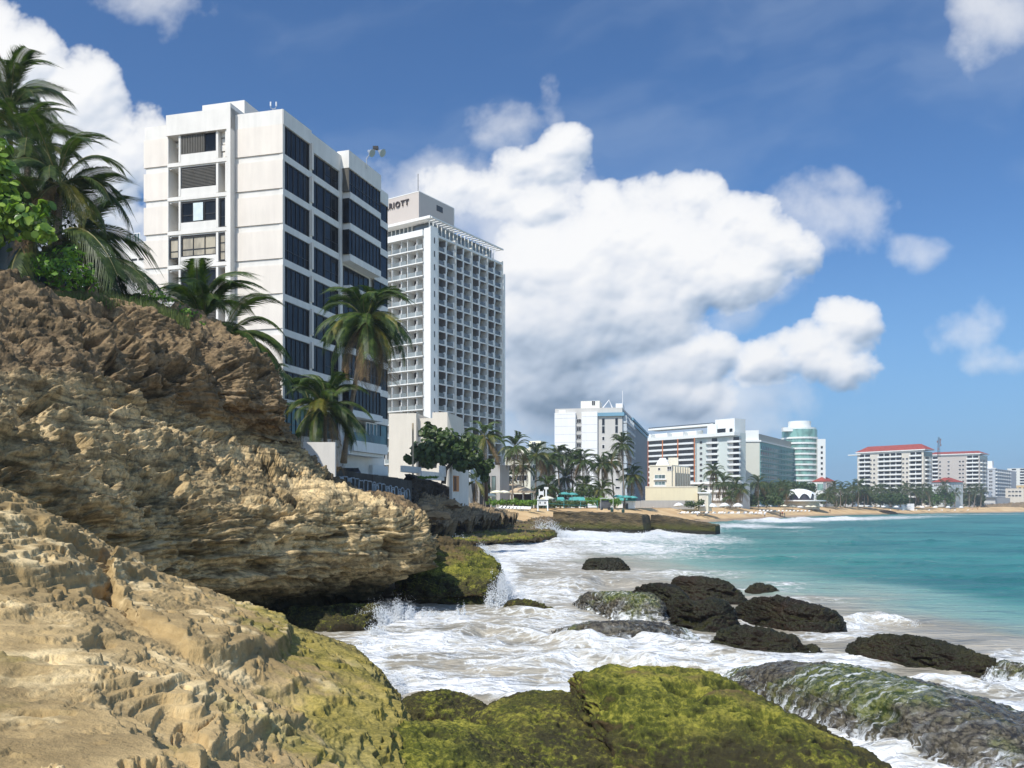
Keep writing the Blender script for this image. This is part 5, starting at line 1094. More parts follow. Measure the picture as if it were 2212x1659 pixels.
# concrete groyne blocks
CONC, N, o = new_mat('algae_stained_concrete')
pos = N.n('ShaderNodeNewGeometry', out=0); zc_ = N.n('ShaderNodeSeparateXYZ', pos, out=2)
c = N.mix(N.sst(N.noise(N.v('MULTIPLY', pos, (.3, .3, 1.5)), 1., 5, .6), .35, .65), lin(64, 57, 42), lin(104, 90, 64)); c = N.mix(N.sst(N.m('MULTIPLY_ADD', N.noise(pos, .7, 4), 1.4, zc_), 2.8, 1.4), c, (.070, .072, .014, 1)); c = N.mix(N.sst(zc_, .9, .35), c, (.02, .018, .013, 1))
bsdf(N, o, c, .85, .3, bump=N.noise(pos, 3., 6, .65), bstr=.7, bdist=.2)
def block(name, tops, bots, th, lab, seed):
    """tops and bots: pixel rows of the long face from left to right (X, Y, D)"""
    T = cr(np.array([P(*p) for p in tops]), 160, 0); B = cr(np.array([P(*p) for p in bots]), 160, 0); B[:, 2] = np.minimum(B[:, 2], -.4)
    back = np.array([0.35, 1., 0])*th
    rows = [B*(1-t)+T*t for t in np.linspace(0, 1, 40)]+[T+back*t for t in np.linspace(.03, 1, 30)]+[(T+back)*(1-t)+(B+back)*t for t in np.linspace(.05, 1, 16)]
    g = np.array(rows); x, y, z = g[..., 0], g[..., 1], g[..., 2]
    g[..., 1] += .7*fbm(x*.35, z*.8, seed, 4)+.25*rid(x*1.0, z*2.5, seed, 3); g[..., 2] += (.55*fbm(x*.3, y*.4, seed+4, 5, .6)-.15)*(z > .5)
    R_, Q_ = g.shape[:2]; f = [tuple(q) for q in grid_faces(R_, Q_)]
    f += [tuple(i*Q_ for i in range(R_)), tuple(i*Q_+Q_-1 for i in range(R_))[::-1]]
    me = bpy.data.meshes.new(name); me.from_pydata(g.reshape(-1, 3).tolist(), [], f); me.update()
    return tag(link(name, me, CONC), lab, 'concrete slab', 'broken concrete groyne slabs')
block('concrete_slab', [(1195,1104,168),(1270,1106,160),(1330,1107,155),(1386,1111,150)], [(1195,1150,168),(1270,1150,160),(1330,1150,155),(1393,1150,150)], 7, 'longer squared slab of the broken groyne, left of the gap', 3.)
block('concrete_slab', [(1406,1111,160),(1450,1117,152),(1500,1126,145),(1546,1134,140)], [(1403,1150,160),(1450,1150,152),(1500,1150,145),(1546,1150,140)], 6, 'tilted slab of the broken groyne sinking to the right into the sea', 8.)
for i, (X, Y, D, w, l) in enumerate([(958,1088,112,5.5,.15),(930,1112,100,6.5,.1),(985,1102,122,5,.2),(1008,1094,140,5,.3),(905,1096,99,4,.25)]):
    mb = MB(); p = P(X, Y, D); a = .3*i; U_ = np.array([math.cos(a), math.sin(a), l-.1]); U_ /= np.linalg.norm(U_); N_ = np.array([math.sin(a), -math.cos(a), .15]); T_ = np.linspace(-1, 1, 60)[None, :]; S_ = np.linspace(-1, 1, 40)[:, None]; hh = (1-np.abs(T_)**9)**.5*(1-np.abs(S_)**9)**.5
    gg = p+U_*(T_*w*.36*(1+.15*S_))[..., None]-N_*(S_*1.3*(1+.2*T_))[..., None]+np.array([0, 0, 1.])*(hh*.75-.45)[..., None]; nn_ = np.zeros_like(gg); nn_[..., 2] = 1; gg = rocky(gg, nn_, big=.15, strata=.06, layer=.2, pits=.12, fine=.04, seed=70.+i)
    tag(link('rock_slab', np_mesh('rock_slab', gg.reshape(-1, 3), grid_faces(40, 60)), R_SH), ['tilted grey slab above the sand pocket below the graffiti wall', 'flat grey slab lying in the sand pocket', 'small leaning slab right of the tilted one', 'slab fallen at the end of the dark wall', 'rock slab tucked against the cliff edge'][i], 'rock slab', 'fallen rock slabs')
# far rocks at the surf line and the far point
for i, (Xs, pr, bt, lab) in enumerate([([1815,1850,1890,1925,1945],[1107,1104.5,1101.5,1104,1109],1110,'long low dark reef at the far surf line'), ([1740,1765,1790,1815],[1109,1106.5,1107,1110],1111.5,'dark wet rocks at the left end of the far reef'), ([1770,1800,1830],[1108,1105.5,1108],1110,'dark rock in the middle of the far reef'), ([1892,1908,1925,1938],[1109,1103,1104,1110],1111,'taller reef rock at its right end')]):
    D = EYE*F/(bt-HY)+3; tag(dome('reef_rock', Xs, pr, D, 4, R_DARK, seed=50.+i, big=.6, pits=.4, fine=.2, zb=-1, res=(120, 50)), lab, 'reef rock', 'reef rocks off the far beach')
o_ = rocky_strip('rocky_point', [[(2090,1110,600),(2150,1109,640),(2212,1108.5,660),(2330,1109,700)],[(2095,1104,610),(2150,1098,650),(2212,1095,670),(2330,1094,710)],[(2110,1096,625),(2150,1092,670),(2212,1088,690),(2330,1086,730)],[(2120,1094,660),(2160,1090,700),(2212,1086,730),(2330,1084,780)]], R_SH, (60, 140), big=2, strata=.6, layer=2., pits=1.5, fine=.3, seed=40.)
tag(o_, kind='structure')

# ---- the dark sea wall with painted scrawls
WALLM = rock_mat('sooty_concrete_wall', lin(74, 76, 74), lin(58, 58, 56), lin(34, 33, 32), strata=.3, bump=.8)
PA, PB, PC = P(724, 1003, 80)[:2], P(890, 1030, 101)[:2], P(988, 1062, 150)[:2]
sw_ = empty('sea_wall', (PA[0], PA[1], 4), 'dark sooty sea wall with pale blue painted scrawls below the white apartment block', 'wall')
f1 = Face(PA, PB-PA); L1 = np.linalg.norm(PB-PA)
mb = MB(); seg = 14
zT = lambda u: 4.15+(HY-(1003+27*u))/F*(80+21*u)
for i in range(seg):
    a, b = i/seg, (i+1)/seg; f1.box(mb, L1*a, L1*b, 2.5, (zT(a)+zT(b))/2+random.uniform(-.05, .05), -.5, random.uniform(-.02, .02))
mb.build('wall', WALLM, sw_)
mb = MB(); rg_ = random.Random(5)
def scrawl(u, z, w, h):
    n = 16; k = rg_.choice([1, 1, 2]); pts = []
    for i in range(n+1):
        a = i/n*2*math.pi*(.8 if k == 2 else 1)+rg_.uniform(-.1, .1); pts.append(f1.at(u+w/2*math.cos(a), z+h/2*math.sin(a)*(1 if k == 1 else .8)+.12*math.sin(3*a), .06))
    mb.tube(pts, .055, 4)
u = 1.2
while u < L1-1:
    w = rg_.uniform(.7, 1.3); h = 1.1+1.6*(u/L1)**2; scrawl(u, 6.9-1.7*(u/L1)**1.5, w, h)
    if rg_.random() < .5: scrawl(u+.1, 6.9-1.7*(u/L1)**1.5, w*.6, h*.6)
    u += w*.95
mb.build('graffiti', plain('pale_blue_spray_paint', (.33, .40, .47), .8, .4, 2.), sw_)
f2 = Face(PB, PC-PB); L2 = np.linalg.norm(PC-PB)
dw_ = empty('stone_wall', (PB[0], PB[1], 3), 'dark rough stone retaining wall continuing from the painted wall towards the beach', 'wall')
g = []; 
for t in np.linspace(0, 1, 40):
    zt_ = EYE+(HY-(1031+31*t))/F*(101+49*t)
    g.append([f2.at(L2*t, z, 0) for z in np.linspace(2.0, zt_, 24)]+[f2.at(L2*t, zt_, -.8), f2.at(L2*t, 2., -.8)])
g = np.array(g).transpose(1, 0, 2); g = cr(g, 60, 0); g = cr(g, 200, 1); n = np.zeros_like(g); n[...] = f2.N; g = rocky(g, n, big=.5, strata=.12, layer=.6, pits=.4, fine=.2, seed=60.)
link('wall', np_mesh('wall', g.reshape(-1, 3), grid_faces(*g.shape[:2])), rock_mat('dark_rubble', lin(66, 60, 52), lin(50, 45, 39), lin(26, 24, 21), strata=.1, bump=1.5), dw_)
# white walls, gate and fence pieces above it
def wbox(name, X0, X1, Yt, Yb, D, lab, cat, mat, th=.4, par=None, n=0):
    f = Face(P(X0, HY, D), (1, 0)); mb = MB(); f.box(mb, 0, f.u(X1), EYE-(Yb-HY)/F*D, EYE-(Yt-HY)/F*D, -th, n); return tag(mb.build(name, mat, par), lab, cat)
wbox('garden_wall', 655, 724, 955, 1030, 70, 'bright white wall end rising just behind the cliff slope', 'wall', WHITE)
f = Face(P(912, HY, 112), P(1014, HY, 128)[:2]-P(912, HY, 112)[:2]); wl = empty('boundary_wall', (f.o[0], f.o[1], 6), 'white boundary wall with railing and striped gate above the dark stone wall', 'wall'); W_ = f.u(1011)
mb = MB(); f.box(mb, 0, f.u(960), f.z(912, 1035), f.z(912, 1012)-.3, -.3, 0); f.box(mb, f.u(975), W_, 4.5, f.z(1000, 1006), -.3, .1); f.box(mb, 0, f.u(948), f.z(930, 1019)-.1, f.z(930, 1007), -3, -2.5); mb.build('wall', WHITE, wl)
mb = MB()
for i in range(20): f.box(mb, f.u(948)+i*.12, f.u(948)+i*.12+.04, f.z(960, 1030), f.z(960, 1007), .02, .06)
mb.build('railing', plain('white_metal', (.7, .7, .68)), wl)
mb = MB(); f.box(mb, f.u(977), f.u(989), f.z(985, 1054)-.5, f.z(985, 1028), .12, .18); mb.build('gate_panel', plain('orange_wood', (.55, .25, .10)), wl)
mb = MB()
for i in range(5): f.box(mb, f.u(978.2)+i*.19, f.u(978.2)+i*.19+.07, f.z(985, 1054)-.4, f.z(985, 1030), .185, .21)
mb.build('gate_slat', DFRAME, wl)
mb = MB(); p = P(1015, HY, 150); mb.box((p, np.array([.3, 1., 0])/1.044, np.array([1., -.3, 0])/1.044), 0, 6, 3.9, EYE+(HY-1040)/F*150, -.1, .1); tag(mb.build('fence_panel', plain('pale_blue_grey_metal', (.5, .54, .56))), 'pale slanted fence panel at the end of the dark stone wall', 'fence')
# parked cars behind the wall
def car(loc, rz, lab, paint, name='parked_car'):
    r0 = empty(name, loc, lab, 'car', 'cars parked behind the sea wall', rz=rz)
    prof = [(-2.2,.35),(-2.25,.75),(-2.1,.95),(-1.35,1.02),(-.75,1.42),(.55,1.46),(1.35,1.05),(2.05,.92),(2.25,.7),(2.2,.35)]
    def side(sc, ys, z0=0, top=None):
        V = []
        for y in ys:
            for (x, z) in prof: V.append((x*sc, y*(1 if z < 1.1 else .84), z+z0))
        return V
    ys = [-.88, -.7, 0, .7, .88]; V = side(1, ys); n = len(prof); fs = [(j*n+i, j*n+i+1, (j+1)*n+i+1, (j+1)*n+i) for j in range(4) for i in range(n-1)]+[tuple(range(n)), tuple(range(4*n, 5*n))[::-1]]+[(j*n, (j+1)*n, (j+1)*n+n-1, j*n+n-1) for j in range(4)]
    me = bpy.data.meshes.new('body'); me.from_pydata(V, [], fs); me.polygons.foreach_set('use_smooth', [True]*len(fs)); b = link('body', me, paint, r0, local=True); b.modifiers.new('b', 'BEVEL').width = .05
    gm = MB(); gl = [(-1.2,1.06),(-.72,1.36),(.5,1.40),(1.18,1.08)]
    for s_ in (-1, 1): gm.poly([(x, s_*(.895 if z < 1.1 else .765), z) for x, z in gl], [(0, 1, 2, 3)])
    gm.poly([(.60,-.70,1.455),(.60,.70,1.455),(1.36,.78,1.07),(1.36,-.78,1.07)], [(0, 1, 2, 3)]); gm.poly([(-.80,-.70,1.42),(-.80,.70,1.42),(-1.37,.78,1.04),(-1.37,-.78,1.04)], [(3, 2, 1, 0)])
    o1 = gm.build('windows', DGLASS); o1.parent = r0
    for x in (-1.4, 1.4):
        for y in (-.82, .82):
            w_ = MB(); w_.tube([(x, y-.1, .33), (x, y+.1, .33)], .33, 14); o2 = w_.build('wheel', plain('tyre_rubber', (.02, .02, .02))); o2.parent = r0
    return r0
pc = lambda n, c: plain(n, c, .25, .03, 1., .6)
for X, D, rz, lab, c in [(745, 86, 1.9, 'black car with glinting windscreen behind the wall by the leaning palm trunk', pc('black_paint', (.02, .02, .025))), (783, 89, 1.8, 'dark blue car between black car and white car', pc('dark_blue_paint', (.03, .05, .12))), (812, 97, 1.9, 'white car parked nearest the beige building', pc('white_paint', (.8, .8, .8)))]:
    p = P(X, HY, D); car((p[0]-1.2, p[1], 6.95), rz, lab, c)
wbox('pole', 890, 893.5, 914, 1040, 118, 'pale timber utility pole in front of the beige building', 'pole', plain('weathered_timber', (.40, .32, .21)), .22)
# blue grey wall left above the cliff, shade put into its colour
wbox('garden_wall', -120, 48, 522, 640, 40, 'dark blue grey wall at the left edge on top of the cliff', 'wall', plain('shaded_blue_grey', (.05, .08, .11), .8, .3, .8), 3.)
# ---- palms and other plants
def leafmat(name, a, b, rough=.5, tr=.25):
    m, N, o = new_mat(name); pos = N.n('ShaderNodeNewGeometry', out=0); ob = N.n('ShaderNodeObjectInfo', out=5 if False else 0)
    k = N.noise(pos, 2.3, 4, .6); c = N.mix(N.sst(k, .36, .64), a, b)
    p = bsdf(N, o, c, rough, .35); t = N.n('ShaderNodeBsdfTranslucent', N.v('MULTIPLY', c, (1.3, 1.5, .7)))
    mx = N.n('ShaderNodeMixShader', tr, p.outputs[0], t); N.t.links.new(mx, o.inputs[0]); return m
PALMG = leafmat('palm_green', (.020, .046, .007, 1), (.075, .115, .018, 1)); PALMD = leafmat('palm_dark_green', (.022, .044, .010, 1), (.075, .110, .024, 1))
PALMY = leafmat('palm_yellow_green', (.060, .080, .010, 1), (.17, .15, .02, 1)); PALMB = leafmat('palm_dry_brown', (.10, .065, .03, 1), (.22, .14, .06, 1), .8, .1)
TRUNK, N, o = new_mat('palm_trunk_bark'); pos = N.n('ShaderNodeNewGeometry', out=0)
rings = N.n('ShaderNodeTexWave', N.v('ADD', pos, N.v('SCALE', N.noise(pos, 2., 3, out=1), None)), i_Scale=2.2, i_Distortion=1.5, bands_direction='Z', out=1)
bsdf(N, o, N.mix(N.m('MULTIPLY_ADD', rings, .5, N.m('MULTIPLY', N.noise(pos, 3, 4), .5)), (.13, .105, .08, 1), (.33, .28, .215, 1)), .9, .2, bump=rings, bstr=.6, bdist=.05)
def frond_mesh(L, droop, nl, wl, seed, hang=.5, rise=.6, width=.05):
    """one feather leaf along +x, rising then arching down; leaflets hang off both sides"""
    r = random.Random(seed); V = []; Fc = []; mi = []
    def rach(t):
        x = L*(t-.18*droop*t**3); z = L*(rise*t-(rise*.6+droop)*t**2.1); return np.array([x*math.cos(.25*rise), 0, z])
    pts = [rach(t) for t in np.linspace(0, 1, 12)]
    m = MB(); m.tube([p for p in pts], [width*(1-.85*i/11) for i in range(12)], 4); V += m.v; Fc += m.f; mi += [1]*len(m.f)
    for i in range(nl):
        t = .13+.86*(i+.5)/nl; p = rach(t); d = rach(min(t+.02, 1.02))-rach(t); d /= np.linalg.norm(d)
        ll = wl*L*(math.sin(min(1, (t-.05)*1.35)*math.pi*.62)**.7)*(1.05-.35*t)*r.uniform(.85, 1.1)
        for s in (-1, 1):
            side = np.array([0, s, 0.]); hg = hang*r.uniform(.7, 1.3)
            o1 = p+(side*.62+d*.60-np.array([0, 0, .10+.3*hg]))*ll*.55; o2 = p+(side*.78+d*.95-np.array([0, 0, .35+1.0*hg]))*ll*.98+np.array([r.uniform(-.03, .03)*L]*3)*.4
            w = .020*L if nl < 32 else .0088*L; wv = d*w
            k = len(V); V += [tuple(p-wv*.5), tuple(p+wv*.5), tuple(o1+wv*.9), tuple(o1-wv*.9), tuple(o2)]
            Fc += [(k, k+1, k+2, k+3), (k+3, k+2, k+4)]; mi += [0, 0]
    return V, Fc, mi
_fm = {}
def frond(kind, L, nl, seed, mats):
    key = (kind, round(L, 1), nl, seed, mats[0].name)
    if key not in _fm:
        rise, droop, hang = {'up': (1.15, .28, .10), 'mid': (.62, .46, .24), 'low': (.20, .62, .50), 'dead': (-.15, .95, .9)}[kind]
        V, Fc, mi = frond_mesh(L, droop, nl, .32, seed, hang, rise, .012*L); me = bpy.data.meshes.new('frond'); me.from_pydata(V, [], Fc); me.polygons.foreach_set('material_index', mi)
        for q in mats: me.materials.append(q)
        _fm[key] = me
    return _fm[key]
STEM = plain('frond_stem', (.16, .15, .05), .6)
def palm(base, topP, L, n, lab, group=None, near=True, seed=1, dark=False, trunk_r=.2, bend=.0, yellow=.25, dead=.12, nl=46, az0=None, name='coconut_palm', up=.3, azr=None, dz=0):
    r = random.Random(seed); base = np.array(base, float); topP = np.array(topP, float)
    root = empty(name, base, lab, 'palm tree', group)
    mid = (base+topP)/2+np.array([bend, 0, 0]); ps = [base*(1-t)**2+2*mid*t*(1-t)+topP*t*t for t in np.linspace(0, 1, 10)]
    mb = MB(); mb.tube([p-base for p in ps], [trunk_r*(1.5 if i == 0 else 1.12-.045*i) for i in range(10)], 9); me = mb.build('trunk', TRUNK, smooth=True); me.parent = root
    G_ = PALMD if dark else PALMG
    allv, allf, allm = [], [], []
    for i in range(n):
        t = i/n; az = (i*2.399963+r.uniform(-.2, .2)) if azr is None else r.uniform(*azr)
        if t < up: kind, tilt = 'up', r.uniform(-.5, .1)-(1-t/up)*.55
        elif t < .72: kind, tilt = 'mid', r.uniform(-.2, .25)
        elif t < 1-dead: kind, tilt = 'low', r.uniform(-.1, .35)
        else: kind, tilt = 'dead', r.uniform(.1, .6)
        mt = PALMB if kind == 'dead' else (PALMY if r.random() < yellow and kind != 'up' else G_)
        me = frond(kind, L, nl, r.randrange(2), (mt, STEM)); sc = r.uniform(.85, 1.1)
        M = Matrix.Translation(Vector(topP-base+np.array([0, 0, dz]))) @ Matrix.Rotation(az, 4, 'Z') @ Matrix.Rotation(tilt, 4, 'Y') @ Matrix.Rotation(r.uniform(-.5, .5), 4, 'X') @ Matrix.Scale(sc, 4)
        if near:
            o = bpy.data.objects.new('frond', me); C.objects.link(o); o.parent = root; o.matrix_basis = M
        else:
            A = np.array(M); co = np.array([v.co for v in me.vertices]); k = sum(len(q) for q in allv); allv.append(co@A[:3, :3].T+A[:3, 3]); allf += [tuple(j+k for j in p.vertices) for p in me.polygons]; allm += [mi2+({PALMB: 4, PALMY: 2}.get(mt, 0)) for mi2 in (p.material_index for p in me.polygons)]
    if not near:
        cm = bpy.data.meshes.new('crown'); cm.from_pydata(np.concatenate(allv).tolist(), [], allf); cm.polygons.foreach_set('material_index', allm)
        for q in (G_, STEM, PALMY, STEM, PALMB, STEM): cm.materials.append(q)
        o = bpy.data.objects.new('crown', cm); C.objects.link(o); o.parent = root
    if near and L > 1.5:
        for j in range(5):
            a = j*1.3; s_ = MB(); c0 = topP-base+np.array([.28*math.cos(a), .28*math.sin(a), -.35-.1*(j % 2)])
            s_.tube([c0+[0, 0, .17], c0+[0, 0, .1], c0, c0-[0, 0, .1], c0-[0, 0, .17]], [.03, .11, .14, .11, .03], 8); q = s_.build('coconut', PALMY, smooth=True); q.parent = root
    return root
def pp(X, Y, D): return P(X, Y, D)
# two palms before the white block
b1 = P(742, 1000, 76); palm(b1, P(792, 700, 74), 4.2, 46, 'tall coconut palm leaning right in front of the white apartment block', seed=3, trunk_r=.21, bend=-.3, yellow=.16, dead=.14, nl=70)
b2 = P(704, 990, 74); palm((b2[0], b2[1], 6), P(702, 885, 73), 3.8, 32, 'shorter yellow green coconut palm at the corner of the white block', seed=8, trunk_r=.2, yellow=.25, dead=.05, nl=70, up=.4)
b2 = P(688, 990, 78); palm((b2[0], b2[1], 6), P(672, 885, 78), 3.2, 12, 'slim palm with shaggy dry trunk left of the shorter palm', seed=9, trunk_r=.2, yellow=.2, dead=.3, nl=50)
# cliff top palms, left
LP = [(22,238,46,3.5,26,'tallest palm at the left edge with upright fronds above the sea grape',11,.45), (60,330,43,3.1,22,'palm with drooping fronds just right of the tallest left palm',12,.35),
 (128,400,42,3.3,24,'dark feathery palm in the middle of the cliff top group',13,.25), (110,520,42,5.2,18,'low spreading palm throwing long fronds right over the white building',14,.15), (190,590,43.5,4.3,12,'low palm whose fronds sweep over the green bush',15,.1)]
for X, Y, D, L, n, lab, sd_, up_ in LP:
    t = P(X, Y, D); palm((t[0]-.3, t[1]+.3, 12.0), t, L, n, lab, 'palms on the cliff top', seed=sd_, dark=True, trunk_r=.2, yellow=.08, dead=.05, nl=60, up=up_)
t = P(440, 705, 50); palm((t[0], t[1], 8.5), t, 4.0, 28, 'bushy palm rising behind the cliff crest before the lit wall', 'palms on the cliff top', seed=21, trunk_r=.2, yellow=.1, dead=.0, nl=60, up=.55)
t = P(478, 740, 49); palm((t[0], t[1], 8.5), t, 3.8, 12, 'palm whose fronds hang right over the cliff shoulder', 'palms on the cliff top', seed=25, trunk_r=.16, yellow=.05, dead=.0, nl=60, up=.1, azr=(-.9, .9))
t = P(585, 815, 60); palm((t[0]-1, t[1], 8.5), t, 1.6, 6, 'tiny palm tuft peeping over the cliff edge', 'palms on the cliff top', seed=27, trunk_r=.1, yellow=.05, dead=.0, nl=40, up=.2, azr=(-.9, .9))
# leafy shrubs: many small leaves in clumps
def leaves(name, clumps, n, size, mats, lab, cat, round_=False, seed=1, stems=None, group=None, kind=None, norm_up=.3):
    rs = np.random.RandomState(seed); V = []; Fc = []; mi = []; c0 = np.mean([c[0] for c in clumps], 0); c0 = np.array([c0[0], c0[1], min(c[0][2]-c[1][2] for c in clumps)])
    k = 0; sides = 7 if round_ else 4
    for (c, rad) in clumps:
        m = int(n*(rad[0]*rad[2])**.9)
        d = rs.normal(size=(m, 3)); d /= np.linalg.norm(d, axis=1)[:, None]; q = c+d*np.array(rad)*(rs.uniform(.35, 1.05, (m, 1)))
        for p, dd in zip(q, d):
            s = size*rs.uniform(.6, 1.25); nn = dd+rs.normal(size=3)*.6+[0, -.25, norm_up]; nn /= np.linalg.norm(nn); a = np.cross(nn, rs.normal(size=3)); a /= np.linalg.norm(a); b = np.cross(nn, a)
            ring_ = [(math.cos(t), math.sin(t)*(1 if round_ else .55)) for t in np.arange(sides)*2*math.pi/sides]
            V += [tuple(p-c0+s*(a*x+b*y)+nn*s*.12*(x*x)) for x, y in ring_]; Fc.append(tuple(range(k, k+sides))); k += sides; mi.append(rs.randint(len(mats)))
    root = empty(name, c0, lab, cat, group, kind=kind)
    me = bpy.data.meshes.new('foliage'); me.from_pydata(V, [], Fc); me.polygons.foreach_set('material_index', mi)
    for q in mats: me.materials.append(q)
    o = bpy.data.objects.new('foliage', me); C.objects.link(o); o.parent = root
    if stems:
        mb = MB()
        for s in stems: mb.tube([np.array(p)-c0 for p in s[0]], s[1], 7)
        o = mb.build('trunk' if cat == 'tree' else 'stems', plain('grey_bark', (.13, .105, .08), .9, .3, 3.), smooth=True); o.parent = root
    return root
LG = [leafmat('bright_leaf', (.09, .20, .012, 1), (.20, .34, .03, 1), .4, .35), leafmat('mid_leaf', (.05, .12, .012, 1), (.11, .20, .02, 1), .4, .3)]
SG = [leafmat('sea_grape_leaf', (.16, .27, .03, 1), (.34, .46, .09, 1), .35, .35), leafmat('sea_grape_leaf_dark', (.06, .13, .02, 1), (.14, .23, .035, 1), .35, .3)]
DG = [leafmat('dark_leaf', (.022, .048, .010, 1), (.065, .105, .020, 1), .45, .2), leafmat('olive_leaf', (.04, .07, .015, 1), (.085, .12, .025, 1), .45, .2)]
q_ = lambda X, Y, D, rx, ry: (P(X, Y, D), (rx/F*D, rx/F*D*.9, ry/F*D))
rs_ = random.Random(4)
leaves('sea_grape', [q_(-10,370,35.5,40,60), q_(15,440,35.5,42,60), q_(55,480,35.5,42,40), q_(-40,460,36,80,100), q_(95,450,35.5,18,20), q_(90,505,35.5,30,22), q_(5,320,35.5,20,20)], 190, .17, SG, 'sea grape with big round yellow green leaves at the left edge', 'shrub', round_=True, seed=3, stems=[([P(0,600,41), P(10,480,40), P(30,400,40)], .09)])
leaves('shrub', [q_(135,585,36.8,62,42), q_(95,575,36.8,35,28), q_(185,600,37.8,30,30), q_(150,550,38,35,22)], 260, .13, LG, 'bright green leafy bush on the cliff top beside the dark blue wall', 'shrub', seed=5, stems=[([P(130,650,40), P(140,590,40)], .08)])
leaves('shrub', [q_(330,640,43,45,22), q_(290,655,42,40,12), q_(400,680,45,40,18), q_(425,705,45,30,14)], 200, .12, LG, 'low creeping green shrub along the cliff crest below the palms', 'shrub', seed=6, stems=[([P(330,690,44), P(330,650,44)], .06)])
leaves('shrub', [q_(560,800,60,10,8), q_(60,560,42,60,60), q_(150,500,43,80,60)], 90, .16, DG, 'dark foliage filling the gap behind the cliff top palms', 'shrub', seed=7)
# grass fringe at the crest
rsg = np.random.RandomState(3); V = []; Fc = []
for i in range(5200):
    t = rsg.rand(); X = 60+350*t; Y = np.interp(X, [60, 110, 230, 330, 415], [628, 640, 646, 662, 694])+rsg.uniform(-2, 10); D = np.interp(X, [60, 230, 415], [36.5, 38.6, 42.6])+rsg.uniform(-1, 2.5)
    if rsg.rand() > .9-.65*abs(t-.25): continue
    p = P(X, Y, D); h = rsg.uniform(.12, .42); a = rsg.uniform(0, 6.28); w = .018; k = len(V)
    V += [tuple(p+[w*math.cos(a), w*math.sin(a), -.25]), tuple(p-[w*math.cos(a), w*math.sin(a), .25]), tuple(p+[rsg.uniform(-.12, .12), rsg.uniform(-.1, .1), h])]; Fc.append((k, k+1, k+2))
me = bpy.data.meshes.new('grass'); me.from_pydata(V, [], Fc); tag(link('grass', me, leafmat('grass_blade', (.06, .09, .02, 1), (.16, .19, .05, 1))), 'short green grass fringe along the cliff crest', 'grass', kind='stuff')
# sea grape tree below the tower
cl = [q_(X, Y, 120, rx, ry) for X, Y, rx, ry in [(905,975,18,22),(930,935,22,14),(925,925,10,14),(935,965,30,24),(965,950,26,26),(990,975,26,28),(1010,955,20,20),(1025,990,20,22),(1000,1005,26,12),(1040,1010,16,16),(1055,1005,12,14),(1048,1028,8,14),(960,990,34,14),(880,990,10,7),(887,997,8,6),(925,990,22,20)]]
leaves('sea_grape_tree', cl, 150, .30, DG, 'spreading dark sea grape tree before the beige building and gridded tower', 'tree', round_=True, seed=9, stems=[([P(958,1045,120), P(962,1015,120), P(950,985,120), P(930,950,120)], [.35, .3, .22, .1]), ([P(962,1015,120), P(985,990,120), P(1010,970,120)], [.25, .2, .08]), ([P(1051,1080,140), P(1050,1040,135), P(1045,1010,128), P(1025,990,122)], [.3, .28, .2, .1])])
t = P(1046, 945, 155); palm((t[0], t[1], 4), t, 4.0, 20, 'palm crown rising above the sea grape tree before the gridded tower', seed=33, near=False, trunk_r=.2, nl=30)
t = P(1028, 1040, 145); palm((t[0], t[1], 3.5), t, 3.2, 12, 'small yellowish palm at the end of the white boundary wall', seed=34, near=False, trunk_r=.15, nl=28, up=.6, yellow=.5)
# beach palms
MP = [(1112,968,205,4.3,'tall palm with full round crown nearest the gridded tower',1105,.4),(1130,1010,215,3.6,'thin straight trunked palm beside the tan roofed pavilion',1133,.3),(1160,985,225,4.2,'second tall palm from the left of the beach grove',1155,.3),(1185,1000,232,4.2,'palm in the grove below the low hotel wing',1185,.3),(1205,985,240,4.4,'palm overlapping the left edge of the white tower slab',1210,.3),(1232,990,244,4.6,'dense dark palm before the white tower slabs',1240,.3),(1258,998,240,4.4,'palm before the stair slot of the white tower',1262,.3),(1182,1052,215,3.8,'low bright yellow green palm in the middle of the grove',1176,.3),(1300,1005,240,4.3,'palm at the grey wing of the tower, left of a pair',1302,.3),(1320,1000,245,4.0,'palm at the grey wing of the tower, right of a pair',1328,.3),(1343,962,236,4.0,'tallest thin palm before the slate sea side',1350,.4),(1300,1060,228,3.6,'low palm beside the turquoise awning',1297,.4),(1366,1030,240,4.2,'dark palm close to the slate tower foot',1362,.3),(1265,1050,238,3.8,'bushy low palm in the shade right of the grove',1268,.4),(1095,1035,230,3.4,'dark palm behind the tan roofed pavilion',1092,.3),(1220,1035,246,4.0,'dark crowned palm deep inside the grove',1222,.3)]
for i, (X, Y, D, L, lab, Xb, up_) in enumerate(MP):
    t = P(X, Y, D); b = P(Xb, HY, D); palm((b[0], b[1], 3.9), t, L, 34, lab, 'palms of the beach grove', seed=40+i, near=False, trunk_r=.2, nl=24, dark=i % 3 != 0 and i != 7, yellow=.65 if i == 7 else .12, dead=.15, up=up_)
P2 = [(1542,1020,330,4.6,'tall palm before the low terraces right of the yellow wall'),(1562,1045,325,5.0,'spreading palm right of the cream kiosk'),(1588,1050,340,4.6,'dark palm between terraces and sage end wall'),(1600,1060,322,4.0,'low palm before the terraces'),(1638,1045,350,4.8,'palm at the foot of the blank sage end wall'),(1660,1058,360,4.6,'palm right of the sage wall corner'),(1700,1062,390,4.2,'palm left of the shell pavilion'),(1690,1050,410,4.0,'dark palm before the teal window grid'),(1512,1062,320,3.4,'short palm on the lawn beside the kiosk'),(1575,1075,318,3.2,'small palm on the beach edge')]
for i, (X, Y, D, L, lab) in enumerate(P2):
    t = P(X, Y, D); palm((t[0]+random.uniform(-1, 1), t[1], 3.9), t, L, 32, lab, 'palms before the middle hotels', seed=70+i, near=False, trunk_r=.24, nl=20, dark=True, yellow=.05, dead=.15)
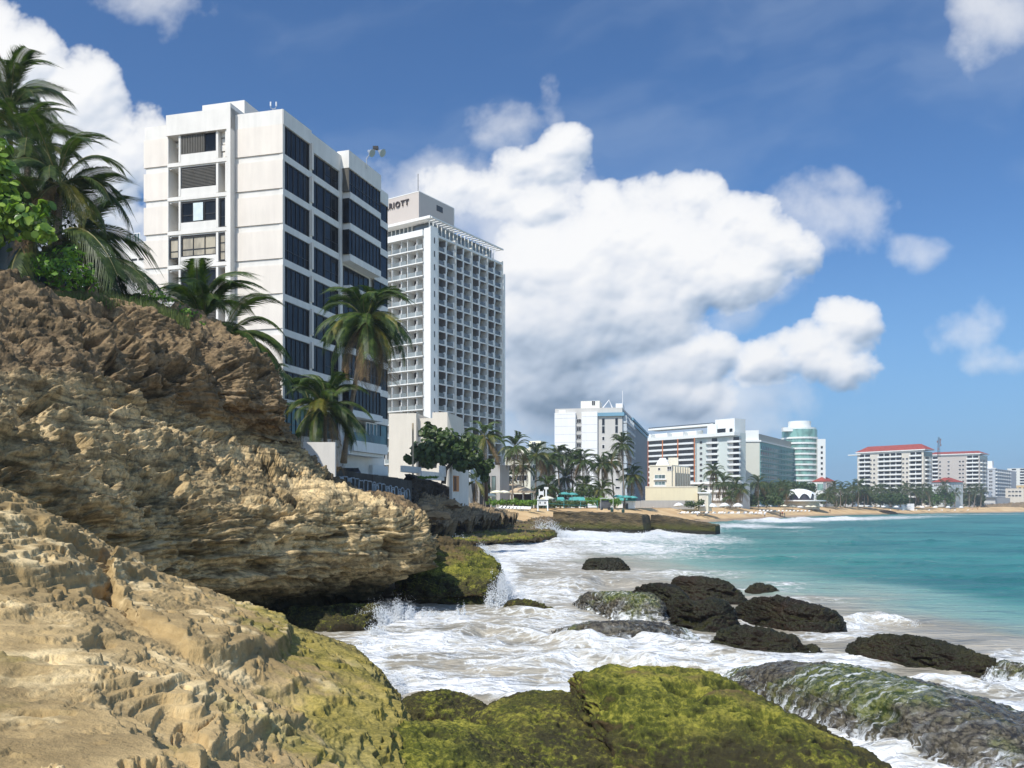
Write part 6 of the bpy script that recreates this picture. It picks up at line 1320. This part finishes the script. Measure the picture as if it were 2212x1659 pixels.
rp = random.Random(8); ORD = ['first','second','third','fourth','fifth','sixth','seventh','eighth','ninth','tenth','eleventh','twelfth','thirteenth','fourteenth','fifteenth','sixteenth','seventeenth','eighteenth','nineteenth','twentieth','twenty-first','twenty-second','twenty-third','twenty-fourth','twenty-fifth','twenty-sixth','twenty-seventh','twenty-eighth','twenty-ninth','thirtieth']
xs = [1788,1802,1816,1830,1842,1856,1868,1880,1894,1905,1919,1930,1943,1955,1968,1980,1993,2006,2040,2064,2080,2094,2108,2120]
for i, X in enumerate(xs):
    D = np.interp(X, [1780, 1950, 2130], [455, 540, 640])+rp.uniform(-8, 8); Y = rp.uniform(1048, 1072)+(-6 if i in (8, 13, 17) else 0); t = P(X, Y, D)
    palm((t[0]+rp.uniform(-1.5, 1.5), t[1], 3.9), t, rp.uniform(4.8, 6.0), 28, '%s palm from the left in the far row before the red roofed hotels' % ORD[i], 'far palms before the red roofed hotels', seed=100+i, near=False, trunk_r=.3, nl=16, dark=True, yellow=.0, dead=.1)
# hedges and low trees
def hedge(X0, X1, Y0, Y1, D, lab, mats, size, n=1., seed=1, nclump=8):
    r = random.Random(seed); cl = [q_(X0+(X1-X0)*(i+.5)/nclump, (Y0+Y1)/2+r.uniform(-1, 1)*(Y1-Y0)*.15, D+r.uniform(-3, 3), (X1-X0)/nclump*.8, (Y1-Y0)*.5) for i in range(nclump)]
    leaves('hedge', cl, n*2.6, size, mats, lab, 'hedge', seed=seed)
hedge(1048,1165,1078,1092,196,'bright green hedge before the tan roofed pavilion', LG, .30, 60, 1)
hedge(1165,1265,1080,1096,205,'dark green hedge behind the lifeguard tower', DG, .30, 60, 2)
hedge(1265,1340,1074,1092,212,'leafy green hedge before the turquoise awning', LG, .32, 50, 3)
hedge(1150,1300,1050,1085,236,'dark shrubbery under the beach grove', DG, .4, 22, 4)
hedge(1480,1520,1080,1096,262,'round bushes at the yellow wall foot', DG, .32, 50, 5, 4)
hedge(1540,1690,1062,1092,350,'dark undergrowth behind the middle beach', DG, .6, 18, 6, 12)
hedge(1650,1700,1045,1090,420,'dark trees left of the shell pavilion', DG, .7, 16, 7, 5)
hedge(1640,1760,1040,1062,470,'treetops before the teal hotel base', DG, .8, 14, 17, 8)
hedge(1765,1960,1066,1092,500,'dark grove undergrowth before the brighter red roofed hotel', DG, .8, 12, 8, 16)
hedge(1985,2060,1058,1092,590,'olive green trees between the two red roofed hotels', [DG[1], LG[1]], .8, 14, 9, 8)
hedge(2055,2125,1062,1092,640,'dark trees at the right end of the far beach', DG, .9, 12, 10, 8)
hedge(1930,1990,1074,1092,560,'dark bushes behind the middle far beach', DG, .8, 12, 12, 6)
hedge(905,945,1028,1034,104,'small leafy sprigs growing on top of the dark stone wall', LG, .14, 260, 11, 4)
# ---- beach life
WM = plain('white_plastic', (.80, .80, .78), .5, .04); TEALC = plain('turquoise_canvas', (.10, .38, .36), .8, .15, .6); CRC = plain('cream_canvas', (.80, .76, .58), .85, .08)
def gp(X, Yb, D): p = P(X, HY, D); return np.array([p[0], p[1], EYE-(Yb-HY)/F*D])
def umbrella_mesh(r, h, flat=.22, n=10):
    mb = MB(); V = [(0, 0, h+r*flat*1.6)]; V += [(r*math.cos(a), r*math.sin(a), h) for a in np.arange(n)*2*math.pi/n]; V += [(.55*r*math.cos(a), .55*r*math.sin(a), h+r*flat*1.05) for a in np.arange(n)*2*math.pi/n]; V += [(r*.99*math.cos(a), r*.99*math.sin(a), h-.18) for a in np.arange(n)*2*math.pi/n]
    fs = [(0, 1+n+i, 1+n+(i+1) % n) for i in range(n)]+[(1+n+i, 1+i, 1+(i+1) % n, 1+n+(i+1) % n) for i in range(n)]+[(1+i, 1+2*n+i, 1+2*n+(i+1) % n, 1+(i+1) % n) for i in range(n)]
    mb.poly(V, fs); return mesh_of(mb, 'canopy')
def umbrella(loc, mesh, mat, h, lab, group, tilt=0):
    r0 = empty('beach_umbrella', loc, lab, 'umbrella', group); r0.rotation_euler = (tilt, tilt*.5, 0)
    if not mesh.materials: mesh.materials.append(mat)
    o = bpy.data.objects.new('canopy', mesh); C.objects.link(o); o.parent = r0
    o = bpy.data.objects.new('pole', POLE[h]); C.objects.link(o); o.parent = r0
POLE = {}
for h in (2.1, 2.2, 2.3, 2.5):
    mb = MB(); mb.tube([(0, 0, 0), (0, 0, h+.5)], .04, 6); POLE[h] = mesh_of(mb, 'pole'); POLE[h].materials.append(plain('pale_metal', (.55, .55, .53)))
def lounger_mesh():
    a = MB(); a.box(UNIT, -.35, .35, .28, .36, -1.0, .55); a.poly([(-.35, .55-1.1, .36), (.35, .55-1.1, .36), (.35, .0-1.1, .80), (-.35, 0-1.1, .80), (-.35, .6-1.1, .30), (.35, .6-1.1, .30), (.35, .04-1.1, .74), (-.35, .04-1.1, .74)], [(0, 1, 2, 3), (7, 6, 5, 4), (0, 3, 7, 4), (1, 5, 6, 2), (3, 2, 6, 7), (0, 4, 5, 1)])
    b = MB()
    for x in (-.3, .26):
        for y in (-.9, .4): b.box(UNIT, x, x+.05, 0, .28, y, y+.05)
    return mesh_of(a, 'bed'), mesh_of(b, 'legs')
LB, LLg = lounger_mesh(); LB.materials.append(WM); LLg.materials.append(WM)
def lounger(loc, rz, lab, group):
    r0 = empty('sun_lounger', loc, lab, 'sun lounger', group, rz=rz)
    for n_, m_ in (('bed', LB), ('frame', LLg)):
        o = bpy.data.objects.new(n_, m_); C.objects.link(o); o.parent = r0
WU = umbrella_mesh(1.55, 2.2, .36); mz = plain('white_umbrella_cloth', (.78, .78, .76), .8, .06); YU = umbrella_mesh(1.5, 2.1, .2)
ordn = lambda i: ORD[i]
# big white beach umbrellas and the lounger rows under them
for i, (X, Y) in enumerate([(1221,1119),(1282,1120),(1302,1120),(1322,1121),(1345,1121),(1350,1120)][:5]): pass
UB = [(1221, 262), (1278, 268), (1303, 272), (1327, 268), (1352, 274)]
for i, (X, D) in enumerate([(1467, 262), (1512, 268), (1537, 270), (1566, 262), (1594, 268)]):
    umbrella(gp(X, 1108.5 if i else 1108, D), WU, mz, 2.2, '%s of the big white domed umbrellas on the near beach, counted from the left' % ordn(i), 'white domed beach umbrellas', tilt=.1*((i % 3)-1))
k = 0
for i in range(28):
    X = 1470+i*6.6+random.uniform(-2, 2); D = 250+random.uniform(-6, 14)+i*1.1; lounger(gp(X, 1111, D), random.uniform(-.5, .5)+2.4, '%s white lounger from the left under the big white domed umbrellas' % ordn(i), 'loungers on the near beach')
for i in range(14):
    X = 1640+i*8.2; D = 330+i*6; lounger(gp(X, 1106, D), 2.5, '%s lounger from the left in the long pale row before the middle hotels' % ordn(i), 'loungers in the long pale row')
cols_ = [plain('lime_canvas', (.62, .66, .20)), plain('blue_canvas', (.06, .10, .35)), CRC, WM, CRC, CRC]
for i, (X, Yb, D, c) in enumerate([(1626,1104,352,0),(1597,1102,345,1),(1642,1104,360,3),(1693,1103,385,2),(1712,1104,392,2),(1660,1104,372,3),(1746,1104,410,2),(1757,1104,414,2),(1768,1104,418,2),(1728,1105,405,3)]):
    m_ = YU.copy(); m_.materials.clear(); umbrella(gp(X, Yb, D), m_, cols_[c], 2.1, '%s flat umbrella at the back of the middle beach, %s from the left' % (['lime green','navy blue','cream','white'][min(c, 3)], ordn(i)), 'umbrellas at the back of the middle beach')
for i, (X, Yb, D) in enumerate([(1057,1092,188),(1073,1084,196),(1088,1084,198),(1182,1098,188)]):
    m_ = YU.copy(); m_.materials.clear(); umbrella(gp(X, Yb, D), m_, CRC, 2.1, ['cream umbrella at the sand edge nearest the rocks','left cream umbrella on the hotel terrace','right cream umbrella on the hotel terrace','cream umbrella leaning beside the lifeguard tower'][i], 'cream hotel umbrellas')
TU = YU.copy(); TU.materials.clear()
for i, (X, Yb, D) in enumerate([(1172,1084,214),(1219,1085,222),(1236,1086,224),(1336,1090,232),(1352,1091,234),(1366,1092,236)]):
    umbrella(gp(X, Yb, D), TU, TEALC, 2.1, '%s turquoise umbrella from the left behind the beach hedges' % ordn(i), 'turquoise umbrellas')
for i in range(9):
    lounger(gp(1074+i*8.5, 1101+.25*i, 178), 2.2+.1*i, '%s white lounger from the left stacked along the sand before the bright hedge' % ordn(i), 'loungers before the bright hedge')
for i in range(16):
    X = 1880+i*14; D = np.interp(X, [1880, 2110], [500, 590]); 
    if i % 2: lounger(gp(X, 1103.5, D), 2.3, '%s white lounger from the left on the far beach' % ordn(i//2), 'loungers on the far beach')
    else:
        umbrella(gp(X, 1103.5, D), WU, mz, 2.2, '%s white umbrella from the left on the far beach' % ordn(i//2), 'umbrellas on the far beach')
# white lifeguard tower chairs
lt = empty('lifeguard_tower', gp(1172, 1104, 176), 'white wooden lifeguard tower with tall backrest and two window boards', 'lifeguard tower')
B0 = gp(1172, 1104, 176); mb = MB(); fx = (B0, np.array([1., 0, 0]), np.array([0, -1., 0]))
for (x0, x1, z0, z1) in [(-1.0,-.8,0,3.0),(.9,1.1,0,3.0),(-1.0,1.1,1.1,2.2),(-.75,-.55,2.9,4.3),(.1,.25,2.9,4.1),(.55,.85,2.2,4.6),(.3,1.15,4.3,4.75),(-.7,.2,3.2,3.9)]: mb.box(fx, x0, x1, z0, z1, -.12+.02*x0, .12-.01*z0)
for x in (-.95, 1.0): mb.tube([B0+[x, -1.3, 0], B0+[x, .1, 2.2]], .1, 5)
mb.build('frame', WM, lt); mb = MB(); mb.box(fx, -1.1, 1.2, 2.2, 2.32, -1.2, .3); mb.build('seat', WM, lt)
mb = MB(); mb.box(fx, -.6, -.4, 1.5, 1.85, .125, .15); mb.box(fx, .35, .6, 1.45, 1.8, .125, .15); mb.build('hole', plain('dark_void', (.02, .02, .018)), lt)
r0 = empty('beach_cart', gp(1308, 1102, 190), 'dark loaded cart with pale canopy standing on the sand below the dark hedge', 'cart'); B0 = gp(1308, 1102, 190); fx = (B0, np.array([1., 0, 0]), np.array([0, -1., 0]))
mb = MB(); mb.box(fx, -1.3, 1., .4, 1.6, -.8, .5); mb.box(fx, -.9, .7, 1.6, 2.1, -.6, .3); mb.build('load', plain('dark_goods', (.10, .10, .10), .8, .4, 1.), r0)
mb = MB(); mb.box(fx, -1.2, 1.6, 2.5, 2.6, -1, .8); [mb.box(fx, x, x+.06, .2, 2.5, .7, .76) for x in (-1.1, 1.5)]; mb.build('canopy', WM, r0)
for x in (-.9, .7):
    mb = MB(); mb.tube([B0+[x, -.6, .35], B0+[x, -.75, .35]], .35, 12); mb.build('wheel', DFRAME, r0)
# tan roofed open pavilion
pv = P(1103, HY, 212); r0 = empty('beach_pavilion', (pv[0], pv[1], 4), 'open beach pavilion with wide tan hipped roof in front of the podium', 'pavilion')
ze, zr_ = EYE+(HY-1062)/F*212, EYE+(HY-1046)/F*212; hw = 5.8
TAN = plain('tan_shingle', (.56, .44, .30), .9, .1, .6)
mb = MB(); mb.poly([(pv[0]-hw, pv[1]-4, ze), (pv[0]+hw, pv[1]-4, ze), (pv[0]+hw, pv[1]+6, ze), (pv[0]-hw, pv[1]+6, ze), (pv[0]-2.2, pv[1]+1, zr_), (pv[0]+2., pv[1]+1, zr_)], [(0, 1, 5, 4), (1, 2, 5), (2, 3, 4, 5), (3, 0, 4), (3, 2, 1, 0)]); mb.box((np.array([pv[0], pv[1], 0]), np.array([1., 0, 0]), np.array([0, -1., 0])), -hw, hw, ze-.35, ze-.01, 3.8, 4.); mb.build('roof', TAN, r0)
mb = MB(); fx = (np.array([pv[0], pv[1], 0]), np.array([1., 0, 0]), np.array([0, -1., 0]))
for x in (-5.2, -2.6, -.2, .5, 2.8, 5.3):
    for y in (3.4, -5.): mb.box(fx, x, x+.22, 3.8, ze-.3, y, y+.22)
mb.build('post', plain('pale_post', (.62, .62, .58)), r0)
mb = MB(); mb.box(fx, -4.8, 5, 3.9, ze-.5, -4, -3.8); mb.box(fx, -4.8, -1, 3.9, 5.1, 2.4, 3.0); mb.build('bar_wall', plain('dark_counter', (.09, .075, .07), .7, .4, .8), r0)
for i, (X0, X1, Yt, D, lab) in enumerate([(1204,1218,1078,226,'small beige hut with turquoise roof at the left behind the dark hedge'),(1232,1262,1077,232,'turquoise roofed long hut behind the hedge'),(1334,1372,1078,236,'turquoise awning stall beside the slate tower')]):
    a = gp(X0, HY, D); b = gp(X1, HY, D); zt_ = EYE+(HY-Yt)/F*D; w_ = b[0]-a[0]; r1 = empty('beach_hut', (a[0], a[1], 4), lab, 'hut', 'turquoise beach huts'); fx = (np.array([a[0], a[1], 0]), np.array([1., 0, 0]), np.array([0, -1., 0]))
    mb = MB(); mb.box(fx, 0, w_, 3.9, zt_-.5, -3, 0); mb.build('wall', OWHITE if i else BEIGE, r1)
    mb = MB(); mb.poly([fx[0]+np.array(q) for q in [(-.4, -.5, zt_-.5), (w_+.4, -.5, zt_-.5), (w_+.4, 3.4, zt_-.5), (-.4, 3.4, zt_-.5), (0, 1.5, zt_+.5), (w_, 1.5, zt_+.5)]], [(0, 1, 5, 4), (2, 3, 4, 5), (1, 2, 5), (3, 0, 4), (3, 2, 1, 0)]); mb.build('roof', TEALC, r1)
    mb = MB(); mb.box(fx, w_*.3, w_*.6, 3.9, 5.3, .01, .06); mb.build('door', DFRAME, r1)
# long low sea walls behind the umbrellas
for X0, X1, Yt, Yb, D, lab, m_ in [(1385,1500,1081,1096,268,'long grey retaining wall under the yellow wall block', GREY),(1325,1384,1082,1098,262,'shorter grey retaining wall at the slate tower foot', GREY),(1905,1960,1090,1100,535,'pale blue low panel wall on the far beach', plain('pale_blue_panel', (.5, .6, .66))),(1955,1975,1088,1100,540,'white low panel beside the pale blue one on the far beach', OWHITE)]:
    wbox('retaining_wall', X0, X1, Yt, Yb+4, D, lab, 'wall', m_, .6)
for i, (X, D, lab) in enumerate([(1346,256,'dark green bin standing alone on the sand left of the white umbrellas'),(1322,250,'dark bin near the beach net')]):
    p = gp(X, 1110 if i == 0 else 1106, D-40); mb = MB(); mb.tube([p, p+[0, 0, .9], p+[0, 0, 1.1]], [.35, .38, .2], 10); tag(mb.build('litter_bin', plain('dark_green_plastic', (.02, .06, .05))), lab, 'bin')
# people
SKIN = [plain('tanned_skin', (.42, .24, .15), .6, .05), plain('brown_skin', (.22, .12, .07), .6, .05)]
def person(loc, lab, shirt, shorts, pose=0, rz=0, s=1.):
    r0 = empty('person', loc, lab, 'person', 'people on the beach', rz=rz); sk = SKIN[pose % 2]
    a = .22 if pose % 3 == 0 else (.45 if pose % 3 == 1 else .08)
    J = {'pelvis': (0, 0, .93), 'waist': (0, 0, 1.08), 'chest': (0, .02, 1.32), 'neck': (0, .02, 1.47), 'head': (0, 0, 1.60), 'top': (0, 0, 1.70), 'hipL': (-.10, 0, .90), 'kneeL': (-.12, -a*.8, .50), 'footL': (-.12, -a*.6+.1, .06), 'toeL': (-.12, -a*.6-.1, .03), 'hipR': (.10, 0, .90), 'kneeR': (.12, a*.3, .50), 'footR': (.12, a*1.1, .06), 'toeR': (.12, a*1.1-.18, .03),
         'shL': (-.18, .02, 1.40), 'elL': (-.26, .06+a*.3, 1.12), 'haL': (-.27, -.05+a*.2, .88), 'shR': (.18, .02, 1.40), 'elR': (.27, -.02-a*.3, 1.13), 'haR': (.26, -.2-a*.2, .93)}
    R_ = {'pelvis': .14, 'waist': .125, 'chest': .15, 'neck': .055, 'head': .10, 'top': .07, 'hipL': .10, 'kneeL': .06, 'footL': .04, 'toeL': .035, 'hipR': .10, 'kneeR': .06, 'footR': .04, 'toeR': .035, 'shL': .06, 'elL': .042, 'haL': .035, 'shR': .06, 'elR': .042, 'haR': .035}
    E_ = [('pelvis','waist'),('waist','chest'),('chest','neck'),('neck','head'),('head','top'),('pelvis','hipL'),('hipL','kneeL'),('kneeL','footL'),('footL','toeL'),('pelvis','hipR'),('hipR','kneeR'),('kneeR','footR'),('footR','toeR'),('chest','shL'),('shL','elL'),('elL','haL'),('chest','shR'),('shR','elR'),('elR','haR')]
    ks = list(J); me = bpy.data.meshes.new('body'); me.from_pydata([tuple(c*s for c in J[k]) for k in ks], [(ks.index(a_), ks.index(b_)) for a_, b_ in E_], []); me.materials.append(sk)
    o = bpy.data.objects.new('body', me); C.objects.link(o); o.parent = r0; md = o.modifiers.new('skin', 'SKIN'); sv = me.skin_vertices[0].data if me.skin_vertices else None
    if sv is None:
        me.attributes; 
    else:
        for k, q in zip(ks, sv): q.radius = (R_[k]*s, R_[k]*s)
        sv[0].use_root = True
    md.use_smooth_shade = True; o.modifiers.new('sub', 'SUBSURF').levels = 1
    mb = MB(); mb.tube([(0, 0, .72*s), (0, 0, .9*s), (0, 0, 1.04*s)], [.20*s, .19*s, .165*s], 10, cap=False); q = mb.build('shorts', shorts, smooth=True); q.parent = r0
    if shirt is not None:
        mb = MB(); mb.tube([(0, .01, 1.0*s), (0, .01, 1.25*s), (0, .02, 1.43*s), (0, .02, 1.48*s)], [.175*s, .20*s, .18*s, .07*s], 10, cap=False); q = mb.build('shirt', shirt, smooth=True); q.parent = r0
    mb = MB(); mb.tube([(0, .03, 1.58*s), (0, .02, 1.68*s), (0, .01, 1.735*s)], [.112*s, .11*s, .04*s], 8); q = mb.build('hair', plain('dark_hair', (.02, .015, .01)), smooth=True); q.parent = r0
CL = {n: plain(n+'_cloth', c, .9, .05) for n, c in dict(pink=(.6, .2, .25), white=(.75, .75, .75), navy=(.02, .03, .09), red=(.5, .04, .04), black=(.02, .02, .02), blue=(.08, .2, .5), lime=(.4, .55, .1), orange=(.7, .25, .05)).items()}
PE = [(1381,1113,255,'pink','black','person in a pink top walking beside the sagging beach net'),(1351,1112,258,'navy','navy','person in dark clothes by the low grey wall'),(1652,1118,312,'white','black','person in white standing alone at the wet sand before the long lounger row'),
 (1623,1122,318,'pink','white','wader nearest the near beach, pink top'),(1581,1127,300,None,'red','bather in red shorts at the foam edge, alone'),(1604,1128,302,'lime','navy','bather in a lime top beside the first foam line'),(1632,1113,330,'orange','blue','person in orange walking along the middle beach'),
 (1686,1116,352,None,'navy','left one of a group of three by the reef rocks'),(1690,1114,356,'red','black','red topped one in the middle of the group of three'),(1695,1117,352,None,'white','right one of the group of three, white shorts'),(1793,1108,425,'black','black','person in black walking before the shell pavilion'),
 (2053,1102,560,'blue','navy','person in blue on the far beach'),(2100,1101,600,'white','red','person in white with red shorts on the far beach'),(1941,1103,520,None,'blue','bather in blue shorts on the far beach'),(2112,1102,605,'orange','black','person in orange near the far point'),(1506,1119,262,'white','navy','person in a white shirt between umbrellas and groyne')]
for i, (X, Yb, D, sh_, so_, lab) in enumerate(PE): person(gp(X, Yb, D), lab, CL[sh_] if sh_ else None, CL[so_], i, random.uniform(0, 6))
# beach net on posts
n0, n1 = gp(1373, 1112, 262), gp(1412, 1110, 266); r0 = empty('beach_net', n0, 'sagging reddish net between posts on the near beach', 'net'); mb = MB()
for t in (0, .5, 1): p = n0*(1-t)+n1*t; mb.tube([p, p+[0, 0, 2.2]], .06, 5)
mb.build('post', WM, r0); mb = MB(); tt = np.linspace(0, 1, 13)
top_ = [n0*(1-t)+n1*t+np.array([0, 0, 2.1-.5*math.sin(t*2*math.pi % math.pi)]) for t in tt]; bot_ = [p-[0, 0, 1.0] for p in top_]; mb.poly(top_+bot_, [(i, i+1, 14+i, 13+i) for i in range(12)]); mb.build('net', plain('reddish_net', (.35, .14, .12)), r0)
n0, n1 = gp(1180, 1097, 182), gp(1290, 1101, 195); mb = MB(); 
for dz in (.9, 1.9): mb.tube([n0+[0, 0, dz], (n0+n1)/2+[0, 0, dz-.12], n1+[0, 0, dz]], .035, 4)
for t in (0, .33, .66, 1): p = n0*(1-t)+n1*t; mb.tube([p, p+[0, 0, 2.]], .05, 5)
tag(mb.build('rope_barrier', TEALC), 'turquoise rope barrier strung before the dark hedge', 'rope barrier')
# spray thrown up where the surf strikes rock
SPR, N, o = new_mat('white_spray'); b = bsdf(N, o, (.9, .92, .93, 1), .6, .3); t = N.n('ShaderNodeBsdfTranslucent', (.85, .88, .9, 1)); mx = N.n('ShaderNodeMixShader', .4, b.outputs[0], t); N.t.links.new(mx, o.inputs[0])
ICO = [(0,0,-1),(.72,-.53,-.45),(-.28,-.85,-.45),(-.89,0,-.45),(-.28,.85,-.45),(.72,.53,-.45),(.28,-.85,.45),(-.72,-.53,.45),(-.72,.53,.45),(.28,.85,.45),(.89,0,.45),(0,0,1)]
ICF = [(0,1,2),(1,0,5),(0,2,3),(0,3,4),(0,4,5),(1,5,10),(2,1,6),(3,2,7),(4,3,8),(5,4,9),(1,10,6),(2,6,7),(3,7,8),(4,8,9),(5,9,10),(6,10,11),(7,6,11),(8,7,11),(9,8,11),(10,9,11)]
def splash(lab, jets, n, size, seed):
    """jets: (X, Ybase, D, width m, height m, lean)"""
    rs = np.random.RandomState(seed); ico = np.array(ICO); V = []; Fc = []; k = 0
    o0 = gp(jets[0][0], jets[0][1], jets[0][2])
    n *= 4.6; size *= .42
    for (X, Yb, D, w, h, lean) in jets:
        b = gp(X, Yb, D); st = rs.uniform(-1, 1, (max(3, int(w*4)), 1))
        for i in range(int(n*w*h)):
            t = rs.beta(1.0, 1.9); s0 = st[rs.randint(len(st)), 0]*.8+rs.normal()*.16
            p = b+np.array([s0*w*(.5+.45*t)+lean*t*h, rs.normal()*.22*w, h*t*(1-.55*s0*s0)*rs.uniform(.75, 1.1)-.15]); r = size*rs.uniform(.25, 1.)**1.5*(1.7-1.4*t)
            e = 1+.9*rs.rand(); V.append(ico*np.array([r, r, r*e])+p-o0); Fc += [(a+k, b_+k, c+k) for a, b_, c in ICF]; k += 12
    me = bpy.data.meshes.new('spray'); V = np.concatenate(V); me.from_pydata(V.tolist(), [], Fc); me.polygons.foreach_set('use_smooth', [True]*len(Fc)); me.materials.append(SPR)
    o = bpy.data.objects.new('spray', me); C.objects.link(o); o.location = o0; tag(o, lab, 'spray', kind='stuff')
splash('tall white spray shooting up beside the broad mossy ledge', [(1078,1312,40.5,.9,2.1,.10),(1068,1270,44,.7,1.6,.2),(1095,1300,41,.9,1.3,.3),(1058,1220,52,1.0,1.3,-.2),(1112,1325,39,.8,.7,.3),(1040,1200,60,1.2,1.2,-.2)], 700, .055, 1)
splash('spray bursting at the mouth of the dark cave', [(835,1345,34,1.2,1.1,-.3),(870,1335,35.5,1.0,1.2,-.1),(905,1332,36.5,.8,.7,.1),(810,1370,31.5,.8,.7,-.3),(800,1395,29,.7,.5,-.2),(998,1330,37,.35,.9,0),(930,1330,37,.6,.6,0),(960,1330,37.5,.6,.5,0)], 620, .045, 2)
splash('spray against the left side of the largest boulder in front', [(1258,1520,19.8,.45,1.0,.1),(1235,1535,19.4,.5,.6,-.1),(1215,1540,19,.5,.35,0)], 900, .03, 3)
splash('surf spray on the near edge of the inlet', [(900,1515,20.6,.6,.35,0),(960,1518,20.4,.7,.45,0),(1040,1525,20,.7,.35,0),(1130,1530,19.8,.8,.35,0),(880,1490,21.4,.5,.4,0),(850,1460,23,.5,.35,0)], 800, .028, 4)
splash('wave burst on the end of the mossy platform', [(1190,1165,132,3.2,4.2,-.25),(1215,1168,128,3.0,2.4,.1),(1150,1172,118,3.5,1.4,0),(1000,1182,100,2.2,1.8,-.3),(1260,1166,128,4,1.3,0),(1330,1160,138,4,1.3,0),(1420,1156,145,5,1.2,0)], 60, .16, 5)
splash('small breaker curling on the open water at right', [(1950,1352,34,.9,.35,.2),(1900,1354,33.8,1.0,.22,0),(1850,1356,33.5,.8,.2,0),(1978,1350,34.2,.4,.5,.2)], 700, .03, 6)
splash('white water jumping between the clustered dark boulders', [(1510,1290,43,.5,.75,-.2),(1540,1288,43,.4,.4,.2),(1458,1368,33,.35,.5,0),(1600,1300,43,.5,.4,0),(1440,1350,34.5,.3,.4,.1)], 800, .035, 7)
splash('foam jumping along the right edge of the bay', [(2195,1520,21,.8,.4,0),(2120,1500,22,.8,.25,0),(2050,1490,22.6,.7,.22,0),(2180,1600,17.6,.7,.4,0),(2205,1640,16.5,.7,.4,0),(2130,1640,16.6,.6,.25,0)], 800, .028, 8)
# ---- thin sea air
m, N, o = new_mat('sea_air'); pv_ = N.n('ShaderNodeVolumePrincipled', i_Color=(.72, .82, .93, 1), i_Density=.00030, i_Anisotropy=.2); N.t.links.new(pv_, o.inputs[1])
mb = MB(); mb.prism([(-2500, -400), (2500, -400), (2500, 2200), (-2500, 2200)], -4.5, 95.); tag(mb.build('haze', m), kind='stuff'); S.cycles.volume_bounces = 0
